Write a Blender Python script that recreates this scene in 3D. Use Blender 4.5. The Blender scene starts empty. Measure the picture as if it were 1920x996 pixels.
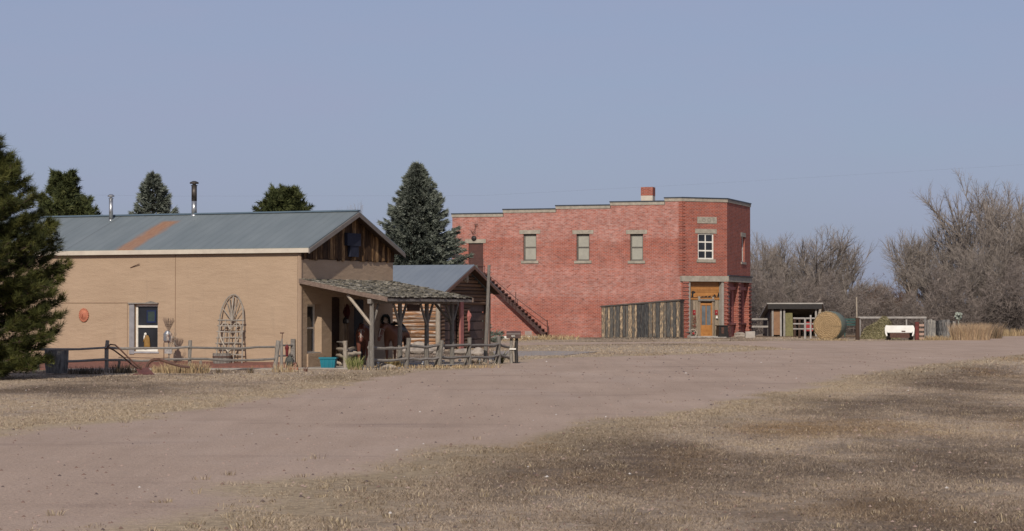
import bpy, bmesh, math, random
import numpy as np
from mathutils import Vector, Matrix

random.seed(7)
rng = np.random.default_rng(11)
SC = bpy.context.scene
COL = SC.collection
PI = math.pi

# ------------------------------------------------------------------ camera, sky, sun
FPX = 4300.0                       # focal length in pixels of the 1920 px wide photograph
CAMH = 1.7
PITCH = math.atan(84 / FPX)
cam_d = bpy.data.cameras.new('camera')
cam_d.sensor_width = 36.0
cam_d.lens = 36.0 * FPX / 1920.0
cam_d.clip_start = 0.5
cam_d.clip_end = 9000
cam = bpy.data.objects.new('camera', cam_d)
COL.objects.link(cam)
cam.location = (0, 0, CAMH)
cam.rotation_euler = (PI / 2 + PITCH, 0, 0)
SC.camera = cam

SUN_EL = math.radians(33)
SUN_TR = math.radians(9.0)         # direction in which the light travels, clockwise from +Y
sx, sy, sz = -math.sin(SUN_TR) * math.cos(SUN_EL), -math.cos(SUN_TR) * math.cos(SUN_EL), math.sin(SUN_EL)
w = bpy.data.worlds.new('World')
SC.world = w
w.use_nodes = True
nt = w.node_tree
for n in list(nt.nodes):
    nt.nodes.remove(n)
sky = nt.nodes.new('ShaderNodeTexSky')
sky.sky_type = 'NISHITA'
sky.sun_disc = False
sky.sun_elevation = SUN_EL
sky.sun_rotation = math.atan2(sx, sy)
sky.altitude = 300
sky.air_density = 0.85
sky.dust_density = 2.2
sky.ozone_density = 3.6
bg = nt.nodes.new('ShaderNodeBackground')
bg.inputs[1].default_value = 0.085
wo = nt.nodes.new('ShaderNodeOutputWorld')
tint = nt.nodes.new('ShaderNodeMixRGB')        # thin high haze: pulls the blue towards a pale lavender
tint.inputs[0].default_value = 0.62
tint.inputs[2].default_value = (3.95, 4.3, 6.05, 1)
tcw = nt.nodes.new('ShaderNodeTexCoord')
mpw = nt.nodes.new('ShaderNodeMapping')
mpw.inputs['Scale'].default_value = (2.2, 2.2, 9.0)
mpw.inputs['Rotation'].default_value = (0.0, 0.35, 0.0)
nzw = nt.nodes.new('ShaderNodeTexNoise')
nzw.inputs['Scale'].default_value = 1.6
nzw.inputs['Detail'].default_value = 6
nzw.inputs['Roughness'].default_value = 0.6
nt.links.new(tcw.outputs['Generated'], mpw.inputs[0])
nt.links.new(mpw.outputs[0], nzw.inputs['Vector'])
rgw = nt.nodes.new('ShaderNodeMapRange')
rgw.inputs['From Min'].default_value = 0.3
rgw.inputs['From Max'].default_value = 0.7
rgw.inputs['To Min'].default_value = 0.52
rgw.inputs['To Max'].default_value = 0.85
nt.links.new(nzw.outputs['Fac'], rgw.inputs['Value'])
nt.links.new(rgw.outputs[0], tint.inputs[0])
nt.links.new(sky.outputs[0], tint.inputs[1])
nt.links.new(tint.outputs[0], bg.inputs[0])
nt.links.new(bg.outputs[0], wo.inputs[0])

sun_d = bpy.data.lights.new('sun', 'SUN')
sun_d.energy = 3.7
sun_d.angle = math.radians(0.55)
sun_d.color = (1.0, 0.92, 0.81)
sun = bpy.data.objects.new('sun', sun_d)
COL.objects.link(sun)
sun.rotation_euler = Vector((sx, sy, sz)).to_track_quat('Z', 'Y').to_euler()

SC.view_settings.view_transform = 'Standard'
SC.view_settings.look = 'None'
SC.view_settings.exposure = 0.0
SC.view_settings.gamma = 1.0
SC.view_settings.use_curve_mapping = False
SC.cycles.max_bounces = 6
SC.cycles.transparent_max_bounces = 6

# ------------------------------------------------------------------ projection helpers
_F = Vector((0, math.cos(PITCH), math.sin(PITCH)))
_U = Vector((0, -math.sin(PITCH), math.cos(PITCH)))
CAM = Vector((0, 0, CAMH))


def ray(px, py):
    return Vector((1, 0, 0)) * ((px - 960) / FPX) + _U * ((498 - py) / FPX) + _F


def G(px, py, z=0.0):
    d = ray(px, py)
    return CAM + d * ((z - CAMH) / d.z)


def P(px, py, Y):
    d = ray(px, py)
    return CAM + d * (Y / d.y)


class Frame:
    def __init__(s, O, az, side=1):
        """S runs at azimuth az (degrees, clockwise from +Y); N is 90 degrees from it (side=1: clockwise)."""
        a = math.radians(az)
        s.O = Vector((O[0], O[1], O[2] if len(O) > 2 else 0))
        s.S = Vector((math.sin(a), math.cos(a), 0))
        b = a + side * PI / 2
        s.N = Vector((math.sin(b), math.cos(b), 0))

    def w(s, a, o, z):
        return s.O + s.S * a + s.N * o + Vector((0, 0, z))

    def at(s, px, py, o=0.0):
        d = ray(px, py)
        n = s.N
        p0 = s.O + n * o
        t = (p0 - CAM).dot(n) / d.dot(n)
        q = CAM + d * t
        return (q - s.O).dot(s.S), q.z - s.O.z

    def sh(s, a, o, z=0):
        f = Frame((0, 0, 0), 0)
        f.S, f.N = s.S.copy(), s.N.copy()
        f.O = s.w(a, o, z)
        return f


W = Frame((0, 0, 0), 90, -1)        # S = +X, N = +Y


def text_mesh(name, body, size, mat, parent, loc, rotz):
    cu = bpy.data.curves.new(name, 'FONT')
    cu.body = body
    cu.size = size
    cu.align_x = 'CENTER'
    cu.extrude = 0.003
    tmp = bpy.data.objects.new('tmp_text', cu)
    COL.objects.link(tmp)
    dg = bpy.context.evaluated_depsgraph_get()
    dg.update()
    me = bpy.data.meshes.new_from_object(tmp.evaluated_get(dg))
    bpy.data.objects.remove(tmp)
    me.name = name
    me.materials.clear()
    me.materials.append(mat)
    o = bpy.data.objects.new(name, me)
    COL.objects.link(o)
    o.parent = parent
    o.location = loc
    o.rotation_euler = (PI / 2, 0, rotz)
    return o


def WF(p):
    f = Frame(p, 90, -1)
    return f


# ------------------------------------------------------------------ mesh builder
class MB:
    def __init__(s):
        s.v, s.f, s.tc, s.rn = [], [], [], []
        s.sm = False

    def add(s, vs, fs, tc=None, r=None):
        b = len(s.v)
        if r is None:
            r = random.random()
        s.v += [tuple(q) for q in vs]
        s.tc += [tuple(q) for q in (tc if tc is not None else vs)]
        s.rn += [r] * len(vs)
        s.f += [tuple(i + b for i in q) for q in fs]

    def box(s, F, a0, a1, o0, o1, z0, z1, r=None, j=0.0):
        c = [(a, o, z) for z in (z0, z1) for o in (o0, o1) for a in (a0, a1)]
        if j:
            c = [tuple(q + random.uniform(-j, j) for q in p) for p in c]
        off = random.uniform(0, 50) if j else 0
        s.add([F.w(*q) for q in c], [(0, 1, 3, 2), (4, 6, 7, 5), (0, 4, 5, 1), (2, 3, 7, 6), (0, 2, 6, 4), (1, 5, 7, 3)],
              [(q[0] + off, q[1], q[2] + off) for q in c], r)

    def prism(s, F, pts, o0, o1, r=None, tc=None):
        n = len(pts)
        c = [(a, o0, z) for a, z in pts] + [(a, o1, z) for a, z in pts]
        fs = [tuple(range(n)), tuple(range(2 * n - 1, n - 1, -1))]
        fs += [(i, (i + 1) % n + 0, (i + 1) % n + n, i + n) for i in range(n)]
        s.add([F.w(*q) for q in c], fs, c, r)

    def tube(s, pts, rad, n=6, r=None, cap=True, squash=None):
        pts = [Vector(p) for p in pts]
        if not hasattr(rad, '__len__'):
            rad = [rad] * len(pts)
        vs, tc, fs = [], [], []
        L = 0
        off = random.uniform(0, 20)
        ref = None
        for i, p in enumerate(pts):
            d = (pts[min(i + 1, len(pts) - 1)] - pts[max(i - 1, 0)])
            if d.length < 1e-9:
                d = Vector((0, 0, 1))
            d.normalize()
            if ref is None:
                ref = Vector((0, 0, 1)) if abs(d.z) < 0.9 else Vector((1, 0, 0))
            x = d.cross(ref)
            if x.length < 1e-4:
                x = d.cross(Vector((0.3, 1, 0.2)))
            x.normalize()
            y = d.cross(x).normalized()
            ref = -y if False else ref
            if i:
                L += (p - pts[i - 1]).length
            for k in range(n):
                a = 2 * PI * k / n
                vs.append(p + x * (rad[i] * math.cos(a)) + y * (rad[i] * math.sin(a)))
                tc.append((L + off, rad[i] * math.cos(a) * 2, rad[i] * math.sin(a) * 2))
        for i in range(len(pts) - 1):
            for k in range(n):
                k2 = (k + 1) % n
                fs.append((i * n + k, i * n + k2, (i + 1) * n + k2, (i + 1) * n + k))
        if cap:
            fs.append(tuple(range(n - 1, -1, -1)))
            m = (len(pts) - 1) * n
            fs.append(tuple(range(m, m + n)))
        s.add(vs, fs, tc, r)

    def lathe(s, c, prof, n=20, r=None, axis='Z', F=None, sxy=(1, 1)):
        c = Vector(c)
        vs, fs, tc = [], [], []
        for (rr, z) in prof:
            for k in range(n):
                a = 2 * PI * k / n
                q = Vector((rr * math.cos(a) * sxy[0], rr * math.sin(a) * sxy[1], z))
                tc.append((a * max(prof[0][0], 0.05), rr, z))
                if F is not None:            # lathe axis along F.N
                    q = F.S * q.x + Vector((0, 0, 1)) * q.y + F.N * q.z
                vs.append(c + q)
        for i in range(len(prof) - 1):
            for k in range(n):
                k2 = (k + 1) % n
                fs.append((i * n + k, i * n + k2, (i + 1) * n + k2, (i + 1) * n + k))
        fs.append(tuple(range(n - 1, -1, -1)))
        m = (len(prof) - 1) * n
        fs.append(tuple(range(m, m + n)))
        s.add(vs, fs, tc, r)

    def blob(s, c, rad, sub=2, noise=0.15, r=None):
        bm = bmesh.new()
        bmesh.ops.create_icosphere(bm, subdivisions=sub, radius=1)
        vs = []
        ph = [random.uniform(0, 6) for _ in range(3)]
        for v in bm.verts:
            q = v.co
            k = 1 + noise * (math.sin(q.x * 3.1 + ph[0]) + math.sin(q.y * 3.7 + ph[1]) + math.sin(q.z * 4.3 + ph[2])) / 1.7
            vs.append(Vector((q.x * rad[0] * k, q.y * rad[1] * k, q.z * rad[2] * k)) + Vector(c))
        fs = [tuple(v.index for v in f.verts) for f in bm.faces]
        bm.free()
        s.add(vs, fs, None, r)

    def wall(s, F, a0, a1, z0, z1, holes=(), depth=0.2, o=0.0, zt=None):
        """A wall face with real openings and reveals."""
        A = sorted({a0, a1, *[min(max(h[0], a0), a1) for h in holes], *[min(max(h[1], a0), a1) for h in holes]})
        Z = sorted({z0, z1, *[min(max(h[2], z0), z1) for h in holes], *[min(max(h[3], z0), z1) for h in holes]})
        for i in range(len(A) - 1):
            for k in range(len(Z) - 1):
                ca, cz = (A[i] + A[i + 1]) / 2, (Z[k] + Z[k + 1]) / 2
                if any(h[0] < ca < h[1] and h[2] < cz < h[3] for h in holes):
                    continue
                c = [(A[i], o, Z[k]), (A[i + 1], o, Z[k]), (A[i + 1], o, Z[k + 1]), (A[i], o, Z[k + 1])]
                s.add([F.w(*q) for q in c], [(0, 1, 2, 3)], c, 0.5)
        for h in holes:
            c = [(h[0], h[2]), (h[1], h[2]), (h[1], h[3]), (h[0], h[3])]
            cc = [(q[0], o, q[1]) for q in c] + [(q[0], o - depth, q[1]) for q in c]
            s.add([F.w(*q) for q in cc], [(i, (i + 1) % 4, (i + 1) % 4 + 4, i + 4) for i in range(4)],
                  [(q[0] + q[1], q[1], q[2]) for q in cc], 0.5)

    def build(s, name, mat, parent=None, loc=None, smooth=False):
        me = bpy.data.meshes.new(name)
        base = Vector((0, 0, 0))
        if parent is not None:
            base = world_base(parent)
        elif loc is not None:
            base = Vector(loc)
        v = np.array(s.v, dtype=np.float64).reshape(-1, 3) - np.array(base)
        me.from_pydata(v.tolist(), [], s.f)
        a = me.attributes.new('tc', 'FLOAT_VECTOR', 'POINT')
        a.data.foreach_set('vector', np.array(s.tc, dtype=np.float32).ravel())
        a = me.attributes.new('rnd', 'FLOAT', 'POINT')
        a.data.foreach_set('value', np.array(s.rn, dtype=np.float32))
        if smooth or s.sm:
            me.polygons.foreach_set('use_smooth', [True] * len(me.polygons))
        me.materials.append(mat)
        me.update()
        o = bpy.data.objects.new(name, me)
        COL.objects.link(o)
        if parent is not None:
            o.parent = parent
        elif loc is not None:
            o.location = base
        return o


def world_base(o):
    b = Vector((0, 0, 0))
    while o is not None:
        b += o.location
        o = o.parent
    return b


def npmesh(name, v, f, mat, parent=None, loc=None, rnd=None, colr=None, smooth=False):
    """v (n,3), f (m,k) arrays; fast path for foliage."""
    base = world_base(parent) if parent is not None else Vector(loc or (0, 0, 0))
    v = np.asarray(v, dtype=np.float32) - np.array(base, dtype=np.float32)
    f = np.asarray(f, dtype=np.int32)
    m, k = f.shape
    me = bpy.data.meshes.new(name)
    me.vertices.add(len(v))
    me.vertices.foreach_set('co', v.ravel())
    me.loops.add(m * k)
    me.loops.foreach_set('vertex_index', f.ravel())
    me.polygons.add(m)
    me.polygons.foreach_set('loop_start', np.arange(0, m * k, k, dtype=np.int32))
    try:
        me.polygons.foreach_set('loop_total', np.full(m, k, dtype=np.int32))
    except Exception:
        pass
    if rnd is not None:
        a = me.attributes.new('rnd', 'FLOAT', 'POINT')
        a.data.foreach_set('value', np.asarray(rnd, dtype=np.float32))
    if colr is not None:
        a = me.attributes.new('bc', 'FLOAT_COLOR', 'POINT')
        a.data.foreach_set('color', np.asarray(colr, dtype=np.float32).ravel())
    a = me.attributes.new('tc', 'FLOAT_VECTOR', 'POINT')
    a.data.foreach_set('vector', v.ravel())
    me.materials.append(mat)
    me.update(calc_edges=True)
    me.validate()
    o = bpy.data.objects.new(name, me)
    COL.objects.link(o)
    if parent is not None:
        o.parent = parent
    elif loc is not None:
        o.location = base
    return o


def tag(o, label=None, cat=None, group=None, kind=None):
    if label: o['label'] = label
    if cat: o['category'] = cat
    if group: o['group'] = group
    if kind: o['kind'] = kind
    return o


def thing(name, label, cat, loc, group=None):
    o = bpy.data.objects.new(name, None)
    o.empty_display_size = 0.2
    COL.objects.link(o)
    o.location = Vector(loc)
    return tag(o, label, cat, group)


def copy_tree(o, parent=None):
    c = o.copy()
    COL.objects.link(c)
    c.parent = parent
    for ch in list(o.children):
        copy_tree(ch, c)
    return c


# ------------------------------------------------------------------ materials
def new_mat(name):
    m = bpy.data.materials.new(name)
    m.use_nodes = True
    t = m.node_tree
    for n in list(t.nodes):
        t.nodes.remove(n)
    out = t.nodes.new('ShaderNodeOutputMaterial')
    b = t.nodes.new('ShaderNodeBsdfPrincipled')
    t.links.new(b.outputs[0], out.inputs[0])
    return m, t, b


def N(t, kind, **kw):
    n = t.nodes.new('ShaderNode' + kind)
    for k, v in kw.items():
        setattr(n, k, v)
    return n


def L(t, a, b):
    t.links.new(a, b)


def attr(t, name):
    n = N(t, 'Attribute', attribute_name=name)
    return n


def mapping(t, src, sc=(1, 1, 1), loc=(0, 0, 0), rot=(0, 0, 0)):
    n = N(t, 'Mapping')
    n.inputs['Scale'].default_value = sc
    n.inputs['Location'].default_value = loc
    n.inputs['Rotation'].default_value = rot
    L(t, src, n.inputs[0])
    return n.outputs[0]


def noise(t, src, scale, detail=4, rough=0.55, dist=0):
    n = N(t, 'TexNoise')
    n.inputs['Scale'].default_value = scale
    n.inputs['Detail'].default_value = detail
    n.inputs['Roughness'].default_value = rough
    n.inputs['Distortion'].default_value = dist
    L(t, src, n.inputs['Vector'])
    return n.outputs['Fac']


def ramp(t, src, stops, interp='LINEAR'):
    n = N(t, 'ValToRGB')
    cr = n.color_ramp
    cr.interpolation = interp
    while len(cr.elements) > 1:
        cr.elements.remove(cr.elements[-1])
    for i, (p, c) in enumerate(stops):
        e = cr.elements[0] if i == 0 else cr.elements.new(p)
        e.position = p
        if not hasattr(c, '__len__'):
            c = (c, c, c)
        e.color = (c[0], c[1], c[2], 1)
    L(t, src, n.inputs[0])
    return n.outputs[0]


def mix(t, fac, a, b, mode='MIX'):
    n = N(t, 'MixRGB', blend_type=mode)
    for i, q in ((0, fac), (1, a), (2, b)):
        if isinstance(q, (int, float)):
            n.inputs[i].default_value = q if i == 0 else (q, q, q, 1)
        elif hasattr(q, '__len__'):
            n.inputs[i].default_value = (q[0], q[1], q[2], 1)
        else:
            L(t, q, n.inputs[i])
    return n.outputs[0]


def math_(t, op, a, b=None, c=None, clamp=False):
    n = N(t, 'Math', operation=op, use_clamp=clamp)
    for i, q in enumerate((a, b, c)):
        if q is None:
            continue
        if isinstance(q, (int, float)):
            n.inputs[i].default_value = q
        else:
            L(t, q, n.inputs[i])
    return n.outputs[0]


def bump(t, b, h, strength=0.3, dist=0.02):
    n = N(t, 'Bump')
    n.inputs['Strength'].default_value = strength
    n.inputs['Distance'].default_value = dist
    L(t, h, n.inputs['Height'])
    L(t, n.outputs[0], b.inputs['Normal'])


def sep(t, src):
    n = N(t, 'SeparateXYZ')
    L(t, src, n.inputs[0])
    return n.outputs


def M(name, c1, c2=None, scale=6, rough=0.8, metal=0.0, bmp=0.25, stretch=(1, 1, 1), var=0.15, dist=0.01, c3=None, c3amt=0.5,
      spec=0.3):
    """general procedural material: two colours mixed by noise, brightness varied per piece, fine bump"""
    m, t, b = new_mat(name)
    tc = attr(t, 'tc').outputs['Vector']
    v = mapping(t, tc, stretch)
    if c2 is None:
        c2 = tuple(q * 0.72 for q in c1)
    f = ramp(t, noise(t, v, scale, 6, 0.6), [(0.34, 0), (0.66, 1)])
    c = mix(t, f, c1, c2)
    if c3 is not None:
        f3 = ramp(t, noise(t, v, scale * 0.4, 5, 0.65), [(c3amt, 0), (c3amt + 0.08, 1)])
        c = mix(t, f3, c, c3)
    r = attr(t, 'rnd').outputs['Fac']
    k = math_(t, 'MULTIPLY_ADD', r, 2 * var, 1 - var)
    c = mix(t, 1.0, c, k, 'MULTIPLY')
    L(t, c, b.inputs['Base Color'])
    b.inputs['Roughness'].default_value = rough
    b.inputs['Metallic'].default_value = metal
    b.inputs['Specular IOR Level'].default_value = spec
    if bmp:
        bump(t, b, noise(t, v, scale * 3, 5, 0.6), bmp, dist)
    return m


GREYWOOD = M('weathered_grey_wood', (0.26, 0.235, 0.21), (0.13, 0.115, 0.10), 9, 0.9, stretch=(1, 5, 5), bmp=0.5, var=0.2)
POSTWOOD = M('weathered_post_wood', (0.27, 0.245, 0.215), (0.12, 0.105, 0.09), 7, 0.9, stretch=(1, 6, 6), bmp=0.6, var=0.2, dist=0.02)
PALEWOOD = M('pale_driftwood', (0.42, 0.36, 0.29), (0.22, 0.18, 0.14), 7, 0.85, stretch=(1, 5, 5), bmp=0.5)
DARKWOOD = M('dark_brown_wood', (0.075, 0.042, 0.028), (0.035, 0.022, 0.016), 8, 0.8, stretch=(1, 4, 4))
BARGE = M('brown_painted_barge_board', (0.16, 0.085, 0.06), (0.10, 0.055, 0.04), 5, 0.7)
TRIM = M('cream_fascia_paint', (0.55, 0.49, 0.40), (0.46, 0.40, 0.33), 3, 0.6, bmp=0.1, var=0.05)
WHITE = M('white_paint', (0.76, 0.73, 0.66), (0.62, 0.59, 0.52), 6, 0.5, bmp=0.1, var=0.04)
ENAMEL = M('white_enamel', (0.80, 0.79, 0.75), (0.68, 0.66, 0.61), 2, 0.35, bmp=0.05, var=0.03, c3=(0.32, 0.2, 0.13), c3amt=0.68, spec=0.5)
STONE = M('sandstone_trim', (0.36, 0.32, 0.26), (0.24, 0.215, 0.175), 4, 0.9, bmp=0.4, var=0.1, dist=0.03)
CONC = M('concrete', (0.40, 0.36, 0.32), (0.29, 0.26, 0.225), 3, 0.9, bmp=0.3)
BLACK = M('black_metal', (0.018, 0.016, 0.016), (0.03, 0.025, 0.022), 8, 0.5, bmp=0.1)
IRON = M('rusty_iron', (0.11, 0.052, 0.036), (0.055, 0.03, 0.024), 10, 0.8, bmp=0.3)
STAIRM = M('oxide_brown_stair_steel', (0.075, 0.03, 0.022), (0.045, 0.02, 0.017), 6, 0.65, bmp=0.2, spec=0.5)
GALV = M('galvanised_steel', (0.5, 0.5, 0.5), (0.3, 0.3, 0.3), 8, 0.35, 0.85, bmp=0.05)
SOOT = M('sooty_steel', (0.10, 0.085, 0.075), (0.04, 0.035, 0.03), 6, 0.5, 0.6, bmp=0.1)
FLASH = M('dark_flashing', (0.045, 0.055, 0.07), (0.03, 0.035, 0.045), 4, 0.5, bmp=0.1)
TEAL = M('teal_plastic', (0.008, 0.16, 0.21), (0.006, 0.13, 0.175), 3, 0.45, bmp=0.03, var=0.03, spec=0.4)
BLUE = M('blue_cloth', (0.03, 0.17, 0.5), (0.02, 0.1, 0.35), 14, 0.8)
REDP = M('red_paint', (0.33, 0.028, 0.03), (0.2, 0.02, 0.022), 6, 0.6)
PINKP = M('faded_red_paint', (0.36, 0.135, 0.115), (0.27, 0.1, 0.085), 4, 0.7)
BROWND = M('brown_door_paint', (0.085, 0.035, 0.028), (0.06, 0.026, 0.022), 5, 0.65, bmp=0.1)
BROWNG = M('brown_garage_door', (0.095, 0.06, 0.05), (0.07, 0.045, 0.038), 5, 0.65, bmp=0.1)
ORANGE = M('varnished_pine', (0.42, 0.19, 0.055), (0.31, 0.13, 0.035), 5, 0.5, stretch=(1, 3, 0.8), bmp=0.1, spec=0.5)
TERRA = M('terracotta', (0.46, 0.17, 0.10), (0.35, 0.13, 0.08), 12, 0.85)
BLIND = M('closed_blind', (0.34, 0.33, 0.28), (0.29, 0.28, 0.24), 3, 0.9, bmp=0.05)
HORSE = M('bay_horse_coat', (0.20, 0.078, 0.042), (0.13, 0.052, 0.03), 3, 0.55, bmp=0.1, spec=0.4)
HORSE2 = M('chestnut_horse_coat', (0.18, 0.058, 0.035), (0.12, 0.042, 0.028), 3, 0.55, bmp=0.1, spec=0.4)
LEATHER = M('black_leather', (0.02, 0.016, 0.014), (0.03, 0.022, 0.018), 6, 0.45, spec=0.5)
BARK = M('conifer_bark', (0.09, 0.06, 0.045), (0.05, 0.035, 0.028), 6, 0.95, bmp=0.6)
TWIG = M('bare_twigs', (0.265, 0.225, 0.192), (0.175, 0.148, 0.127), 0.8, 0.95, bmp=0.0, var=0.35)
LIMB = M('bare_limbs', (0.25, 0.215, 0.185), (0.14, 0.115, 0.10), 3, 0.95, bmp=0.4)
WIREG = M('grey_wire', (0.12, 0.125, 0.14), None, 3, 0.7, bmp=0)
GREENP = M('green_gate_paint', (0.03, 0.075, 0.065), (0.025, 0.06, 0.055), 4, 0.6)
SOIL = M('mulch', (0.24, 0.10, 0.075), (0.13, 0.065, 0.05), 9, 0.95, bmp=0.8, dist=0.04)
CHINK = M('lime_chinking', (0.33, 0.28, 0.23), (0.23, 0.19, 0.16), 8, 0.95)
ROCK = M('field_stone', (0.34, 0.29, 0.24), (0.2, 0.17, 0.145), 3, 0.95, bmp=0.5, dist=0.05)


def glass_mat(name, c=(0.012, 0.013, 0.016), rough=0.08):
    m, t, b = new_mat(name)
    tc = attr(t, 'tc').outputs['Vector']
    f = ramp(t, noise(t, tc, 1.5, 2), [(0.3, c), (0.7, tuple(q * 1.8 + 0.004 for q in c))])
    L(t, f, b.inputs['Base Color'])
    b.inputs['Roughness'].default_value = rough
    b.inputs['Specular IOR Level'].default_value = 0.5
    return m


GLASS = glass_mat('dark_window_glass')
GLASSG = glass_mat('grey_curtained_glass', (0.10, 0.11, 0.115), 0.15)


def leaf_mat(name, c1, c2, c3=None, rough=0.75):
    m, t, b = new_mat(name)
    r = attr(t, 'rnd').outputs['Fac']
    tc = attr(t, 'tc').outputs['Vector']
    stops = [(0.0, c1), (0.75, c2)] + ([(1.0, c3)] if c3 else [])
    c = ramp(t, r, stops)
    k = ramp(t, noise(t, tc, 1.1, 3), [(0.3, 0.75), (0.7, 1.25)])
    c = mix(t, 1.0, c, k, 'MULTIPLY')
    L(t, c, b.inputs['Base Color'])
    b.inputs['Roughness'].default_value = rough
    b.inputs['Specular IOR Level'].default_value = 0.25
    return m


PINEN = leaf_mat('pine_needles', (0.02, 0.028, 0.008), (0.075, 0.078, 0.018), (0.15, 0.14, 0.04))
PINEF = leaf_mat('far_pine_needles', (0.026, 0.036, 0.013), (0.075, 0.085, 0.028), (0.12, 0.122, 0.042))
SPRUCE = leaf_mat('blue_spruce_needles', (0.08, 0.094, 0.074), (0.18, 0.198, 0.16), (0.34, 0.355, 0.30))
BCM, t_, b_ = new_mat('dry_blades')
_c = attr(t_, 'bc')
L(t_, _c.outputs['Color'], b_.inputs['Base Color'])
b_.inputs['Roughness'].default_value = 0.9
b_.inputs['Specular IOR Level'].default_value = 0.15


def stucco_mat():
    m, t, b = new_mat('tan_adobe_stucco')
    tc = attr(t, 'tc').outputs['Vector']
    base = mix(t, ramp(t, noise(t, mapping(t, tc, (0.7, 1, 2.0)), 1.2, 6, 0.6), [(0.3, 0), (0.7, 1)]),
               (0.400, 0.292, 0.203), (0.352, 0.254, 0.175))
    streak = ramp(t, noise(t, mapping(t, tc, (0.5, 1, 5)), 2.5, 5, 0.6), [(0.56, 0), (0.75, 0.45)])
    base = mix(t, streak, base, (0.27, 0.2, 0.14))
    stain = ramp(t, noise(t, mapping(t, tc, (2.2, 1, 0.25)), 1.6, 6, 0.7), [(0.55, 0), (0.75, 0.35)])
    base = mix(t, stain, base, (0.27, 0.205, 0.15))
    zz_ = sep(t, tc)[2]
    low = ramp(t, math_(t, 'ADD', zz_, math_(t, 'MULTIPLY', noise(t, tc, 3, 5, 0.7), 0.5)), [(0.25, 0.5), (0.62, 0)])
    base = mix(t, low, base, (0.27, 0.19, 0.14))
    fine = noise(t, tc, 34, 4, 0.6)
    base = mix(t, 1.0, base, ramp(t, fine, [(0.3, 0.93), (0.7, 1.07)]), 'MULTIPLY')
    L(t, base, b.inputs['Base Color'])
    b.inputs['Roughness'].default_value = 0.95
    b.inputs['Specular IOR Level'].default_value = 0.1
    h = mix(t, 0.3, noise(t, mapping(t, tc, (1, 1, 3)), 2.5, 5, 0.55), fine)
    bump(t, b, h, 0.55, 0.05)
    return m


STUCCO = stucco_mat()


def brick_mat(name, faded=True, warm=1.0):
    m, t, b = new_mat(name)
    tc = attr(t, 'tc').outputs['Vector']
    x, y, z = sep(t, tc)
    cmb = N(t, 'CombineXYZ')
    L(t, math_(t, 'ADD', x, y), cmb.inputs[0])
    L(t, z, cmb.inputs[1])
    br = N(t, 'TexBrick')
    br.inputs['Scale'].default_value = 1.0
    br.inputs['Brick Width'].default_value = 0.24
    br.inputs['Row Height'].default_value = 0.085
    br.inputs['Mortar Size'].default_value = 0.012
    br.inputs['Mortar Smooth'].default_value = 0.3
    br.inputs['Bias'].default_value = -0.1
    br.inputs['Color1'].default_value = (0.345 * warm, 0.086, 0.050, 1)
    br.inputs['Color2'].default_value = (0.225 * warm, 0.062, 0.044, 1)
    br.inputs['Mortar'].default_value = (0.32, 0.205, 0.175, 1)
    L(t, cmb.outputs[0], br.inputs['Vector'])
    c = br.outputs['Color']
    if faded:
        # old flaked limewash: present in uneven horizontal zones (a function of height on the wall) and blotches
        nz = math_(t, 'MULTIPLY_ADD', noise(t, mapping(t, tc, (0.35, 1, 1.0)), 0.9, 6, 0.65), 1.6, -0.8)
        zz = math_(t, 'DIVIDE', math_(t, 'ADD', z, nz), 9.0)
        zone = ramp(t, zz, [(0.0, 0.15), (0.17, 0.08), (0.24, 0.22), (0.33, 0.62), (0.47, 0.60), (0.53, 0.25), (0.59, 0.05), (0.675, 0.03), (0.69, 0.62),
                            (0.80, 0.78), (1.0, 0.7)])
        patch = ramp(t, noise(t, mapping(t, tc, (0.5, 1, 1.3)), 0.55, 6, 0.6), [(0.42, 0.0), (0.62, 0.16)])
        per = ramp(t, noise(t, mapping(t, tc, (3.3, 1, 9)), 1.0, 2, 0.5), [(0.38, 0.25), (0.62, 1.0)])
        f = math_(t, 'MULTIPLY', math_(t, 'ADD', zone, patch, clamp=True), per)
        f = math_(t, 'MULTIPLY', f, 0.54)
        c = mix(t, f, c, (0.50, 0.325, 0.29))
        big = ramp(t, noise(t, mapping(t, tc, (0.25, 1, 0.6), loc=(3, 0, 2)), 1.0, 5, 0.65), [(0.50, 0), (0.66, 0.3)])
        c = mix(t, math_(t, 'MULTIPLY', big, per), c, (0.46, 0.32, 0.28))
        ph = ramp(t, noise(t, mapping(t, tc, (0.8, 1, 0.3)), 3.0, 5, 0.7), [(0.66, 0), (0.74, 0.5)])
        c = mix(t, ph, c, (0.52, 0.40, 0.34))
    k = ramp(t, noise(t, mapping(t, tc, (1, 1, 1.0)), 1.3, 6, 0.65), [(0.3, 0.80), (0.7, 1.15)])
    c = mix(t, 1.0, c, k, 'MULTIPLY')
    dark = ramp(t, noise(t, mapping(t, tc, (3.3, 1, 9.5)), 1.3, 1, 0.5), [(0.62, 1.0), (0.70, 0.6)])
    c = mix(t, 1.0, c, dark, 'MULTIPLY')
    L(t, c, b.inputs['Base Color'])
    b.inputs['Roughness'].default_value = 0.92
    b.inputs['Specular IOR Level'].default_value = 0.15
    bump(t, b, br.outputs['Fac'], -0.5, 0.01)
    return m


BRICK = brick_mat('limewashed_red_brick')
BRICKR = brick_mat('red_face_brick', False, 1.0)


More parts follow.
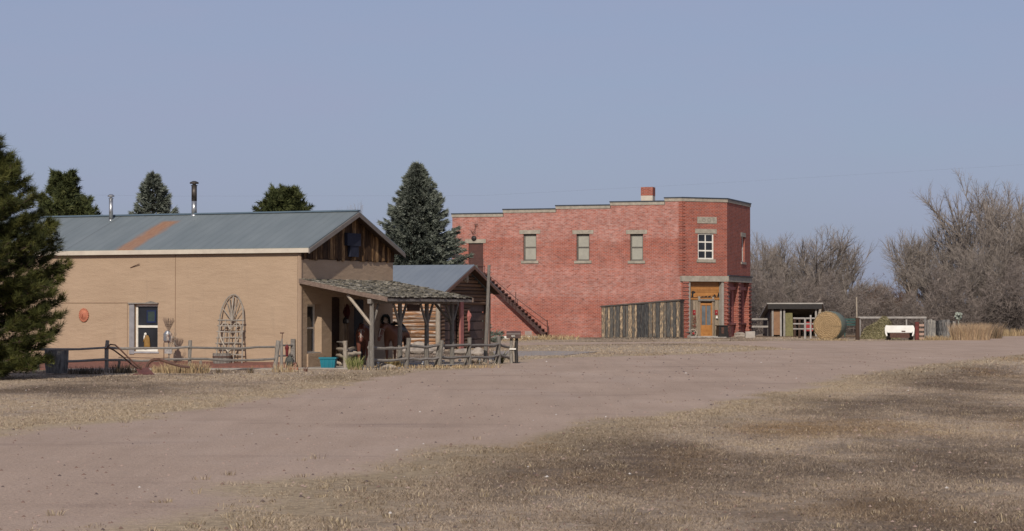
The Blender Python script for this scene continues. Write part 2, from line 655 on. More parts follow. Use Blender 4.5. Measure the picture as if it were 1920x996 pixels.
def roof_mat(name, c1, c2, rust=None, lines=()):
    """standing panels: tc.x along the eave, tc.z up the slope"""
    m, t, b = new_mat(name)
    tc = attr(t, 'tc').outputs['Vector']
    x, y, z = sep(t, tc)
    base = mix(t, ramp(t, noise(t, mapping(t, tc, (1.0, 1, 0.35)), 1.6, 6, 0.6), [(0.3, 0), (0.7, 1)]), c1, c2)
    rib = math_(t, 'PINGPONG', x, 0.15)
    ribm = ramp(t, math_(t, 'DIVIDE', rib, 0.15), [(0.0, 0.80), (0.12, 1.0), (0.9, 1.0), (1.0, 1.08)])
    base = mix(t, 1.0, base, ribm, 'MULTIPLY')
    if rust:
        xw = math_(t, 'ADD', x, math_(t, 'MULTIPLY_ADD', noise(t, mapping(t, tc, (2, 1, 0.8)), 2.2, 4), 0.34, -0.17))
        f = math_(t, 'SUBTRACT', 1.0, math_(t, 'DIVIDE', math_(t, 'ABSOLUTE', math_(t, 'SUBTRACT', xw, rust[0])), rust[1]), clamp=True)
        f = ramp(t, f, [(0.0, 0.0), (0.55, 0.95)])
        f = math_(t, 'MULTIPLY', f, ramp(t, math_(t, 'DIVIDE', z, rust[2]), [(0.0, 0.85), (0.76, 0.95), (0.82, 0.0)]))
        rc = ramp(t, noise(t, mapping(t, tc, (3, 1, 1)), 4, 5), [(0.3, (0.27, 0.115, 0.045)), (0.7, (0.36, 0.19, 0.095))])
        base = mix(t, f, base, rc)
    for (lx, lw, la) in lines:
        f = math_(t, 'LESS_THAN', math_(t, 'ABSOLUTE', math_(t, 'SUBTRACT', x, lx)), lw)
        base = mix(t, math_(t, 'MULTIPLY', f, la), base, (0.07, 0.07, 0.075))
    L(t, base, b.inputs['Base Color'])
    b.inputs['Roughness'].default_value = 0.6
    b.inputs['Metallic'].default_value = 0.15
    bump(t, b, ribm, 0.3, 0.02)
    return m


def boards_mat(name, cols, scale=4, knots=True):
    """vertical weathered boards; the colour of a board comes from its own random value"""
    m, t, b = new_mat(name)
    tc = attr(t, 'tc').outputs['Vector']
    r = attr(t, 'rnd').outputs['Fac']
    nz = noise(t, mapping(t, tc, (6, 6, 0.9)), scale, 6, 0.62)
    f = math_(t, 'ADD', math_(t, 'MULTIPLY_ADD', r, 0.78, 0.02), math_(t, 'MULTIPLY_ADD', nz, 1.7, -0.80))
    c = ramp(t, f, [(i / (len(cols) - 1) * 0.9 + 0.05, q) for i, q in enumerate(cols)])
    fine = noise(t, mapping(t, tc, (22, 22, 1.2)), 4, 4, 0.6)
    c = mix(t, 1.0, c, ramp(t, fine, [(0.3, 0.65), (0.7, 1.25)]), 'MULTIPLY')
    L(t, c, b.inputs['Base Color'])
    b.inputs['Roughness'].default_value = 0.9
    b.inputs['Specular IOR Level'].default_value = 0.15
    bump(t, b, fine, 0.5, 0.015)
    return m


SLAB = boards_mat('bark_edged_slab_boards', [(0.04, 0.04, 0.042), (0.07, 0.068, 0.065), (0.095, 0.09, 0.083), (0.12, 0.108, 0.092),
                                             (0.22, 0.16, 0.105), (0.56, 0.42, 0.27)])
GABLEB = boards_mat('gable_slab_boards', [(0.035, 0.02, 0.012), (0.07, 0.038, 0.02), (0.15, 0.085, 0.04), (0.38, 0.235, 0.115)])
LOGM = M('peeled_logs', (0.34, 0.18, 0.088), (0.16, 0.08, 0.042), 3.5, 0.8, stretch=(0.9, 3, 5), bmp=0.7, var=0.4,
         c3=(0.40, 0.34, 0.29), c3amt=0.5, dist=0.03)
LOGD = M('shade_dark_logs', (0.16, 0.095, 0.058), (0.09, 0.052, 0.034), 4, 0.85, stretch=(0.7, 3, 4), bmp=0.5, var=0.3)  # garage gable logs, colour darkened to stand for the shade of the overhang
WALLB = boards_mat('entry_boards', [(0.14, 0.11, 0.085), (0.22, 0.18, 0.13), (0.30, 0.235, 0.17), (0.42, 0.33, 0.23)])
PALB = boards_mat('palisade_boards', [(0.02, 0.02, 0.022), (0.03, 0.03, 0.032), (0.13, 0.125, 0.12), (0.20, 0.19, 0.18), (0.34, 0.31, 0.26)])  # grey and dark boards, with extra black painted in for the shaded gaps
SHINGLE = boards_mat('mossy_split_shakes', [(0.075, 0.068, 0.054), (0.145, 0.13, 0.10), (0.215, 0.195, 0.155), (0.36, 0.33, 0.28)], 2)


# ------------------------------------------------------------------ value noise (numpy)
def vnoise(x, y, seed):
    r = np.random.default_rng(seed).random((256, 256))
    xi, yi = np.floor(x).astype(int), np.floor(y).astype(int)
    fx, fy = x - xi, y - yi
    fx, fy = fx * fx * (3 - 2 * fx), fy * fy * (3 - 2 * fy)
    a, b = r[xi % 256, yi % 256], r[(xi + 1) % 256, yi % 256]
    c, d = r[xi % 256, (yi + 1) % 256], r[(xi + 1) % 256, (yi + 1) % 256]
    return (a * (1 - fx) + b * fx) * (1 - fy) + (c * (1 - fx) + d * fx) * fy


def fbm(x, y, seed, o=4):
    s, a, k = 0, 0.5, 1.0
    for i in range(o):
        s = s + a * vnoise(x * k, y * k, seed + i)
        a *= 0.5
        k *= 2.03
    return s / (1 - 0.5 ** o)


# ------------------------------------------------------------------ road outline and ground
near_px = [(-260, 1330), (30, 1160), (150, 1010), (370, 938), (500, 898), (640, 873), (760, 855), (900, 832), (1100, 798), (1300, 762),
           (1500, 725), (1650, 697), (1790, 677), (1920, 665), (2100, 655), (2500, 640)]
far_px = [(2600, 622), (2100, 624), (1920, 629), (1860, 633), (1800, 638), (1700, 639.5), (1560, 639.3), (1440, 639.5), (1290, 641),
          (1100, 641.8), (960, 642.3), (700, 643), (560, 643), (560, 648.5), (700, 648.5), (965, 648), (1100, 646.3), (1200, 644.2),
          (1300, 644), (1400, 648), (1450, 651), (1480, 655), (1420, 658), (1330, 662.5), (1200, 667.5), (1120, 669), (1050, 671),
          (985, 676), (960, 684), (900, 690), (800, 696), (725, 703), (650, 722), (560, 738), (400, 765), (200, 793), (0, 815),
          (-300, 850), (-600, 900)]
poly = [G(*p) for p in near_px + far_px]
poly = np.array([(p.x, p.y) for p in poly])


def sdist(x, y, pl):
    x = np.asarray(x, float)
    y = np.asarray(y, float)
    best = np.full(x.shape, 1e9)
    ins = np.zeros(x.shape, bool)
    n = len(pl)
    for i in range(n):
        ax, ay = pl[i]
        bx, by = pl[(i + 1) % n]
        dx, dy = bx - ax, by - ay
        t = np.clip(((x - ax) * dx + (y - ay) * dy) / (dx * dx + dy * dy + 1e-12), 0, 1)
        best = np.minimum(best, np.hypot(x - ax - t * dx, y - ay - t * dy))
        c = ((ay > y) != (by > y))
        with np.errstate(divide='ignore', invalid='ignore'):
            xx = (bx - ax) * (y - ay) / (by - ay + 1e-12) + ax
        ins ^= c & (x < xx)
    return np.where(ins, -best, best)


xs = np.concatenate([[-3000, -900, -300, -120, -60, -40, -30], np.arange(-24, 26.01, 0.25), np.arange(27, 70, 1.5), [80, 100, 150, 300, 900, 3000]])
ys = np.concatenate([[-60, -10, 4], np.arange(10, 62.01, 0.25), np.arange(62.75, 175, 0.75), [180, 190, 205, 225, 260, 320, 420, 600, 1000, 2500, 7000]])
XX, YY = np.meshgrid(xs, ys)
DD = sdist(XX, YY, poly)
# uneven ruts / clumps in the verge
DDn = DD + (fbm(XX * 0.9, YY * 0.45, 31, 4) - 0.5) * np.clip(1.9 - 0.0 * YY, 0, 3) * 0.9
PT = fbm(XX * 0.30, YY * 0.12, 5, 4)             # broad patches, stretched with the mowing direction
PT = np.clip((PT - 0.5) * 2.2 + 0.5, 0, 1)
PR = np.clip((fbm(XX * 0.22 + 40, YY * 0.075, 77, 3) - 0.60) * 6, 0, 1)   # rust-brown patches
def isl(x, y):
    c = G(1235, 654)
    return np.clip(1.35 - np.hypot((x - c.x) / 8.5, (y - c.y) / 13.0), 0, 1)


PT = np.clip(PT + 0.7 * isl(XX, YY), 0, 1)
PR = PR * (1 - isl(XX, YY))
nyy, nxx = XX.shape


def sheet(name, mask, z):
    idx = np.arange(nxx * nyy).reshape(nyy, nxx)
    f = np.stack([idx[:-1, :-1], idx[:-1, 1:], idx[1:, 1:], idx[1:, :-1]], -1).reshape(-1, 4)
    f = f[mask.reshape(-1)]
    used = np.unique(f)
    re = -np.ones(nxx * nyy, int)
    re[used] = np.arange(len(used))
    zc = np.full(len(used), z)
    if z > 0:
        zc = np.clip(-DDn.ravel()[used] * 0.02, -0.004, z)      # the gravel sheet dips under the turf at its edge
    v = np.stack([XX.ravel()[used], YY.ravel()[used], zc], -1)
    o = npmesh(name, v, re[f], GROUND)
    me = o.data
    for nm, arr in (('rd', DDn), ('patch', PT), ('rust', PR)):
        a = me.attributes.new(nm, 'FLOAT', 'POINT')
        a.data.foreach_set('value', arr.ravel()[used].astype(np.float32))
    return o


def ground_mat():
    m, t, b = new_mat('dry_turf_and_gravel')
    tc = attr(t, 'tc').outputs['Vector']
    rd = attr(t, 'rd').outputs['Fac']
    pt = attr(t, 'patch').outputs['Fac']
    ru = attr(t, 'rust').outputs['Fac']
    # turf
    n1 = noise(t, tc, 9, 6, 0.65)
    n2 = noise(t, mapping(t, tc, (1, 0.5, 1)), 1.6, 6, 0.62)
    pf = math_(t, 'ADD', pt, math_(t, 'MULTIPLY_ADD', n2, 0.9, -0.45))
    g = ramp(t, pf, [(0.10, (0.135, 0.100, 0.074)), (0.38, (0.22, 0.168, 0.122)), (0.60, (0.32, 0.25, 0.185)), (0.92, (0.385, 0.30, 0.215))])
    g = mix(t, math_(t, 'MULTIPLY', ru, 0.75), g, (0.17, 0.10, 0.045))
    # bright straw along the road
    sb = ramp(t, math_(t, 'DIVIDE', math_(t, 'ADD', rd, math_(t, 'MULTIPLY_ADD', n2, 1.6, -0.8)), 4.0), [(0.0, 1.0), (0.28, 0.9), (0.62, 0.0)])
    g = mix(t, math_(t, 'MULTIPLY', sb, 0.7), g, (0.37, 0.285, 0.18))
    g = mix(t, 1.0, g, ramp(t, n1, [(0.3, 0.62), (0.7, 1.3)]), 'MULTIPLY')
    g = mix(t, 1.0, g, ramp(t, noise(t, tc, 45, 3, 0.6), [(0.3, 0.75), (0.7, 1.22)]), 'MULTIPLY')
    # gravel road
    r1 = noise(t, mapping(t, tc, (0.5, 0.2, 1), rot=(0, 0, 0.25)), 0.8, 6, 0.6)
    rc = ramp(t, r1, [(0.3, (0.345, 0.255, 0.195)), (0.7, (0.42, 0.315, 0.245))])
    rc = mix(t, 1.0, rc, ramp(t, noise(t, tc, 22, 6, 0.8), [(0.3, 0.74), (0.7, 1.24)]), 'MULTIPLY')
    vo = N(t, 'TexVoronoi')
    vo.inputs['Scale'].default_value = 11
    L(t, tc, vo.inputs['Vector'])
    peb = ramp(t, vo.outputs['Distance'], [(0.0, 1), (0.13, 1), (0.18, 0)])
    sel = ramp(t, sep(t, vo.outputs['Color'])[0], [(0.86, 0), (0.88, 1)])
    pc = ramp(t, sep(t, vo.outputs['Color'])[1], [(0.2, (0.16, 0.09, 0.07)), (0.5, (0.40, 0.21, 0.17)), (0.9, (0.5, 0.45, 0.4))])
    rc = mix(t, math_(t, 'MULTIPLY', peb, math_(t, 'MULTIPLY', sel, 0.8)), rc, pc)
    damp = ramp(t, noise(t, mapping(t, tc, (0.35, 0.9, 1), loc=(3, 1, 0), rot=(0, 0, 0.1)), 0.5, 6, 0.7), [(0.56, 0), (0.70, 0.55)])
    rc = mix(t, damp, rc, (0.20, 0.145, 0.12))
    trk = noise(t, mapping(t, tc, (2.2, 0.10, 1), rot=(0, 0, 0.62)), 1.0, 4, 0.6)
    rc = mix(t, 1.0, rc, ramp(t, trk, [(0.35, 0.95), (0.65, 1.04)]), 'MULTIPLY')
    pale = ramp(t, noise(t, mapping(t, tc, (0.3, 0.12, 1), loc=(5, 7, 0)), 1.0, 6, 0.7), [(0.5, 0), (0.68, 0.4)])
    rc = mix(t, pale, rc, (0.44, 0.345, 0.285))
    # edge between them
    e = math_(t, 'ADD', rd, math_(t, 'MULTIPLY_ADD', noise(t, tc, 5, 5, 0.7), 1.2, -0.6))
    e = ramp(t, math_(t, 'MULTIPLY_ADD', e, 0.5, 0.5), [(0.36, 0), (0.70, 1)])
    bare = ramp(t, noise(t, mapping(t, tc, (1, 0.7, 1), loc=(9, 4, 0)), 0.9, 5, 0.65), [(0.56, 0), (0.66, 0.6)])
    g = mix(t, bare, g, (0.335, 0.26, 0.195))
    c = mix(t, e, rc, g)
    L(t, c, b.inputs['Base Color'])
    b.inputs['Roughness'].default_value = 0.97
    b.inputs['Specular IOR Level'].default_value = 0.1
    h = mix(t, e, mix(t, 0.5, noise(t, tc, 30, 4, 0.6), noise(t, tc, 3, 4, 0.6)), mix(t, 0.5, noise(t, tc, 14, 5, 0.7), n1))
    bump(t, b, h, 0.75, 0.06)
    return m


GROUND = ground_mat()
cellD = np.minimum(np.minimum(DDn[:-1, :-1], DDn[:-1, 1:]), np.minimum(DDn[1:, :-1], DDn[1:, 1:]))
tag(sheet('ground', np.ones_like(cellD, bool), 0.0), 'dry winter turf with bare patches beside the gravel road', 'ground', kind='structure')
tag(sheet('road', cellD < 0.15, 0.005), 'pinkish gravel village road curving away to the right', 'road', kind='structure')


def flat(name, pts, z, mat, label, sub=1):
    mb = MB()
    c = [(p.x, p.y, z) for p in pts]
    mb.add(c, [tuple(range(len(c)))])
    n = len(c)
    mb.add([(q[0], q[1], z) for q in c] + [(q[0], q[1], -0.02) for q in c], [(i, (i + 1) % n, (i + 1) % n + n, i + n) for i in range(n)])
    return tag(mb.build(name, mat), label, 'ground', kind='structure')


flat('driveway', [G(*p) for p in [(925, 668.5), (985, 668), (1060, 666.8), (1120, 660.5), (1060, 659.2), (925, 659.2)]], 0.02,
     M('grey_slab', (0.31, 0.265, 0.235), (0.26, 0.225, 0.2), 1.2, 0.95, bmp=0.1), 'pale grey concrete drive slab beyond the mailbox')

# grass blades -------------------------------------------------------------
HO = G(563, 691)
HL = Frame(HO, -66, -1)      # long wall: S runs left and away, N faces the camera
HG = Frame(HO, 24, 1)        # gable wall: S recedes, N faces right
BO = G(1280, 633.5)
BL = Frame(BO, -72.5, -1)
BC = Frame(BO, 62.5, 1)
BC2 = BC.w(3.27, 0, 0)
BR = Frame(BC2, 17.5, 1)


def inside_rect(x, y, F, a0, a1, o0, o1):
    dx, dy = x - F.O.x, y - F.O.y
    a = dx * F.S.x + dy * F.S.y
    o = dx * F.N.x + dy * F.N.y
    return (a > a0) & (a < a1) & (o > o0) & (o < o1)


def blades(name, n, y0, y1, dens_pow, hgt, wid, per, label, seed):
    r = np.random.default_rng(seed)
    # sample within the visible wedge (plus a margin)
    u = r.random(n * 3)
    p = 1 - dens_pow
    yy = ((y1 ** (p + 1) - y0 ** (p + 1)) * u + y0 ** (p + 1)) ** (1 / (p + 1))
    xx = (r.random(n * 3) * 2 - 1) * (yy * 0.245 + 1.5)
    d = sdist(xx, yy, poly) + (fbm(xx * 0.9, yy * 0.45, 31, 4) - 0.5) * 1.7
    fine = fbm(xx * 2.2, yy * 1.6, 55, 3)
    feather = 0.45 + 1.2 * np.clip((6 - xx) / 8, 0, 1) * np.clip((40 - yy) / 14, 0, 1)
    keep = (d + (fine - 0.5) * 1.4 > 0.05 + feather * r.random(n * 3) ** 0.8) & (fine + r.random(n * 3) * 0.35 > 0.50 + 0.22 * np.clip((1.5 - xx) / 5, 0, 1) * np.clip((30 - yy) / 8, 0, 1))
    keep &= ~inside_rect(xx, yy, HL, -0.3, 14, -8, 1.2)
    keep &= ~inside_rect(xx, yy, HG, -1.5, 6.2, -3, 3.4)
    xx, yy, d = xx[keep][:n], yy[keep][:n], d[keep][:n]
    m = len(xx)
    pt = np.clip((fbm(xx * 0.30, yy * 0.12, 5, 4) - 0.5) * 2.2 + 0.5, 0, 1) + (fbm(xx * 1.5, yy * 0.9, 6, 3) - 0.5) * 0.7
    pt = pt + 0.7 * isl(xx, yy)
    ru = np.clip((fbm(xx * 0.22 + 40, yy * 0.075, 77, 3) - 0.60) * 6, 0, 1) * (1 - isl(xx, yy))
    stops = np.array([0, 0.35, 0.62, 0.95])
    cols = np.array([(0.155, 0.116, 0.086), (0.235, 0.18, 0.132), (0.32, 0.25, 0.185), (0.37, 0.29, 0.205)])
    c = np.stack([np.interp(pt, stops, cols[:, k]) for k in range(3)], -1)
    sb = np.clip(1.0 - d / 2.4, 0, 1)[:, None] * 0.6
    c = c * (1 - sb) + np.array((0.36, 0.285, 0.195)) * sb
    rr = ru[:, None] * 0.7
    c = c * (1 - rr) + np.array((0.21, 0.125, 0.05)) * rr
    # per-blade expand
    X = np.repeat(xx, per) + r.normal(0, 0.035, m * per)
    Y = np.repeat(yy, per) + r.normal(0, 0.035, m * per)
    C = np.repeat(c, per, 0) * (0.68 + 0.62 * r.random((m * per, 1)))
    C[r.random(m * per) < 0.03] = (0.44, 0.37, 0.27)
    k = m * per
    sc = 0.55 + 0.45 * (Y / y0) ** 0.6
    h = hgt * (0.35 + r.random(k)) * (0.8 + 0.5 * np.repeat(sb[:, 0], per))
    a = r.random(k) * 2 * PI
    lean = (0.3 + r.random(k) * 1.6) * h
    la = r.random(k) * 2 * PI
    ww = wid * sc * (0.6 + 0.8 * r.random(k))
    v = np.empty((k, 3, 3), np.float32)
    v[:, 0] = np.stack([X - np.cos(a) * ww, Y - np.sin(a) * ww, np.zeros(k)], -1)
    v[:, 1] = np.stack([X + np.cos(a) * ww, Y + np.sin(a) * ww, np.zeros(k)], -1)
    v[:, 2] = np.stack([X + np.cos(la) * lean, Y + np.sin(la) * lean, h], -1)
    f = np.arange(k * 3).reshape(k, 3)
    cc = np.concatenate([np.repeat(C, 3, 0), np.ones((k * 3, 1))], 1)
    o = npmesh(name, v.reshape(-1, 3), f, BCM, colr=cc)
    return tag(o, label, 'grass', kind='stuff')


blades('dry_grass', 95000, 16.5, 60, 1.35, 0.026, 0.0032, 5, 'short dormant tan grass on both verges of the road', 3)
blades('dry_grass', 30000, 55, 150, 0.9, 0.05, 0.012, 3, 'short dry grass between the buildings and the far road', 4)

def strewn():
    r = np.random.default_rng(21)
    L_ = ([], [], [])
    n = 0
    while n < 230:
        y = 17 + 26 * r.random() ** 1.3
        x = (r.random() * 2 - 1) * y * 0.235
        d = float(sdist(np.array([x]), np.array([y]), poly)[0])
        if d < -0.9 or (d < 0 and r.random() < 0.6) or (d > 3 and r.random() < 0.5):
            continue
        k = r.integers(3)
        clump(L_, (x, y, 0), 0.05 + 0.07 * r.random(), (0.04, 0.06, 0.085)[k], int(10 + 22 * r.random()),
              [(0.33, 0.26, 0.17), (0.24, 0.18, 0.12), (0.17, 0.13, 0.095), (0.40, 0.32, 0.21)], 0.0035, 1.8, 0.5, int(r.integers(1e6)))
        n += 1
    return tag(npmesh('dry_tufts', np.array(L_[0]), np.array(L_[1]), BCM, colr=np.array(L_[2])), 'scattered straggling tufts of dead grass along the near road edge', 'grass', kind='stuff')


# loose stones on the road: uncountable
r_ = np.random.default_rng(8)
v_, f_, c_ = [], [], []
for i in range(5200):
    y = 17 + 75 * r_.random() ** 1.4
    x = (r_.random() * 2 - 1) * y * 0.24
    s = (0.006 + 0.016 * r_.random() ** 3) * (0.8 + y / 60)
    b = len(v_)
    a = r_.random() * 6
    tc = [(0.20, 0.13, 0.10), (0.36, 0.26, 0.21), (0.12, 0.09, 0.08), (0.55, 0.50, 0.45)][int(r_.choice(4, p=[.38, .40, .20, .02]))]
    for q in ((1, 0, 0), (0, 1, 0), (-1, 0, 0), (0, -1, 0), (0, 0, 0.8)):
        v_.append((x + s * (q[0] * math.cos(a) - q[1] * math.sin(a)) * (0.8 + 0.5 * r_.random()), y + s * (q[0] * math.sin(a) + q[1] * math.cos(a)), 0.004 + s * q[2]))
        c_.append(tc + (1,))
    f_ += [(b, b + 1, b + 4), (b + 1, b + 2, b + 4), (b + 2, b + 3, b + 4), (b + 3, b, b + 4)]
tag(npmesh('gravel', np.array(v_), np.array(f_), BCM, colr=np.array(c_)), 'loose stones scattered over the gravel road and turf', 'gravel', kind='stuff')


# ------------------------------------------------------------------ plants made of blades
def clump(mb_list, c, rad, h, n, cols, wid=0.02, lean=0.5, droop=0.0, seed=0):
    r = np.random.default_rng(seed)
    vs, fs, cs = mb_list
    for i in range(n):
        a, rr = r.random() * 2 * PI, rad * math.sqrt(r.random())
        bx, by = c[0] + math.cos(a) * rr, c[1] + math.sin(a) * rr
        hh = h * (0.45 + 0.6 * r.random())
        la = a + r.normal(0, 0.8)
        ln = lean * hh * r.random()
        tw = r.random() * PI
        dx, dy = math.cos(tw) * wid, math.sin(tw) * wid
        b = len(vs)
        mx, my, mz = bx + math.cos(la) * ln * 0.4, by + math.sin(la) * ln * 0.4, c[2] + hh * 0.6
        tx, ty, tz = bx + math.cos(la) * ln, by + math.sin(la) * ln, c[2] + hh * (1 - droop * r.random())
        vs += [(bx - dx, by - dy, c[2] - 0.02), (bx + dx, by + dy, c[2] - 0.02), (mx + dx * .7, my + dy * .7, mz), (mx - dx * .7, my - dy * .7, mz), (tx, ty, tz)]
        fs += [(b, b + 1, b + 2), (b, b + 2, b + 3), (b + 3, b + 2, b + 4)]
        col = np.array(cols[r.integers(len(cols))]) * (0.7 + 0.6 * r.random())
        cs += [tuple(col) + (1,)] * 5


def plant(name, px, py, rad, h, n, cols, label, cat='plant', wid=0.012, lean=0.6, droop=0.0, seed=1, group=None, sy=1.0, sx=1.0, loc=None):
    g = loc if loc is not None else G(px, py)
    L_ = ([], [], [])
    clump(L_, (0, 0, 0), rad, h, n, cols, wid, lean, droop, seed)
    v = np.array(L_[0])
    v[:, 0] *= sx
    v[:, 1] *= sy
    v += np.array((g.x, g.y, 0))
    o = npmesh(name, v, np.array(L_[1]), BCM, loc=(g.x, g.y, 0), colr=np.array(L_[2]))
    return tag(o, label, cat, group)


strewn()

# ------------------------------------------------------------------ adobe house
GW = 5.96                                     # gable wall length
LW = 14.0                                     # long wall length
zE = HL.at(563, 475)[1]                       # wall top at the eave
EO, GO = 0.14, 0.35                           # eave and gable overhangs
zR = 4.72                                     # ridge
house = thing('adobe_house', 'long tan adobe house with grey metal roof left of the road', 'house', HO)
# window openings
wa0, wz1 = HL.at(296, 571)
wa1, wz0 = HL.at(252, 659)
gw0, gz1 = HG.at(576, 571)
gw1, gz0 = HG.at(603, 662)
dr0, dz1 = HG.at(622, 570)
dr1 = HG.at(645, 690)[0]
mb = MB()
mb.wall(HL, 0, LW, -0.05, zE + 0.1, [(wa0, wa1, wz0, wz1)], 0.16)
mb.wall(HG, 0, GW, -0.05, zE - 0.12, [(gw0, gw1, gz0, gz1), (dr0, dr1, 0.02, 2.1)], 0.42)
mb.wall(HG.sh(GW, 0), 0.0, 0.0001, 0, 0.001)
mb.wall(Frame(HG.w(GW, 0, 0), -66, -1), 0, LW, 0, zE + 0.1, [], 0.1, 0.0)
# soft rounded adobe corner
mb.tube([HL.w(0.05, -0.05, -0.05), HL.w(0.05, -0.05, zE)], 0.075, 10, 0.5)
# sill step below the gable window
mb.box(HG, gw0 - 0.02, gw1 + 0.10, -0.1, 0.05, 0.0, gz0 - 0.02, 0.5)
hw = mb.build('wall', STUCCO, house)

# roof slabs: tc.x along the eave, tc.z up the slope
SLOPE = math.hypot(GW / 2 + EO, zR - zE)
rus_s, _ = HL.at(232, 470)
l1 = HL.at(122, 456)[0]
l2 = HL.at(108, 449)[0] + 1.1
ROOFM = roof_mat('blue_grey_sheet_roof', (0.14, 0.165, 0.17), (0.18, 0.205, 0.208), (rus_s - 0.15, 0.42, SLOPE),
                 [(l1 - 0.1, 0.012, 0.8), (l1 + 0.9, 0.012, 0.6)])


def gable_roof(F, Lgt, width, zeave, zridge, eo, go, mat, parent, thick=0.05, name='roof', back=0.0):
    """F: long-side frame; roof runs from a=-go to Lgt; width = depth along -N"""
    mb = MB()
    half = width / 2
    sl = math.hypot(half + eo, zridge - zeave)
    for side in (0, 1):
        o_e, o_r = (eo, -half) if side == 0 else (-width - eo, -half)
        n = 24
        for i in range(n):
            a0 = -go + (Lgt + go) * i / n
            a1 = -go + (Lgt + go) * (i + 1) / n
            ru = 0.0
            c = [(a0, o_e, zeave), (a1, o_e, zeave), (a1, o_r, zridge), (a0, o_r, zridge)]
            tcs = [(a0, 0, 0), (a1, 0, 0), (a1, 0, sl), (a0, 0, sl)]
            lo = [(q[0], q[1], q[2] - thick) for q in c]
            mb.add([F.w(*q) for q in c] + [F.w(*q) for q in lo], [(0, 1, 2, 3), (7, 6, 5, 4)] + ([(0, 3, 7, 4)] if i == 0 else []) + [(0, 1, 5, 4)],
                   tcs + tcs, 0.5)
    roof_ = mb.build(name, mat, parent)
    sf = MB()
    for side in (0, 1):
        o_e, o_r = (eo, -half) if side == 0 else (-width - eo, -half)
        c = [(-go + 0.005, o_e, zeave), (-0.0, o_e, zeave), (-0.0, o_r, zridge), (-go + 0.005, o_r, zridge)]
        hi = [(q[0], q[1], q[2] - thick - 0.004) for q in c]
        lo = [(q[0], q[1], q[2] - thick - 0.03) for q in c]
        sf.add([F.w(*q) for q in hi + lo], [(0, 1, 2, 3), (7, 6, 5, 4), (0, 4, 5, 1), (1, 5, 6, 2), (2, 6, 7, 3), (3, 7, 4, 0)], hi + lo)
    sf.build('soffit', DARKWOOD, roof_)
    return roof_


zEave = zE + 0.17
roof = gable_roof(HL, LW, GW, zEave, zR, EO, GO, ROOFM, house)
mb = MB()
mb.box(HL, -GO - 0.01, LW, -GW / 2 - 0.10, -GW / 2 + 0.10, zR - 0.01, zR + 0.035, 0.5)
mb.build('ridge_cap', M('ridge_metal', (0.10, 0.14, 0.18), (0.08, 0.115, 0.15), 3, 0.5, bmp=0.05), roof)
mb = MB()
mb.box(HL, -GO, LW, EO - 0.01, EO + 0.015, zEave - 0.155, zEave - 0.025, 0.5)
mb.build('fascia', TRIM, house)
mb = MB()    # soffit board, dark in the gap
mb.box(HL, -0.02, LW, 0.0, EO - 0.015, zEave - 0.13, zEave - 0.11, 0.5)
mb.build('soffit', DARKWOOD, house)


def rakes(F, width, zeave, zridge, eo, go, mat, parent, h=0.13, t=0.03, drop=0.05):
    for side in (0, 1):
        o_e = eo if side == 0 else -width - eo
        mb = MB()
        q = [(-go - t, o_e, zeave - drop), (-go - t, -width / 2, zridge - drop), (-go - t, -width / 2, zridge - drop - h), (-go - t, o_e, zeave - drop - h)]
        q2 = [(-go + 0.0, b, c) for a, b, c in q]
        mb.add([F.w(*x) for x in q + q2], [(0, 1, 2, 3), (7, 6, 5, 4), (0, 4, 5, 1), (1, 5, 6, 2), (2, 6, 7, 3), (3, 7, 4, 0)], [(x[1], 0, x[2]) for x in q + q2])
        mb.build('barge_board', mat, parent)


rakes(HL, GW, zEave, zR, EO, GO, M('grey_barge_board', (0.20, 0.17, 0.15), (0.15, 0.13, 0.115), 4, 0.8), house)
# gable slab boards
mb = MB()
a = 0.02
zb = zE - 0.14
while a < GW - 0.02:
    wd = random.uniform(0.11, 0.18)
    b = min(a + wd, GW)
    def zt(s): return zEave - 0.06 + (zR - zEave) * (1 - abs(s - GW / 2) / (GW / 2 + EO))
    lo = zb + random.uniform(-0.05, 0.03)
    zl, zr_ = zt(a), zt(b)
    if max(zl, zr_) > lo + 0.04:
        mb.prism(HG, [(a, lo), (b - 0.012, lo + random.uniform(-0.01, 0.01)), (b - 0.012, max(zr_, lo + 0.03)), (a, max(zl, lo + 0.03))], 0.015, random.uniform(0.035, 0.055))
    a = b
mb.build('gable_boards', GABLEB, house)
mb = MB()
mb.prism(HG, [(0.02, zE - 0.16), (GW - 0.02, zE - 0.16), (GW - 0.02, zE + 0.05), (GW / 2, zR - 0.1), (0.02, zE + 0.05)], -0.05, 0.012, 0.5)
mb.build('gable_backing', DARKWOOD, house)
# small blue shutter window high in the gable
s0, z1 = HG.at(643, 437)
s1, z0 = HG.at(668, 462)
mb = MB()
mb.box(HG, s0, s1, 0.05, 0.16, z0, z1, 0.5)
mb.box(HG, s0 + 0.22, s1 - 0.1, 0.05, 0.14, z0 - 0.33, z0, 0.5)
mb.build('loft_shutter', M('faded_blue_board', (0.018, 0.02, 0.038), (0.012, 0.014, 0.026), 6, 0.8), house)

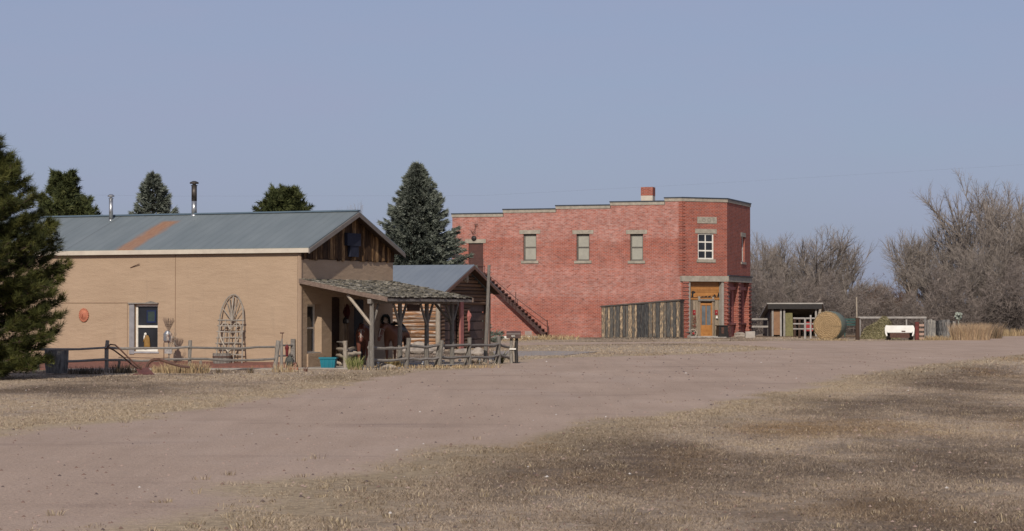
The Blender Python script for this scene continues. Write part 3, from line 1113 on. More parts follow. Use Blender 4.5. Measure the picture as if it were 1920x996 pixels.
# front window of the long wall
fr = MB()
fo = -0.11
fw = 0.06
fr.box(HL, wa0, wa1, fo - 0.04, fo + 0.02, wz0, wz0 + fw + 0.03)
fr.box(HL, wa0, wa1, fo - 0.04, fo + 0.02, wz1 - fw, wz1)
fr.box(HL, wa0, wa0 + fw, fo - 0.04, fo + 0.02, wz0 + fw, wz1 - fw)
fr.box(HL, wa1 - fw, wa1, fo - 0.04, fo + 0.02, wz0 + fw, wz1 - fw)
wzm = wz0 + (wz1 - wz0) * 0.53
fr.box(HL, wa0 + fw, wa1 - fw, fo - 0.035, fo + 0.025, wzm - 0.035, wzm + 0.035)
wf = fr.build('window', WHITE, house)
mb = MB()
mb.box(HL, wa0 + fw, wa1 - fw, fo - 0.03, fo - 0.02, wz0 + fw, wz1 - fw, 0.5)
mb.build('pane', GLASS, wf)
mb = MB()
mb.box(HL, wa1 - 0.0, wa1 + 0.17, -0.02, 0.03, wz0 - 0.08, wz1 + 0.04)
mb.box(HL, wa0 - 0.04, wa1, -0.02, 0.02, wz0 - 0.05, wz0)
mb.build('shutter_board', M('bluish_grey_paint', (0.30, 0.29, 0.30), (0.23, 0.22, 0.23), 5, 0.8), wf)
mb = MB()
mb.box(HL, wa0 - 0.03, wa1 + 0.2, 0.0, 0.07, wz1 + 0.02, wz1 + 0.055)
mb.prism(HL, [(wa0 + 0.05, wz1 + 0.055), (wa0 + 0.42, wz1 + 0.055), (wa0 + 0.24, wz1 + 0.10)], 0.0, 0.05)
mb.build('lintel', GREYWOOD, wf)
# stained glass panel hung behind the upper pane and a figurine standing on the sash (both sit on the pane plane)
s0, z1 = HL.at(288, 582); s1, z0 = HL.at(271, 605)
mb = MB()
for (a0, a1, b0, b1) in ((s0, s1, z1 - 0.035, z1), (s0, s1, z0, z0 + 0.035), (s0, s0 + 0.035, z0 + 0.035, z1 - 0.035), (s1 - 0.035, s1, z0 + 0.035, z1 - 0.035)):
    mb.box(HL, a0, a1, fo - 0.015, fo - 0.005, b0, b1)
sg = mb.build('hanging_picture', M('blue_glass_border', (0.016, 0.026, 0.085), (0.012, 0.02, 0.06), 8, 0.4), None, loc=HL.w(s0, fo, z0))
tag(sg, 'small blue-bordered glass picture hanging in the upper sash of the adobe house window', 'picture')
mb = MB()
mb.box(HL, s0 + 0.036, s1 - 0.036, fo - 0.014, fo - 0.008, z0 + 0.036, z1 - 0.036)
mb.build('picture_centre', M('green_glass', (0.04, 0.06, 0.05), (0.03, 0.04, 0.045), 12, 0.4), sg)
c0 = HL.at(273, 655)[0]; zb0 = wz0 + fw + 0.03
fig = thing('figurine', 'golden robed figurine with a white head standing behind the lower window sash', 'figurine', HL.w(c0, fo + 0.02, zb0))
mb = MB()
mb.lathe(HL.w(c0, fo + 0.03, zb0), [(0.10, 0), (0.095, 0.12), (0.085, 0.24), (0.07, 0.33), (0.045, 0.38), (0.02, 0.40)], 14, 0.5, sxy=(1, 0.35))
mb.tube([HL.w(c0 + 0.05, fo + 0.05, zb0 + 0.33), HL.w(c0 + 0.11, fo + 0.06, zb0 + 0.2)], [0.028, 0.02], 6, 0.5)
mb.build('robe', M('gold_cloth', (0.30, 0.17, 0.045), (0.2, 0.11, 0.03), 9, 0.7), fig, smooth=True)
mb = MB()
mb.blob(HL.w(c0 + 0.055, fo + 0.04, zb0 + 0.43), (0.045, 0.03, 0.05), 2, 0.05)
mb.blob(HL.w(c0 + 0.085, fo + 0.05, zb0 + 0.30), (0.025, 0.02, 0.11), 2, 0.05)
mb.build('head', WHITE, fig, smooth=True)

# cracks and conduit on the stucco
mb = MB()
s_, _ = HL.at(329, 500)
mb.box(HL, s_ - 0.007, s_ + 0.007, 0.0, 0.008, 0.3, zE)
s_, z_ = HL.at(239, 568)
mb.box(HL, s_ - 0.006, s_ + 0.006, 0.0, 0.008, 0.35, z_)
mb.box(HL, s_, LW, 0.0, 0.012, z_ - 0.008, z_ + 0.008)
mb.build('wall_conduit', M('conduit_paint', (0.25, 0.16, 0.10), (0.2, 0.13, 0.085), 5, 0.9), house)
p0, p1 = HL.at(245, 502), HL.at(263, 495)
mb = MB()
mb.tube([HL.w(p0[0], 0.01, p0[1]), HL.w(p1[0], 0.05, p1[1])], 0.012, 5)
mb.build('wall_rod', IRON, house)

# gable window: deep niche, white sash
fr = MB()
for (a0, a1, b0, b1) in ((gw0, gw1, gz0, gz0 + 0.06), (gw0, gw1, gz1 - 0.06, gz1), (gw0, gw0 + 0.06, gz0 + .06, gz1 - .06), (gw1 - 0.06, gw1, gz0 + .06, gz1 - .06),
                         (gw0 + .06, gw1 - .06, (gz0 + gz1) / 2, (gz0 + gz1) / 2 + 0.05)):
    fr.box(HG, a0, a1, -0.30, -0.24, b0, b1)
gwf = fr.build('window', WHITE, house)
mb = MB()
mb.box(HG, gw0 + 0.06, gw1 - 0.06, -0.285, -0.275, gz0 + 0.06, gz1 - 0.06, 0.5)
mb.build('pane', GLASS, gwf)
mb = MB()
mb.box(HG, gw0, gw1, -0.24, -0.02, gz0 + 0.0, gz0 + 0.035, 0.5)
mb.build('sill', CONC, gwf)
# door and fixtures under the porch
mb = MB()
mb.box(HG, dr0 + 0.03, dr1 - 0.03, -0.2, -0.15, 0.02, 2.06, 0.5)
for zz in (0.3, 1.15):
    mb.box(HG, dr0 + 0.17, dr1 - 0.17, -0.15, -0.135, zz, zz + 0.65, 0.4)
d_ = mb.build('door', DARKWOOD, house)
mb = MB()
mb.blob(HG.w(dr0 + 0.12, -0.1, 1.02), (0.03, 0.03, 0.03), 1, 0)
mb.build('handle', GALV, d_)
s0, z1 = HG.at(650, 574)
s1, z0 = HG.at(668, 650)
mb = MB()
mb.box(HG, s0, s0 + 0.34, 0.0, 0.07, 0.45, z1)
mb.build('door_post', M('tan_board', (0.22, 0.15, 0.10), (0.17, 0.11, 0.075), 4, 0.9), house)
mb = MB()
mb.box(HG, s0 + 0.36, s0 + 1.02, 0.003, 0.04, 0.05, 2.02)
mb.build('door', M('near_black_door', (0.022, 0.018, 0.016), (0.015, 0.012, 0.012), 4, 0.7), house)

# stove pipes
def pipe(px, pyt, pyb, rad, o, capm, bodym, label, twotone=False):
    s, _ = HL.at(px, pyb, o)
    zt_ = HL.at(px, pyt, o)[1]
    z0 = zEave + (zR - zEave) * (1 - abs(o + GW / 2) / (GW / 2 + EO)) - 0.08
    c = HL.w(s, o, z0)
    t_ = thing('stove_pipe', label, 'pipe', c)
    mb = MB()
    mb.lathe(c, [(rad, 0), (rad, (zt_ - z0) * (0.45 if twotone else 0.86))], 16, 0.5)
    mb.lathe(c, [(rad * 1.5, 0.0), (rad * 1.4, 0.06), (rad, 0.09)], 16, 0.5)
    mb.build('pipe', bodym, t_, smooth=True)
    if twotone:
        mb = MB()
        mb.lathe(c + Vector((0, 0, (zt_ - z0) * 0.44)), [(rad * 1.01, 0), (rad * 1.01, (zt_ - z0) * 0.44)], 16, 0.5)
        mb.build('upper_pipe', SOOT, t_, smooth=True)
    mb = MB()
    h0 = (zt_ - z0)
    mb.lathe(c + Vector((0, 0, h0 * 0.85)), [(rad * 1.0, 0), (rad * 1.25, 0.02), (rad * 1.25, 0.03), (rad * 0.7, 0.035), (rad * 0.7, 0.07), (rad * 1.65, 0.075),
                                            (rad * 1.65, 0.12), (rad * 0.6, 0.16)], 16, 0.5)
    mb.build('cap', capm, t_)


pipe(208, 366, 413, 0.065, -GW / 2 + 0.35, GALV, GALV, 'thin silver stove pipe near the pines on the adobe house roof')
pipe(364, 339, 404, 0.085, -GW / 2 + 0.02, SOOT, GALV, 'taller soot-topped stove pipe at the middle of the adobe house ridge', True)

# ------------------------------------------------------------------ porch
pz_t, pz_b = 2.62, 2.08
PS = 2.86
PA1 = 5.75
porch = thing('porch', 'open timber porch with mossy shake roof on the adobe house gable end', 'porch', HG.w(0, PS / 2, 0))
mb = MB()
nrow = 17
for i in range(nrow):
    o0 = PS * 1.0 - PS * i / nrow + 0.02
    a = -0.06 + random.uniform(-0.05, 0.05)
    zz0 = pz_b + (pz_t - pz_b) * (PS - o0) / PS
    while a < PA1:
        wd = random.uniform(0.09, 0.20)
        ln = PS / nrow * random.uniform(1.15, 1.9)
        lift = random.uniform(0.015, 0.05)
        e0 = o0 + random.uniform(-0.03, 0.03)
        k = (pz_t - pz_b) / PS
        q = []
        for (aa, oo, up) in ((a, e0, lift), (a + wd - 0.01, e0, lift + random.uniform(-0.012, 0.012)), (a + wd - 0.01, e0 - ln, 0.008), (a, e0 - ln, 0.008)):
            q.append((aa, max(oo, 0.0), zz0 + (o0 - max(oo, 0.0)) * k + up))
        q2 = [(x, y, z - 0.022) for x, y, z in q]
        of = random.uniform(0, 40)
        mb.add([HG.w(*x) for x in q + q2], [(0, 1, 2, 3), (7, 6, 5, 4), (0, 4, 5, 1), (1, 5, 6, 2), (2, 6, 7, 3), (3, 7, 4, 0)],
               [(x[0] + of, x[1], x[1]) for x in q + q2])
        a += wd
pr = mb.build('shake_roof', SHINGLE, porch)
mb = MB()     # sheathing below shakes
for (a0, a1) in ((-0.05, PA1),):
    q = [(a0, 0, pz_t - 0.02), (a1, 0, pz_t - 0.02), (a1, PS, pz_b - 0.02), (a0, PS, pz_b - 0.02)]
    q2 = [(x, y, z - 0.03) for x, y, z in q]
    mb.add([HG.w(*x) for x in q + q2], [(0, 1, 2, 3), (7, 6, 5, 4), (0, 4, 5, 1), (1, 5, 6, 2), (2, 6, 7, 3), (3, 7, 4, 0)], q + q2)
mb.build('sheathing', DARKWOOD, porch)
BEAMW = M('brown_weathered_beam', (0.20, 0.145, 0.115), (0.12, 0.085, 0.068), 6, 0.85, stretch=(2, 4, 4), bmp=0.4)
for a0 in (-0.10, PA1):
    mb = MB()
    q = [(a0, 0.0, pz_t - 0.0), (a0, PS + 0.04, pz_b + 0.0), (a0, PS + 0.04, pz_b - 0.13), (a0, 0.0, pz_t - 0.13)]
    q2 = [(a0 + 0.05, y, z) for x, y, z in q]
    mb.add([HG.w(*x) for x in q + q2], [(0, 1, 2, 3), (7, 6, 5, 4), (0, 4, 5, 1), (1, 5, 6, 2), (2, 6, 7, 3), (3, 7, 4, 0)], [(x[1], x[0], x[2]) for x in q + q2])
    mb.build('rafter', BEAMW, porch)
for a0 in np.arange(0.6, PA1 - 0.2, 0.62):
    mb = MB()
    q = [(a0, 0.02, pz_t - 0.055), (a0, PS - 0.03, pz_b - 0.055), (a0, PS - 0.03, pz_b - 0.14), (a0, 0.02, pz_t - 0.14)]
    q2 = [(a0 + 0.05, y, z) for x, y, z in q]
    mb.add([HG.w(*x) for x in q + q2], [(0, 1, 2, 3), (7, 6, 5, 4), (0, 4, 5, 1), (1, 5, 6, 2), (2, 6, 7, 3), (3, 7, 4, 0)], q + q2)
    mb.build('rafter', DARKWOOD, porch)
PO = 2.3
zbeam = pz_b + (pz_t - pz_b) * (PS - PO) / PS - 0.16
mb = MB()
mb.box(HG, -0.06, PA1 + 0.1, PO - 0.06, PO + 0.06, zbeam - 0.13, zbeam)
mb.build('beam', GREYWOOD, porch)
for k, a0 in enumerate((0.10, 1.9, 3.7, 5.48)):
    mb = MB()
    mb.tube([HG.w(a0 + random.uniform(-.02, .02), PO, 0), HG.w(a0, PO, 0.9), HG.w(a0, PO, zbeam - 0.13)], [0.075, 0.068, 0.065], 8)
    mb.build('post', POSTWOOD, porch)
    for sgn in ((1, -1) if k else (1,)):
        mb = MB()
        mb.tube([HG.w(a0, PO, zbeam - 0.80), HG.w(a0 + sgn * 0.42, PO, zbeam - 0.14)], [0.045, 0.045], 6)
        mb.build('brace', POSTWOOD, porch)
    if k in (0, 3):
        mb = MB()
        mb.tube([HG.w(a0 - 0.02, PO, zbeam - 0.75), HG.w(a0 - 0.02, PO - 0.78, zbeam + 0.12)], [0.045, 0.045], 6)
        mb.build('brace', PALEWOOD, porch)
# fascia / eave beam
mb = MB()
mb.box(HG, -0.04, PA1, PS - 0.03, PS + 0.0, pz_b - 0.12, pz_b - 0.025)
mb.build('eave_board', GREYWOOD, porch)
mb = MB()
mb.box(HG, 2.4, 3.2, PO - 0.02, PO + 0.02, zbeam - 0.34, zbeam - 0.14)
mb.build('hanging_plank', DARKWOOD, porch)
flat('porch_floor', [HG.w(a, o, 0) for a, o in ((-0.3, 0.02), (-0.3, 2.7), (6.2, 2.7), (6.2, 0.02))], 0.03, CONC, 'concrete slab under the shake roofed porch')

# ------------------------------------------------------------------ things around the adobe house
flat('mulch_bed', [HL.w(0.1, 0.02, 0), G(556, 691.8), G(330, 692.5), G(60, 693.5), G(-60, 694), HL.w(13.5, 0.02, 0)], 0.03, SOIL, 'red mulch bed along the foot of the tan stucco wall')
for v_ in bpy.data.objects['mulch_bed'].data.vertices:      # banked up against the wall
    if v_.co.z > 0:
        o_ = (Vector(v_.co) - HL.O).dot(HL.N)
        v_.co.z = 0.03 + 0.15 * max(0, 1 - o_ / 2.0)
flat('kerb_edging', [G(562, 692.6), G(562, 693.6), G(330, 694.4), G(90, 695.6), G(90, 694.4), G(330, 693.2)], 0.045, CONC, 'low concrete edging in front of the red mulch bed')

# round clay sun face plaque
cs, cz = HL.at(158, 591)
pl = thing('sun_plaque', 'round terracotta sun face plaque hung on the tan stucco wall', 'wall plaque', HL.w(cs, 0.0, cz))
mb = MB()
c_ = HL.w(cs, 0.005, cz)
FF = HL
mb.lathe(c_, [(0.185, 0), (0.19, 0.02), (0.17, 0.035), (0.14, 0.03), (0.125, 0.035), (0.10, 0.065), (0.05, 0.085), (0.01, 0.09)], 28, 0.5, F=FF, sxy=(0.93, 1.1))
for k in range(20):
    a = 2 * PI * k / 20
    mb.blob(HL.w(cs + 0.165 * math.cos(a), 0.035, cz + 0.195 * math.sin(a)), (0.022, 0.022, 0.022), 1, 0)
mb.build('disc', TERRA, pl, smooth=True)
mb = MB()
TF = M('dark_terracotta', (0.33, 0.09, 0.055), (0.25, 0.07, 0.045), 12, 0.85)
mb.blob(HL.w(cs, 0.095, cz - 0.005), (0.02, 0.02, 0.045), 2, 0)
for sg_ in (-1, 1):
    mb.blob(HL.w(cs + sg_ * 0.045, 0.08, cz + 0.04), (0.022, 0.012, 0.012), 1, 0)
mb.blob(HL.w(cs, 0.08, cz - 0.065), (0.035, 0.014, 0.013), 1, 0)
mb.build('face', TF, pl, smooth=True)

# half barrel planter
def barrel(px, py, r, h, label, mat, bands=True):
    g = G(px, py)
    t_ = thing('barrel_planter', label, 'barrel', g)
    mb = MB()
    n = 18
    for k in range(n):
        a0, a1 = 2 * PI * k / n + 0.01, 2 * PI * (k + 1) / n - 0.01
        q = []
        zz = h + random.uniform(-0.01, 0.01)
        for (rr, z) in ((r * 0.88, 0.03), (r * 0.97, h * 0.45), (r, zz), (r * 0.90, zz), (r * 0.86, h * 0.5), (r * 0.8, 0.03)):
            q += [(math.cos(a0) * rr, math.sin(a0) * rr, z), (math.cos(a1) * rr, math.sin(a1) * rr, z)]
        fs = [(2 * i, 2 * i + 1, 2 * ((i + 1) % 6) + 1, 2 * ((i + 1) % 6)) for i in range(6)] + [(0, 2, 4, 6, 8, 10), (11, 9, 7, 5, 3, 1)]
        mb.add([Vector(x) + g for x in q], fs, [(x[2], a0 * 3, x[0]) for x in q])
    mb.build('staves', mat, t_)
    if bands:
        for zz in (h * 0.22, h * 0.72):
            mb = MB()
            mb.lathe(g + Vector((0, 0, zz)), [(r * 0.97, 0), (r * 1.0 + 0.002, 0.0), (r * 1.005 + 0.004, 0.04), (r * 0.97, 0.04)], 24, 0.5)
            mb.build('hoop', IRON, t_)
    mb = MB()
    mb.lathe(g + Vector((0, 0, h * 0.8)), [(r * 0.87, 0), (r * 0.5, 0.02), (0.01, 0.03)], 16, 0.5)
    mb.build('soil', SOIL, t_)
    return t_


barrel(417, 690, 0.29, 0.43, 'grey half barrel planter with iron hoops in front of the heart trellis', GREYWOOD)
barrel(106, 702, 0.32, 0.63, 'dark weathered tub planter beside the big pine tree', M('grey_bark_tub', (0.21, 0.20, 0.185), (0.07, 0.065, 0.06), 5, 0.95, stretch=(1, 4, 4), bmp=0.6), False)

# heart trellis of twigs, leaning on the wall
TB = HL.sh(HL.at(431, 600)[0], 0.5)
tb_s, _ = HL.at(457, 684)
t0s = HL.at(427, 684, 0.4)[0]
tre = thing('twig_trellis', 'arched twig trellis with a heart leaning on the tan wall', 'trellis', HL.w(t0s, 0.4, 0))
TZ = HL.at(431, 553)[1]


def TP(x, z):     # x in metres to the right in the picture, z up; leans on the wall
    return HL.w(t0s - x, 0.45 - 0.38 * z / TZ, z)


TWM = M('pale_peeled_twigs', (0.34, 0.30, 0.255), (0.19, 0.165, 0.14), 9, 0.9)
W2 = 0.40
arcz = TZ - 0.75
def ribbon(name, pts, rad, parent, mat, n=5):
    mb = MB()
    mb.tube([TP(x + random.uniform(-.008, .008), z + random.uniform(-.008, .008)) for x, z in pts], rad, n)
    mb.build(name, mat, parent)
ribbon('arch', [(-W2 + 0.02, 0)] + [(-W2, z) for z in (0.6, 1.1, arcz)] + [(-W2 * math.cos(a), arcz + (TZ - arcz) * math.sin(a)) for a in np.linspace(0.2, PI - 0.2, 12)]
       + [(W2, arcz), (W2 + 0.02, 1.0), (W2 + 0.08, 0.5), (W2 + 0.10, 0)], 0.022, tre, TWM)
for x in (-0.19, 0.0, 0.19):
    ribbon('upright', [(x, 0.05), (x * 1.02, 0.8), (x, arcz + 0.02)], 0.018, tre, TWM)
for i, z in enumerate(np.linspace(0.22, arcz, 8)):
    ribbon('crosspiece', [(-W2 - 0.06, z + random.uniform(-.02, .02)), (0, z + random.uniform(-.02, .02)), (W2 + 0.08 - 0.03 * z, z)], 0.02 if i < 7 else 0.026, tre, TWM)
for a in (-1.0, -0.62, -0.3, 0.0, 0.3, 0.62, 1.0):
    rr = 0.33 / max(math.cos(a * 0.9), 0.3) * 0.9
    ribbon('ray', [(0.02 * a, arcz + 0.02), (W2 * 0.93 * math.sin(a * 1.05), arcz + (TZ - arcz) * 0.93 * math.cos(a * 1.05))], 0.014 if a else 0.026, tre, TWM)
hz = arcz - 0.28
for sgx in (-1, 1):
    ribbon('heart', [(0, hz + 0.0), (sgx * 0.13, hz + 0.17), (sgx * 0.26, hz + 0.2), (sgx * 0.36, hz + 0.08), (sgx * 0.36, hz - 0.12), (sgx * 0.26, hz - 0.34), (sgx * 0.1, hz - 0.56), (0, hz - 0.66)], 0.026, tre, PALEWOOD)

# tin scarecrow / metal figure with broom hair
sg_s, _ = HL.at(316, 668, 0.9)
bs = HL.w(sg_s, 0.9, 0)
scp = thing('garden_scarecrow', 'small tin garden scarecrow with upturned broom head beside the window', 'garden ornament', bs)
def SP(x, z, o=0.0): return HL.w(sg_s - x, 0.9 + o, z)
ztop = HL.at(316, 597, 0.9)[1]
mb = MB()
mb.tube([SP(0.02, 0), SP(0.0, ztop - 0.38)], 0.022, 6)
mb.build('pole', GREYWOOD, scp)
mb = MB()
zc = ztop - 0.72
mb.lathe(SP(-0.03, zc), [(0.10, 0), (0.13, 0.06), (0.13, 0.26), (0.07, 0.34), (0.04, 0.36)], 14, 0.5, sxy=(1, 0.7))
mb.build('tin_body', GALV, scp)
mb = MB()
mb.blob(SP(0.04, zc + 0.16, 0.1), (0.05, 0.03, 0.12), 2, 0.1)
mb.tube([SP(0.1, zc + 0.3, 0.08), SP(0.16, zc + 0.16, 0.08), SP(0.14, zc + 0.02, 0.08)], 0.022, 6)
mb.build('cloth_scarf', M('white_brown_cloth', (0.45, 0.40, 0.34), (0.12, 0.055, 0.045), 12, 0.9), scp)
mb = MB()
for k in range(60):
    x = random.uniform(-0.2, 0.2)
    mb.tube([SP(x * 0.12, ztop - 0.36), SP(x * 0.6, ztop - 0.2, random.uniform(-.02, .02)), SP(x, ztop - random.uniform(-0.03, 0.08), random.uniform(-.05, .05))], 0.0045, 3, cap=False)
for z in (0.17, 0.22):
    mb.tube([SP(-0.12, ztop - z + 0.0, 0.02), SP(0.12, ztop - z, 0.02)], 0.009, 4)
mb.build('broom_head', M('broom_straw', (0.24, 0.17, 0.12), (0.14, 0.10, 0.08), 9, 0.9), scp)
mb = MB()
for k in range(16):
    a = random.uniform(0, 6.28)
    c = (0.2 + random.uniform(-.05, .07), zc + random.uniform(-0.4, 0.35))
    mb.tube([SP(0.05, zc + random.uniform(-.4, .2)), SP(c[0], c[1]), SP(c[0] + 0.06 * math.cos(a), c[1] + 0.1 * math.sin(a))], 0.005, 3, cap=False)
mb.build('dry_vine', TWM, scp)
mb = MB()
mb.box(HL, sg_s - 0.15, sg_s + 0.10, 0.95, 0.965, 0.42, 0.62, 0.5)
mb.build('metal_plate', M('pale_tin', (0.38, 0.36, 0.34), (0.22, 0.2, 0.2), 20, 0.6), scp)
mb = MB()
mb.tube([HL.w(sg_s + 0.13, 0.95, 0), HL.w(sg_s + 0.13, 0.95, 0.75)], 0.012, 5)
mb.build('stake', IRON, scp)

# ---- rail fences
def rail_fence(name, label, posts, rails, parent_px, rad=0.05):
    g0 = posts[0][0]
    t_ = thing(name, label, 'fence', g0)
    for (g, h, r, lx, ly) in posts:
        mb = MB()
        n = 5
        pts, rr = [], []
        for i in range(n):
            q = i / (n - 1)
            pts.append(g + Vector((lx * q + random.uniform(-.012, .012), ly * q + random.uniform(-.012, .012), h * q)))
            rr.append(r * random.uniform(0.88, 1.12))
        mb.tube(pts, rr, 7)
        mb.build('post', POSTWOOD, t_)
    for (a, b, r) in rails:
        mb = MB()
        n = 6
        pts, rr = [], []
        for i in range(n):
            q = i / (n - 1)
            pts.append(a.lerp(b, q) + Vector((0, random.uniform(-.01, .01), random.uniform(-.02, .02) - 0.03 * math.sin(PI * q))))
            rr.append(r * random.uniform(0.85, 1.15))
        mb.tube(pts, rr, 6)
        mb.build('rail', GREYWOOD, t_)
    return t_


Y_of = lambda px, py: G(px, py)
fA = [(-60, 701, 0.80), (199, 697.5, 0.87), (355, 695.5, 0.86), (515, 694, 0.84)]
posts, rails = [], []
gs = [G(x, y) for x, y, h in fA]
for i, (x, y, h) in enumerate(fA):
    posts.append((gs[i], h, 0.055 if i < 3 else 0.07, 0.03 if i < 3 else 0.10, 0))
for i in range(3):
    for zz in (0.66, 0.33):
        dz = 0.02 * i
        rails.append((gs[i] + Vector((0, -0.05, zz)), gs[i + 1] + Vector((0, -0.05, zz)), 0.038))
for x in (70, 222, 375):
    gg = G(x, 697)
    posts.append((gg + Vector((0, 0.12, 0)), 0.30, 0.04, 0, 0))
rail_fence('rail_fence', 'two-rail grey wooden fence in front of the long tan wall', posts, rails, None)
# leaning pair of boards by the corner
g1, g2 = G(521, 692), G(550, 691)
tt = thing('gate_posts', 'short gate of leaning grey boards with rusty tools at the tan house corner', 'gate', g1)
mb = MB()
mb.box(WF(g2), -0.08, 0.05, -0.05, 0.02, 0, 0.86, j=0.01)
mb.build('post', GREYWOOD, tt)
for zz in (0.68, 0.38):
    mb = MB()
    mb.tube([g1 + Vector((0, 0, zz)), g2 + Vector((0, 0, zz))], 0.03, 6)
    mb.build('rail', GREYWOOD, tt)
g = G(528, 695)
tt = thing('hand_pump', 'rusty old hand tool stake with grey lower post by the house corner', 'garden ornament', g)
mb = MB(); mb.tube([g, g + Vector((0.0, 0, 0.66)), g + Vector((0.01, 0, 0.9))], [0.045, 0.04, 0.02], 7); mb.build('stem', GREYWOOD, tt)
mb = MB(); mb.tube([g + Vector((0.01, 0, 0.88)), g + Vector((0.02, 0, 1.06))], 0.012, 5); mb.tube([g + Vector((-0.05, 0, 1.06)), g + Vector((0.07, 0, 1.06))], 0.016, 5); mb.build('handle', IRON, tt)
g = G(537, 690)
tt = thing('board_sign', 'small blank brown board nailed above red tools between the leaning posts', 'sign', g)
mb = MB(); mb.box(WF(g), -0.10, 0.12, 0.02, 0.045, 0.76, 0.88); mb.build('board', DARKWOOD, tt)
mb = MB(); mb.tube([g + Vector((0.0, 0.03, 0)), g + Vector((0, 0.03, 0.8))], 0.02, 5); mb.build('stake', GREYWOOD, tt)
g = G(537, 692)
tt = thing('red_lantern', 'dull red metal lantern hanging between the leaning posts at the house corner', 'lantern', g)
mb = MB(); mb.lathe(g + Vector((0.02, -0.05, 0.36)), [(0.02, 0), (0.04, 0.03), (0.045, 0.18), (0.065, 0.26), (0.04, 0.31), (0.02, 0.34)], 12, 0.5); mb.build('body', M('old_red_enamel', (0.16, 0.02, 0.022), (0.09, 0.015, 0.016), 9, 0.7), tt)
mb = MB(); mb.tube([g + Vector((-0.03, -0.05, 0.70)), g + Vector((0.02, -0.05, 0.78)), g + Vector((0.07, -0.05, 0.70))], 0.008, 4); mb.build('handle', PALEWOOD, tt)
mb = MB(); mb.blob(g + Vector((0.08, 0.0, 0.22)), (0.09, 0.05, 0.17), 2, 0.25)
o_ = mb.build('metal_scoop', M('dark_green_tin', (0.06, 0.065, 0.055), (0.04, 0.04, 0.035), 6, 0.6), None, loc=g + Vector((0.08, 0, 0)))
tag(o_, 'dark dented metal scoop leaning below the red lantern', 'garden ornament')
mb = MB(); mb.box(WF(G(551, 694)), -0.13, 0.13, -0.06, 0.06, 0, 0.09, j=0.008)
tag(mb.build('paving_brick', BRICKR, None, loc=G(551, 694)), 'reddish paving block lying at the tan house corner', 'brick')

# ---- plough
pg = G(270, 703)
plow = thing('walking_plough', 'rusty horse-drawn walking plough resting in front of the rail fence', 'plough', pg)
Yp = pg.y
def PP(px, py, dy=0.0):
    return P(px, py, Yp + dy)
for k, dy in ((0, -0.12), (1, 0.28)):
    mb = MB()
    if k == 0:
        pts = [PP(201, 651, dy), PP(207, 646, dy), PP(216, 647, dy), PP(226, 656, dy), PP(238, 668, dy), PP(252, 681, dy), PP(266, 693, dy * 0.3)]
    else:
        pts = [PP(196, 655, dy), PP(203, 652, dy), PP(214, 657, dy), PP(230, 669, dy), PP(248, 684, dy), PP(262, 694, dy * 0.3)]
    mb.tube(pts, 0.022, 6)
    mb.build('handle', IRON, plow)
mb = MB()
mb.tube([PP(274, 692), PP(278, 682), PP(284, 676), PP(293, 674), PP(305, 676), PP(322, 682), PP(340, 687), PP(356, 689)], [0.04, 0.04, 0.042, 0.045, 0.045, 0.04, 0.035, 0.03], 7)
mb.build('beam', M('rusty_beam', (0.14, 0.075, 0.055), (0.09, 0.05, 0.04), 6, 0.8), plow)
mb = MB()
q = [PP(255, 692), PP(277, 689, -0.05), PP(290, 705, -0.2), PP(262, 706, -0.18)]
q[2].z = 0.01; q[3].z = 0.01
pts = [x for x in q] + [x + Vector((0, 0.03, 0)) for x in q]
mb.add(pts, [(0, 1, 2, 3), (7, 6, 5, 4), (0, 4, 5, 1), (1, 5, 6, 2), (2, 6, 7, 3), (3, 7, 4, 0)], None, 0.5)
q = [PP(238, 703), PP(256, 691), PP(278, 690), PP(291, 707, -0.25)]
mb.tube([PP(232, 706, 0.05), PP(262, 703, -0.05), PP(291, 707, -0.2)], [0.03, 0.05, 0.02], 6)
mb.build('share', M('rusty_share', (0.12, 0.045, 0.04), (0.075, 0.03, 0.03), 6, 0.7), plow)
mb = MB()
mb.tube([PP(238, 668, -0.12), PP(240, 672, 0.28)], 0.012, 5)
mb.tube([PP(222, 670, 0), PP(300, 672, 0.1), PP(318, 671, 0.1)], 0.008, 4)
mb.build('brace', IRON, plow)

# plants round the house front
STRAW = [(0.40, 0.30, 0.17), (0.30, 0.22, 0.13), (0.22, 0.15, 0.09)]
plant('dry_grass_clump', 348, 700, 0.55, 0.34, 420, STRAW, 'broad straw-brown grass clump under the end of the plough beam', 'grass clump', 0.01, 0.7, seed=2, sx=1.15, sy=0.5)
plant('dry_grass_clump', 307, 699, 0.36, 0.26, 230, STRAW, 'smaller straw grass clump just right of the plough share', 'grass clump', 0.01, 0.7, seed=3, sy=0.5)
DK = [(0.10, 0.075, 0.05), (0.06, 0.055, 0.04), (0.14, 0.10, 0.07)]
plant('dead_shrub', 236, 700, 0.42, 0.30, 260, DK, 'dark dead shrub behind the plough handles', 'shrub', 0.008, 0.6, seed=4, sy=0.5)
plant('dead_shrub', 160, 702, 0.5, 0.24, 240, DK, 'low dark dead shrub right of the dark tub planter', 'shrub', 0.008, 0.6, seed=14, sy=0.5)
plant('dead_shrub', 190, 699, 0.3, 0.2, 120, [(0.35, 0.3, 0.25), (0.12, 0.09, 0.07)], 'sparse pale dead shrub left of the plough', 'shrub', 0.006, 0.6, seed=15)
plant('dry_weed', 468, 700, 0.10, 0.22, 50, DK + STRAW, 'small brown weed below the half barrel planter', 'weed', 0.008, 0.7, seed=5)
plant('dry_weed', 412, 699, 0.09, 0.16, 40, DK + STRAW, 'tiny weed in front of the half barrel planter', 'weed', 0.008, 0.7, seed=16)
plant('dry_weed', 573, 697, 0.05, 0.16, 26, [(0.12, 0.05, 0.04), (0.2, 0.1, 0.07)], 'reddish weed at the foot of the tan house corner', 'weed', 0.008, 0.5, seed=6)
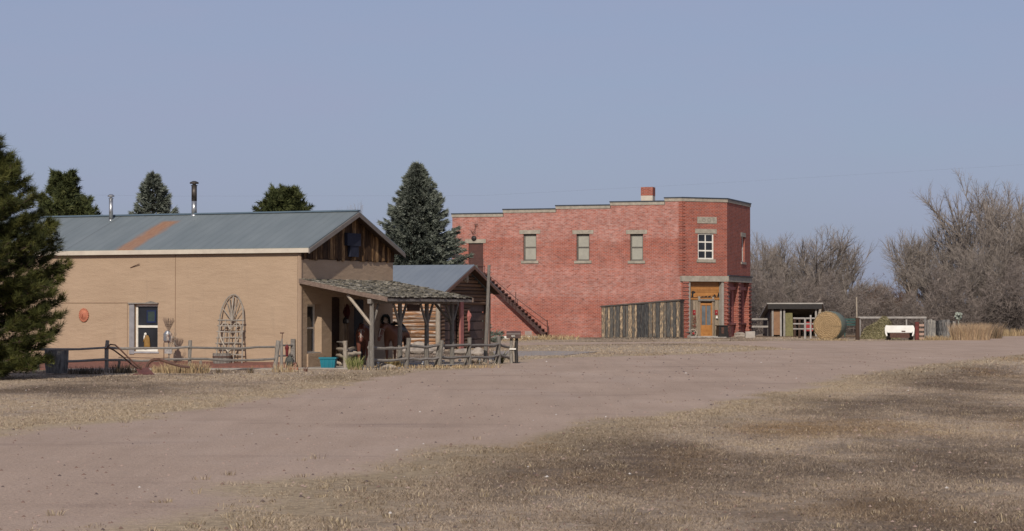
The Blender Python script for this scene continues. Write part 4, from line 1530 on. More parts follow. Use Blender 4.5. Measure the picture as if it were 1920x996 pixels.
plant('dry_grass_clump', 534, 698, 0.36, 0.30, 130, STRAW + [(0.5, 0.4, 0.27)], 'pale straw clump below the leaning gate boards', 'grass clump', 0.008, 0.8, seed=7, sy=0.5)
GREENG = [(0.16, 0.19, 0.06), (0.26, 0.26, 0.10), (0.36, 0.32, 0.16), (0.12, 0.14, 0.05)]
plant('green_grass_clump', 665, 693, 0.20, 0.42, 260, GREENG, 'yellow-green grass clump between the log bench and the porch post', 'grass clump', 0.008, 0.7, seed=8)
plant('dry_grass_clump', 739, 690, 0.26, 0.32, 200, [(0.28, 0.2, 0.08), (0.2, 0.13, 0.06), (0.32, 0.26, 0.13)], 'rusty yellow grass clump behind the porch fence near the horse', 'grass clump', 0.008, 0.6, seed=9)
plant('yucca', 938, 681.5, 0.07, 0.42, 90, [(0.16, 0.16, 0.06), (0.22, 0.2, 0.09), (0.07, 0.075, 0.04)], 'spiky yucca between the last fence posts by the mailbox', 'yucca', 0.014, 1.3, seed=10)
plant('dead_shrub', 893, 682, 0.22, 0.16, 120, DK, 'low dark shrub at the foot of the tall grey pole', 'shrub', 0.008, 0.6, seed=17)
plant('dry_grass_clump', 800, 690, 0.9, 0.12, 420, STRAW, 'thin strip of straw grass along the porch fence foot', 'grass clump', 0.006, 0.8, seed=18, sx=2.4, sy=0.7)['kind'] = 'stuff'
plant('dry_grass_clump', 700, 694, 0.5, 0.16, 130, STRAW + DK, 'straggly straw grass at the near end of the porch fence', 'grass clump', 0.006, 0.8, seed=19, sx=1.5, sy=0.5)['kind'] = 'stuff'

# ---- teal tub
g = G(616, 691.5)
tub = thing('plastic_tub', 'teal plastic storage tub on the ground beside the rustic log bench', 'tub', g)
mb = MB()
FT = Frame(g, 95, -1)
def taper(mb, F, hx0, hy0, hx1, hy1, z0, z1):
    c = [(-hx0, -hy0, z0), (hx0, -hy0, z0), (hx0, hy0, z0), (-hx0, hy0, z0), (-hx1, -hy1, z1), (hx1, -hy1, z1), (hx1, hy1, z1), (-hx1, hy1, z1)]
    mb.add([F.w(*q) for q in c], [(3, 2, 1, 0), (4, 5, 6, 7), (0, 1, 5, 4), (1, 2, 6, 5), (2, 3, 7, 6), (3, 0, 4, 7)], c, 0.5)
taper(mb, FT, 0.19, 0.15, 0.23, 0.18, 0, 0.29)
for k in (-0.12, 0, 0.12):
    mb.box(FT, k - 0.012, k + 0.012, -0.185, -0.16, 0.03, 0.27, 0.4)
mb.build('tub_body', TEAL, tub)
mb = MB()
mb.box(FT, -0.26, 0.26, -0.205, 0.205, 0.29, 0.335, 0.6)
mb.build('lid', TEAL, tub)

# ---- rustic log bench
g = HG.w(1.15, 1.25, 0)
bn = thing('log_bench', 'rustic bench of knobbly pale logs holding firewood under the porch', 'bench', g)
gA, gB, gC, gD = G(619, 684), G(648, 691.5), G(674, 685), G(628, 688)
Bz = 1.25
def lg(name, a, b, r, mat=PALEWOOD, n=7):
    mb = MB()
    pts = [a.lerp(b, q) + Vector((random.uniform(-.015, .015), 0, random.uniform(-.015, .015))) for q in np.linspace(0, 1, 6)]
    mb.tube(pts, [r * random.uniform(0.8, 1.2) for _ in pts], n)
    mb.build(name, mat, bn)
lg('post', gA, gA + Vector((0.0, 0, 1.2)), 0.05)
lg('post', gB, gB + Vector((-0.02, 0, 0.80)), 0.065)
lg('post', gC, gC + Vector((0.0, 0, 0.58)), 0.05)
for zz, r in ((0.54, 0.055), (0.34, 0.05)):
    lg('front_rail', gB + Vector((0, -0.02, zz)), gC + Vector((0.02, 0, zz + 0.02)), r)
    lg('side_rail', gA + Vector((0.02, 0, zz + 0.0)), gB + Vector((0, 0, zz)), r)
lg('arm', gA + Vector((0, 0, 0.72)), gB + Vector((0.0, 0, 0.76)), 0.03, GREYWOOD)
lg('brace', gD + Vector((-0.05, 0, 0.18)), gD + Vector((0.3, -0.1, 0.08)), 0.04)
for i in range(5):
    q = i / 4
    lg('seat_log', gA.lerp(gB, q) + Vector((0.05, 0.02, 0.44)), gA.lerp(gB, q) + Vector((0.42, 0.25, 0.44)), 0.045)
mb = MB(); mb.blob(gB.lerp(gC, 0.5) + Vector((-0.02, 0.0, 0.47)), (0.10, 0.07, 0.06), 2, 0.25)
tag(mb.build('blue_bundle', BLUE, None, loc=gB.lerp(gC, 0.5) + Vector((0, 0, .42))), 'small bright blue cloth bundle resting on the log bench', 'bundle')

# wreath and lantern on the shaded gable wall
ws, wz = HG.at(721, 606)
mb = MB()
for k in range(26):
    a = 2 * PI * k / 26
    mb.blob(HG.w(ws + 0.26 * math.cos(a), 0.05, wz + 0.24 * math.sin(a)), (0.05, 0.05, 0.05), 1, 0.4)
tag(mb.build('wreath', M('dark_evergreen', (0.012, 0.014, 0.012), (0.02, 0.02, 0.016), 9, 0.9), None, loc=HG.w(ws, 0.0, wz)), 'dark oval wreath on the shaded porch wall above the saddled horse', 'wreath')
ws, wz = HG.at(641, 602)
lt = thing('wall_lantern', 'small round lantern hanging on the dark porch wall above the log bench', 'lantern', HG.w(ws, 0.1, wz))
mb = MB(); mb.lathe(HG.w(ws - 0.0, 0.12, wz - 0.08), [(0.06, 0), (0.08, 0.03), (0.08, 0.12), (0.04, 0.17), (0.01, 0.2)], 12, 0.5); mb.build('housing', BLACK, lt)
mb = MB(); mb.box(HG, ws - 0.04, ws + 0.04, 0.19, 0.21, wz - 0.05, wz + 0.04); mb.build('glass', CONC, lt)
mb = MB(); mb.blob(HG.w(ws + 0.15, 0.08, wz + 0.27), (0.10, 0.06, 0.22), 2, 0.3)
tag(mb.build('red_garland', M('dull_red', (0.07, 0.014, 0.012), (0.05, 0.012, 0.01), 9, 0.9), None, loc=HG.w(ws + 0.15, 0.0, wz + 0.27)), 'dull red garland on the porch wall above the small lantern', 'garland')


# ------------------------------------------------------------------ horses
def skin_obj(name, verts, edges, mat, parent, root=0, sub=2):
    bm = bmesh.new()
    lay = bm.verts.layers.skin.verify()
    vs = []
    base = world_base(parent)
    for i, (p, r) in enumerate(verts):
        v = bm.verts.new(Vector(p) - base)
        rr = r if hasattr(r, '__len__') else (r, r)
        v[lay].radius = rr
        v[lay].use_root = (i == root)
        vs.append(v)
    for a, b in edges:
        bm.edges.new((vs[a], vs[b]))
    me = bpy.data.meshes.new(name)
    bm.to_mesh(me)
    bm.free()
    me.materials.append(mat)
    o = bpy.data.objects.new(name, me)
    COL.objects.link(o)
    o.parent = parent
    m1 = o.modifiers.new('Skin', 'SKIN')
    m1.use_smooth_shade = True
    m2 = o.modifiers.new('Sub', 'SUBSURF')
    m2.levels = sub
    m2.render_levels = sub
    return o


def horse(g, az, S, mat, label, headturn=0.0, headdrop=0.35, saddle=True, blaze=True):
    t_ = thing('horse', label, 'horse', g)
    F = Frame(g, az, 1)                      # S = towards the head, N = the horse's side
    def H(a, o, z): return F.w(a * S, o * S, z * S)
    V, E = [], []
    def add(a, o, z, r, link=None):
        V.append((H(a, o, z), (r * S, r * S) if not hasattr(r, '__len__') else (r[0] * S, r[1] * S)))
        if link is not None:
            E.append((link, len(V) - 1))
        return len(V) - 1
    b0 = add(0.0, 0, 1.12, 0.27)
    b1 = add(0.32, 0, 1.14, 0.27, b0)
    b2 = add(0.55, 0, 1.20, 0.23, b1)
    r1 = add(-0.35, 0, 1.16, 0.27, b0)
    r2 = add(-0.62, 0, 1.15, 0.23, r1)
    ht = headturn
    n1 = add(0.76, 0.05 * ht, 1.32 , 0.16, b2)
    n2 = add(0.95, 0.14 * ht, 1.48 - 0.2 * headdrop, 0.12, n1)
    n3 = add(1.08, 0.24 * ht, 1.60 - 0.5 * headdrop, 0.10, n2)
    h1 = add(1.22, 0.30 * ht, 1.54 - 0.6 * headdrop, 0.105, n3)
    h2 = add(1.34, 0.35 * ht, 1.36 - 0.6 * headdrop, 0.085, h1)
    h3 = add(1.43, 0.40 * ht, 1.19 - 0.6 * headdrop, 0.06, h2)
    h4 = add(1.46, 0.42 * ht, 1.11 - 0.6 * headdrop, 0.055, h3)
    for sgn in (-1, 1):
        a = add(0.50, sgn * 0.15, 0.95, 0.14, b2)
        k = add(0.55, sgn * 0.15, 0.72, 0.085, a)
        c = add(0.53, sgn * 0.15, 0.48, 0.058, k)
        d = add(0.53, sgn * 0.15, 0.26, 0.04, c)
        e = add(0.54, sgn * 0.15, 0.11, 0.045, d)
        add(0.58, sgn * 0.15, 0.04, 0.06, e)
        a = add(-0.60, sgn * 0.15, 0.95, 0.17, r2)
        k = add(-0.50, sgn * 0.15, 0.74, 0.11, a)
        c = add(-0.74, sgn * 0.15, 0.50, 0.06, k)
        d = add(-0.70, sgn * 0.15, 0.26, 0.042, c)
        e = add(-0.66, sgn * 0.15, 0.11, 0.045, d)
        add(-0.62, sgn * 0.15, 0.04, 0.06, e)
        ea = add(1.13, 0.28 * ht + sgn * 0.06, 1.66 - 0.6 * headdrop, 0.03, h1)
        add(1.14, 0.28 * ht + sgn * 0.07, 1.74 - 0.6 * headdrop, 0.012, ea)
    skin_obj('body', V, E, mat, t_)
    MB_ = MB()
    # mane and tail
    DH = M('black_mane', (0.02, 0.014, 0.012), (0.012, 0.01, 0.01), 12, 0.7)
    for i in range(30):
        q = i / 29
        p = V[n1][0].lerp(V[n3][0], q) + Vector((0, 0, 0.12 * S))
        MB_.tube([p, p + F.N * (0.09 * S) + Vector((0, 0, -0.03 * S)), p + F.N * (0.13 * S) + Vector((0, 0, -0.20 * S))], [0.02 * S, 0.02 * S, 0.006 * S], 4, cap=False)
    MB_.build('mane', DH, t_)
    MB_ = MB()
    MB_.tube([H(-0.84, 0, 1.2), H(-0.95, 0, 1.05), H(-0.97, 0.02, 0.7), H(-0.95, 0, 0.38)], [0.03 * S, 0.05 * S, 0.06 * S, 0.02 * S], 8)
    MB_.build('tail', DH, t_)
    # eyes
    MB_ = MB()
    for sgn in (-1, 1):
        MB_.blob(H(1.245, 0.30 * ht + sgn * 0.088, 1.52 - 0.6 * headdrop), (0.02 * S, 0.02 * S, 0.02 * S), 1, 0)
    MB_.build('eye', BLACK, t_)
    if blaze:
        MB_ = MB()
        fwd = (V[h3][0] - V[h1][0]).normalized()
        front = F.S * 0.85 + Vector((0, 0, 0.5))
        pts = [V[h1][0].lerp(V[h3][0], q) + front.normalized() * (0.093 * S * (1 - 0.42 * q)) for q in (0.1, 0.35, 0.6, 0.9)]
        MB_.tube(pts, [0.014 * S, 0.022 * S, 0.02 * S, 0.012 * S], 6)
        MB_.build('blaze', M('white_hair', (0.55, 0.5, 0.45), (0.45, 0.4, 0.36), 8, 0.8), t_)
    # halter
    MB_ = MB()
    for q, r in ((0.15, 0.108), (0.72, 0.082)):
        c = V[h1][0].lerp(V[h3][0], q)
        fwd = (V[h3][0] - V[h1][0]).normalized()
        x = fwd.cross(F.N).normalized()
        ring = [c + x * (r * S * math.cos(a)) + F.N * (r * S * math.sin(a)) for a in np.linspace(0, 2 * PI, 13)]
        MB_.tube(ring, 0.010 * S, 4, cap=False)
    MB_.build('halter', M('pale_halter', (0.38, 0.34, 0.3), (0.3, 0.26, 0.22), 8, 0.7), t_)
    if saddle:
        sd = MB()
        sec = []
        for (a, hgt) in ((-0.22, 0.09), (-0.12, 0.03), (0.05, 0.02), (0.16, 0.05), (0.2, 0.10)):
            for k in range(9):
                th = math.radians(-80 + 20 * k)
                r = 0.285 + hgt * max(0, math.cos(th)) ** 4
                sec.append(H(a, r * math.sin(th), 1.12 + r * math.cos(th) * 1.02))
        n = 9
        fs = [(i * n + k, i * n + k + 1, (i + 1) * n + k + 1, (i + 1) * n + k) for i in range(4) for k in range(n - 1)]
        sd.add(sec, fs)
        so = sd.build('saddle', LEATHER, t_, smooth=True)
        mo = so.modifiers.new('th', 'SOLIDIFY'); mo.thickness = 0.03; mo.offset = 1
        sd = MB()
        sd.tube([H(0.2, 0, 1.46), H(0.23, 0, 1.55)], [0.02 * S, 0.03 * S], 8)
        sd.build('saddle_horn', LEATHER, so)
        for sgn in (-1, 1):
            sd = MB()
            sd.tube([H(0.0, sgn * 0.30, 1.05), H(0.0, sgn * 0.33, 0.75)], 0.014, 4)
            ring = [H(0.0 + 0.06 * math.cos(a), sgn * 0.33, 0.69 + 0.07 * math.sin(a)) for a in np.linspace(0, 2 * PI, 11)]
            sd.tube(ring, 0.012, 4, cap=False)
            sd.build('stirrup', BLACK, so)
    return t_


HP1 = P(744, 600, 69.6); HP1.z = 0.03
HP2 = P(685, 600, 69.3); HP2.z = 0.03
horse(HP1, 200, 0.86, HORSE, 'bay horse with white blaze and black saddle standing behind the porch rails', 0.15, 0.40)
horse(HP2, 184, 0.86, HORSE2, 'dark chestnut horse with pale halter half hidden behind the near porch post', -0.1, 0.45, saddle=False, blaze=True)

# ------------------------------------------------------------------ porch-side fence, poles, mailbox, lights
fB = [(691, 692, 0.80, 0.07), (762, 690, 0.88, 0.065), (823, 688, 0.80, 0.07), (880, 685.5, 0.86, 0.06), (935, 682.5, 0.88, 0.065), (962, 681, 0.60, 0.06)]
posts, rails = [], []
gs = [G(x, y) for x, y, h, r in fB]
for i, (x, y, h, r) in enumerate(fB):
    posts.append((gs[i], h, r, random.uniform(-.03, .08), 0))
for i in (2, 3, 4):
    posts.append((gs[i] + Vector((-0.13, 0.05, 0)), fB[i][2] * 0.92, 0.045, 0.14, 0))
for i in range(5):
    h1, h2 = (0.62, 0.24)
    for zz in (0.64, 0.28):
        e = Vector((0.0, -0.03, zz + random.uniform(-0.03, 0.02)))
        e2 = Vector((0.0, -0.03, zz + random.uniform(-0.03, 0.02) - (0.12 if i == 4 else 0)))
        rails.append((gs[i] + e, gs[i + 1] + e2, 0.045))
rail_fence('log_rail_fence', 'gnarled grey log rail fence along the road edge beside the porch', posts, rails, None)

gp = G(909.5, 681)
pol = thing('wooden_pole', 'tall slim grey wooden pole rising from the porch-side fence', 'pole', gp)
mb = MB(); tp = P(917, 497, gp.y)
mb.tube([gp, gp.lerp(tp, 0.5) + Vector((0.01, 0, 0)), tp], [0.065, 0.055, 0.05], 8); mb.build('shaft', POSTWOOD, pol)
mb = MB(); g2 = gp + Vector((0.10, 0.05, 0)); mb.tube([g2, g2 + Vector((0.03, 0, 2.15))], [0.028, 0.02], 6); mb.build('side_stake', M('pink_stake', (0.25, 0.17, 0.14), None, 6, 0.8), pol)

mg = G(963, 681.5)
mx = thing('mailbox', 'brown box mailbox numbered 405 on rough grey posts at the fence end', 'mailbox', mg)
FM = Frame(mg, 93, -1)
Zb = 1.7 - (634.5 - 582) / FPX * mg.y
Zt = 1.7 - (621 - 582) / FPX * mg.y
mb = MB()
hw_, dp = 0.225, 0.16
prof = [(0, 0)]
pts = []
for k in range(9):
    a = PI * k / 8
    pts.append((-dp * math.cos(a), Zb + (Zt - Zb) * (0.55 + 0.45 * math.sin(a))))
pts = [(-dp, Zb)] + pts + [(dp, Zb)]
n = len(pts)
vs = [FM.w(-hw_, y, z) for y, z in pts] + [FM.w(hw_, y, z) for y, z in pts]
mb.add(vs, [tuple(range(n)), tuple(range(2 * n - 1, n - 1, -1))] + [(i, (i + 1) % n, (i + 1) % n + n, i + n) for i in range(n)], None, 0.5)
mbx = mb.build('box', M('brown_mailbox_paint', (0.09, 0.055, 0.045), (0.06, 0.038, 0.032), 10, 0.5), mx)
mb = MB(); mb.box(FM, -0.055, 0.045, -dp - 0.012, -dp - 0.002, Zb + 0.045, Zb + 0.105); mb.build('number_plate', BLACK, mx)
text_mesh('house_number', '405', 0.085, WHITE, mx, FM.w(-0.005, -dp - 0.016, Zb + 0.047) - mg, math.radians(-3))
for (x0, r, m_) in ((-0.07, 0.05, POSTWOOD), (0.10, 0.055, BLACK)):
    mb = MB(); mb.tube([FM.w(x0, 0, 0), FM.w(x0 - 0.02, 0, 0.45), FM.w(x0 + 0.0, 0, Zb)], [r * 1.1, r, r * 0.9], 7); mb.build('post', m_, mx)
mb = MB(); mb.tube([FM.w(0.02, -0.02, 0.05), FM.w(-0.02, -0.02, 0.5), FM.w(0.03, -0.02, 0.72)], 0.03, 6); mb.build('driftwood', PALEWOOD, mx)
mb = MB(); mb.box(FM, -0.13, 0.08, -0.09, -0.06, 0.44, 0.485); mb.build('crossbar', WHITE, mx)

# path lights
wh = ['behind the left end rails under the horse', 'beside the second porch fence post', 'before the dark porch floor between the second and third posts', 'beside the third porch fence post',
      'between the third and fourth porch fence posts', 'left of the tall grey pole', 'right of the tall grey pole', 'at the foot of the fence post before the yucca']
src = None
for i, (x, y) in enumerate([(709, 691), (753, 690), (792, 689), (831, 687), (862, 685.5), (899, 684), (918, 683), (924, 682.5)]):
    g = G(x, y)
    if src is None:
        src = thing('path_light', '', 'path light', g, 'silver solar path lights along the porch fence')
        mb = MB(); mb.tube([g, g + Vector((0, 0, 0.10))], 0.012, 6); mb.build('stake', GALV, src)
        mb = MB(); mb.lathe(g + Vector((0, 0, 0.10)), [(0.02, 0), (0.03, 0.01), (0.03, 0.045)], 10, 0.5); mb.build('lens', WHITE, src)
        mb = MB(); mb.lathe(g + Vector((0, 0, 0.143)), [(0.055, 0), (0.055, 0.01), (0.045, 0.04), (0.015, 0.05)], 12, 0.5); mb.build('cap', GALV, src)
        o = src
    else:
        o = copy_tree(src)
        o.location = g
    o['label'] = 'silver solar path light ' + wh[i]

# rocks and slab beyond the porch
for (x, y, sx_, sz_, lab) in ((783, 664, 0.55, 0.30, 'long pale rock lying behind the porch between two posts'), (812, 663, 0.42, 0.22, 'smaller pale rock behind the third porch post'),
                              (868, 665, 0.5, 0.16, 'flat grey rock before the garage doors'), (895, 666, 0.3, 0.18, 'small grey rock at the corner of the garage doors'),
                              (722, 691, 0.13, 0.12, 'small pale stone under the porch rails'), (734, 692, 0.11, 0.1, 'small tan stone right under the horse')):
    g = G(x, y)
    mb = MB(); mb.blob(g + Vector((0, 0, sz_ * 0.4)), (sx_, sx_ * 0.5, sz_), 3, 0.3)
    tag(mb.build('rock', ROCK, None, loc=g, smooth=False), lab, 'rock')

# ------------------------------------------------------------------ log cabin / garage
CO = G(822, 656)
CL = Frame(CO, -68, -1)
CG = Frame(CO, 22, 1)
CW = 5.8
cabin = thing('log_garage', 'log-walled garage with grey metal roof behind the porch', 'garage', CO)
zCE, zCR = 2.47, 3.72
CLn = 8.0
mb = MB()
mb.box(CL, 0.05, CLn, -0.3, -0.06, 0.0, zCE, 0.5)
mb.build('chinking', CHINK, cabin)
nlog = 15
dia = (zCE - 0.02) / nlog
mb = MB()
for i in range(nlog):
    z = 0.02 + dia * (i + 0.5)
    a = 0.12
    while a < CLn:
        ln = random.uniform(0.9, 2.8)
        b = min(a + ln, CLn)
        n = 5
        pts = [CL.w(a + (b - a) * k / (n - 1), -0.06 + random.uniform(-.008, .008), z + random.uniform(-.006, .006)) for k in range(n)]
        mb.tube(pts, [dia * 0.48 * random.uniform(0.92, 1.08) for _ in pts], 8)
        a = b + 0.004
mb.build('log_wall', LOGM, cabin)
mb = MB(); mb.tube([CL.w(0.02, 0.0, 0), CL.w(0.02, 0.0, zCE)], [0.11, 0.10], 9); mb.build('corner_post', PALEWOOD, cabin)
# gable end: logs with two door openings
mb = MB(); mb.box(CG, 0.1, CW - 0.1, -CLn, -0.35, 0.0, zCE, 0.5); mb.build('inner_walls', DARKWOOD, cabin)
d1a, d1b = CG.at(834, 600)[0], CG.at(862, 600)[0]
d2a, d2b = CG.at(882, 600)[0], CG.at(915, 600)[0]
zd = 2.02
mb = MB()
for i in range(24):
    z = 0.02 + 0.16 * (i + 0.5)
    half = CW / 2
    if z > zCE:
        k = (z + 0.06 - zCE) / (zCR - zCE)
        lo, hi = half * k + 0.1, CW - half * k - 0.1
    else:
        lo, hi = 0.12, CW - 0.05
    if hi - lo < 0.2:
        continue
    segs = [(lo, hi)]
    if z < zd:
        segs = [(lo, d1a), (d1b, d2a), (d2b, hi)]
    for (a, b) in segs:
        if b - a < 0.08:
            continue
        mb.tube([CG.w(a, -0.06, z), CG.w((a + b) / 2, -0.06 + random.uniform(-.01, .01), z), CG.w(b, -0.06, z)], 0.078, 7)
mb.build('gable_logs', LOGD, cabin)
mb = MB()
mb.prism(CG, [(0.1, zd), (CW - 0.1, zd), (CW - 0.1, zCE), (CW / 2, zCR - 0.1), (0.1, zCE)], -0.14, -0.10, 0.5)
mb.build('gable_backing', DARKWOOD, cabin)
for (a, b) in ((d1a, d1b), (d2a, d2b)):
    mb = MB()
    np_ = 5
    for k in range(np_):
        mb.box(CG, a, b, -0.20, -0.17 + (0.004 if k % 2 else 0), 0.02 + zd * k / np_, zd * (k + 1) / np_ - 0.015, 0.5)
    mb.build('garage_door', BROWNG, cabin)
mb = MB()
mb.box(CG, d1b - 0.02, d1b + 0.34, -0.02, 0.05, 0, zd + 0.05)
mb.build('door_jamb', PINKP, cabin)
mb = MB()
mb.box(CG, CW - 0.20, CW + 0.02, -0.25, 0.02, 0, zCE)
mb.build('corner_post', LOGD, cabin)
mb = MB()
cs_ = (d1b + d2a) / 2 + 0.25
mb.blob(CG.w(cs_, 0.08, 1.45), (0.10, 0.05, 0.25), 2, 0.3)
mb.blob(CG.w(cs_, 0.08, 1.05), (0.05, 0.03, 0.28), 2, 0.3)
tag(mb.build('red_ristra', PINKP, None, loc=CG.w(cs_, 0.05, 1.4)), 'faded red hanging ornament between the two brown garage doors', 'ornament')
CROOF = roof_mat('garage_sheet_roof', (0.15, 0.175, 0.205), (0.19, 0.215, 0.24))
zCEe = zCE + 0.03
gable_roof(CL, CLn, CW, zCEe, zCR, 0.36, 0.45, CROOF, cabin)
rakes(CL, CW, zCEe, zCR, 0.36, 0.45, BARGE, cabin, h=0.15)
ap = CG.w(CW / 2, 0.05, zCR - 0.55)
mb = MB(); mb.blob(ap, (0.10, 0.05, 0.22), 2, 0.4)
tag(mb.build('antler_mount', PALEWOOD, None, loc=ap), 'small pale ornament under the garage gable peak', 'ornament')
# weather vane on the ridge
wv = CL.w(0.35, -CW / 2, zCR)
vane = thing('weather_vane', 'small black weather vane on the garage ridge before the brick wall', 'weather vane', wv)
mb = MB(); mb.tube([wv - Vector((0, 0, 0.05)), wv + Vector((0, 0, 0.42))], 0.012, 5); mb.build('rod', BLACK, vane)
mb = MB(); mb.tube([wv + Vector((-0.18, 0, 0.34)), wv + Vector((0.18, 0, 0.34))], 0.012, 5)
mb.prism(WF(wv + Vector((0, 0, 0.36))), [(-0.12, 0), (-0.02, -0.02), (0.08, 0.02), (0.14, 0.12), (0.06, 0.09), (-0.02, 0.10), (-0.14, 0.16)], -0.01, 0.01)
mb.build('arrow', BLACK, vane)

# ------------------------------------------------------------------ brick building
bld = thing('brick_hall', 'two-storey red brick hall with stepped parapet and cut corner entrance', 'brick building', BO)
NL = BL.at(848, 633)[0]
RL = 7.2
zTop = BL.at(1279, 370)[1]
steps_px = [1247, 1145, 1043, 944, 848]
tops_px = [370, 377.3, 384.5, 391.7, 400]
cap_h = 0.24
sb = [0.0] + [BL.at(px, 380)[0] for px in steps_px]
tops = [zTop] + [BL.at(px_, py_)[1] for px_, py_ in zip([1196, 1094, 994, 896], tops_px[1:])]
wins = []
for cx in (993.5, 1093, 1193.5):
    a0 = BL.at(cx + 12.2, 460)[0]
    a1 = BL.at(cx - 12.2, 460)[0]
    wins.append((a0, a1, BL.at(cx, 489)[1], BL.at(cx, 438.7)[1]))
dA0, dA1 = BL.at(906, 480)[0], BL.at(878.5, 480)[0]
dZ0, dZ1 = BL.at(890, 516)[1], BL.at(890, 456)[1]
mb = MB()
zlow = min(tops) - cap_h
holes = wins + [(dA0, dA1, dZ0, dZ1)]
mb.wall(BL, 0, NL, -0.05, zlow, holes, 0.22)
for i in range(5):
    mb.wall(BL, sb[i], sb[i + 1], zlow, tops[i] - cap_h)
# far end, back and inner parapet faces
BE = Frame(BL.w(NL, 0, 0), 17.5, -1)
mb.wall(BE, 0, 9.0, -0.05, tops[-1] - cap_h)
mb.wall(Frame(BL.w(0, -0.35, 0), -72.5, 1), 0, NL, 6.5, tops[-1] - cap_h)
for i in range(4):
    mb.wall(Frame(BL.w(0, -0.35, 0), -72.5, 1), sb[i], sb[i + 1], tops[-1] - cap_h, tops[i] - cap_h)
    # step cheeks
    F_ = Frame(BL.w(sb[i + 1], 0, 0), 107.5 + 90, 1)
    mb.box(BL, sb[i + 1] - 0.02, sb[i + 1], -0.34, -0.01, tops[i + 1] - cap_h, tops[i] - cap_h, 0.5)
side = mb.build('side_wall', BRICK, bld)
mb = MB()
for i in range(5):
    mb.box(BL, sb[i] + (0.03 if i else 0.0), sb[i + 1] + 0.04, -0.4, 0.04, tops[i] - cap_h, tops[i] - 0.05, 0.45 + 0.1 * (i % 2))
mb.build('parapet_coping', STONE, bld)
mb = MB()
for i in range(5):
    mb.box(BL, sb[i] + (0.03 if i else 0.0), sb[i + 1] + 0.07, -0.43, 0.07, tops[i] - 0.05, tops[i] + 0.02, 0.5)
mb.build('coping_flashing', FLASH, bld)
# flat roof
mb = MB()
pr_ = [BL.w(0.0, -0.3, 7.0), BC.w(3.27, -0.3, 7.0), BR.w(RL, -0.3, 7.0), BE.w(9.0, 0, 7.0) , BL.w(NL, -0.3, 7.0)]
mb.add(pr_, [(0, 1, 2, 3, 4)])
mb.build('roof', FLASH, bld)
# back wall
mb = MB()
A_, B_ = BR.w(RL, 0, 0), BE.w(9.0, 0, 0)
mb.add([A_, B_, B_ + Vector((0, 0, 7.6)), A_ + Vector((0, 0, 8.3))], [(0, 1, 2, 3)], [(0, 0, 0), (12, 0, 0), (12, 0, 7.6), (0, 0, 8.3)])
mb.build('back_wall', BRICKR, bld)


def sash(F, h, o, mat, pane_mat, parent, name='window', w_=0.07, rows=2, cols=1, proud=0.05):
    a0, a1, z0, z1 = h
    mb = MB()
    mb.box(F, a0, a1, o - proud, o, z0, z0 + w_)
    mb.box(F, a0, a1, o - proud, o, z1 - w_, z1)
    mb.box(F, a0, a0 + w_, o - proud, o, z0 + w_, z1 - w_)
    mb.box(F, a1 - w_, a1, o - proud, o, z0 + w_, z1 - w_)
    for i in range(1, rows):
        zz = z0 + (z1 - z0) * i / rows
        mb.box(F, a0 + w_, a1 - w_, o - proud, o - 0.003, zz - w_ * 0.5, zz + w_ * 0.5)
    for i in range(1, cols):
        aa = a0 + (a1 - a0) * i / cols
        mb.box(F, aa - w_ * 0.4, aa + w_ * 0.4, o - proud, o - 0.006, z0 + w_, z1 - w_)
    wn = mb.build(name, mat, parent)
    mb = MB()
    mb.box(F, a0 + w_ * 0.5, a1 - w_ * 0.5, o - proud * 0.9, o - proud * 0.6, z0 + w_ * 0.5, z1 - w_ * 0.5, 0.5)
    mb.build('pane', pane_mat, wn)
    return wn


def lintel_sill(F, h, wn, lo=0.26, lh=0.24, so=0.14, shh=0.17, lname='lintel'):
    a0, a1, z0, z1 = h
    mb = MB(); mb.box(F, a0 - lo, a1 + lo, -0.1, 0.025, z1, z1 + lh, 0.5); mb.build('lintel', STONE, wn)
    mb = MB(); mb.box(F, a0 - so, a1 + so, -0.1, 0.06, z0 - shh, z0, 0.4); mb.build('sill', STONE, wn)


FRAMEW = M('grey_window_frame', (0.13, 0.12, 0.105), (0.09, 0.082, 0.072), 6, 0.8)
for h in wins:
    wn = sash(BL, h, -0.17, FRAMEW, BLIND, bld, w_=0.085)
    lintel_sill(BL, h, wn)
# upper door
mb = MB()
mb.box(BL, dA0 + 0.01, dA1 - 0.01, -0.16, -0.08, dZ0, dZ1 - 0.01, 0.5)
for k in range(2):
    mb.box(BL, dA0 + 0.12, dA1 - 0.12, -0.08, -0.07, dZ0 + 0.15 + 0.9 * k, dZ0 + 0.9 + 0.85 * k, 0.4)
ud = mb.build('upper_door', BROWND, bld)
mb = MB(); mb.box(BL, dA0 - 0.18, dA1 + 0.22, -0.1, 0.03, dZ1, dZ1 + 0.25, 0.5); mb.build('lintel', STONE, ud)
# alarm bell and bracket
bs_, bz_ = BL.at(889, 447)
mb = MB(); mb.lathe(BL.w(bs_, 0.04, bz_), [(0.17, 0), (0.17, 0.03), (0.10, 0.08), (0.02, 0.10)], 18, 0.5, F=BL)
ab = thing('gong', 'round black gong over the upper brown door of the brick hall', 'bell', BL.w(bs_, 0, bz_))
mb.build('gong_bowl', BLACK, ab)
mb = MB(); mb.tube([BL.w(bs_, 0, bz_), BL.w(bs_, 0.06, bz_)], 0.03, 6); mb.build('bracket', IRON, ab)
br_s, br_z = BL.at(893, 423)
ib = thing('iron_bracket', 'forked iron bracket on the brick wall above the round gong', 'bracket', BL.w(br_s, 0, br_z))
mb = MB()
for pts in (((884, 436), (889, 434), (892, 424), (892, 421)), ((889, 421), (896, 421)), ((883, 432), (886, 437), (892, 435))):
    mb.tube([BL.w(BL.at(x, y, 0.15)[0], 0.15, BL.at(x, y, 0.15)[1]) for x, y in pts], 0.018, 5)
mb.build('fork', IRON, ib)
mb = MB()
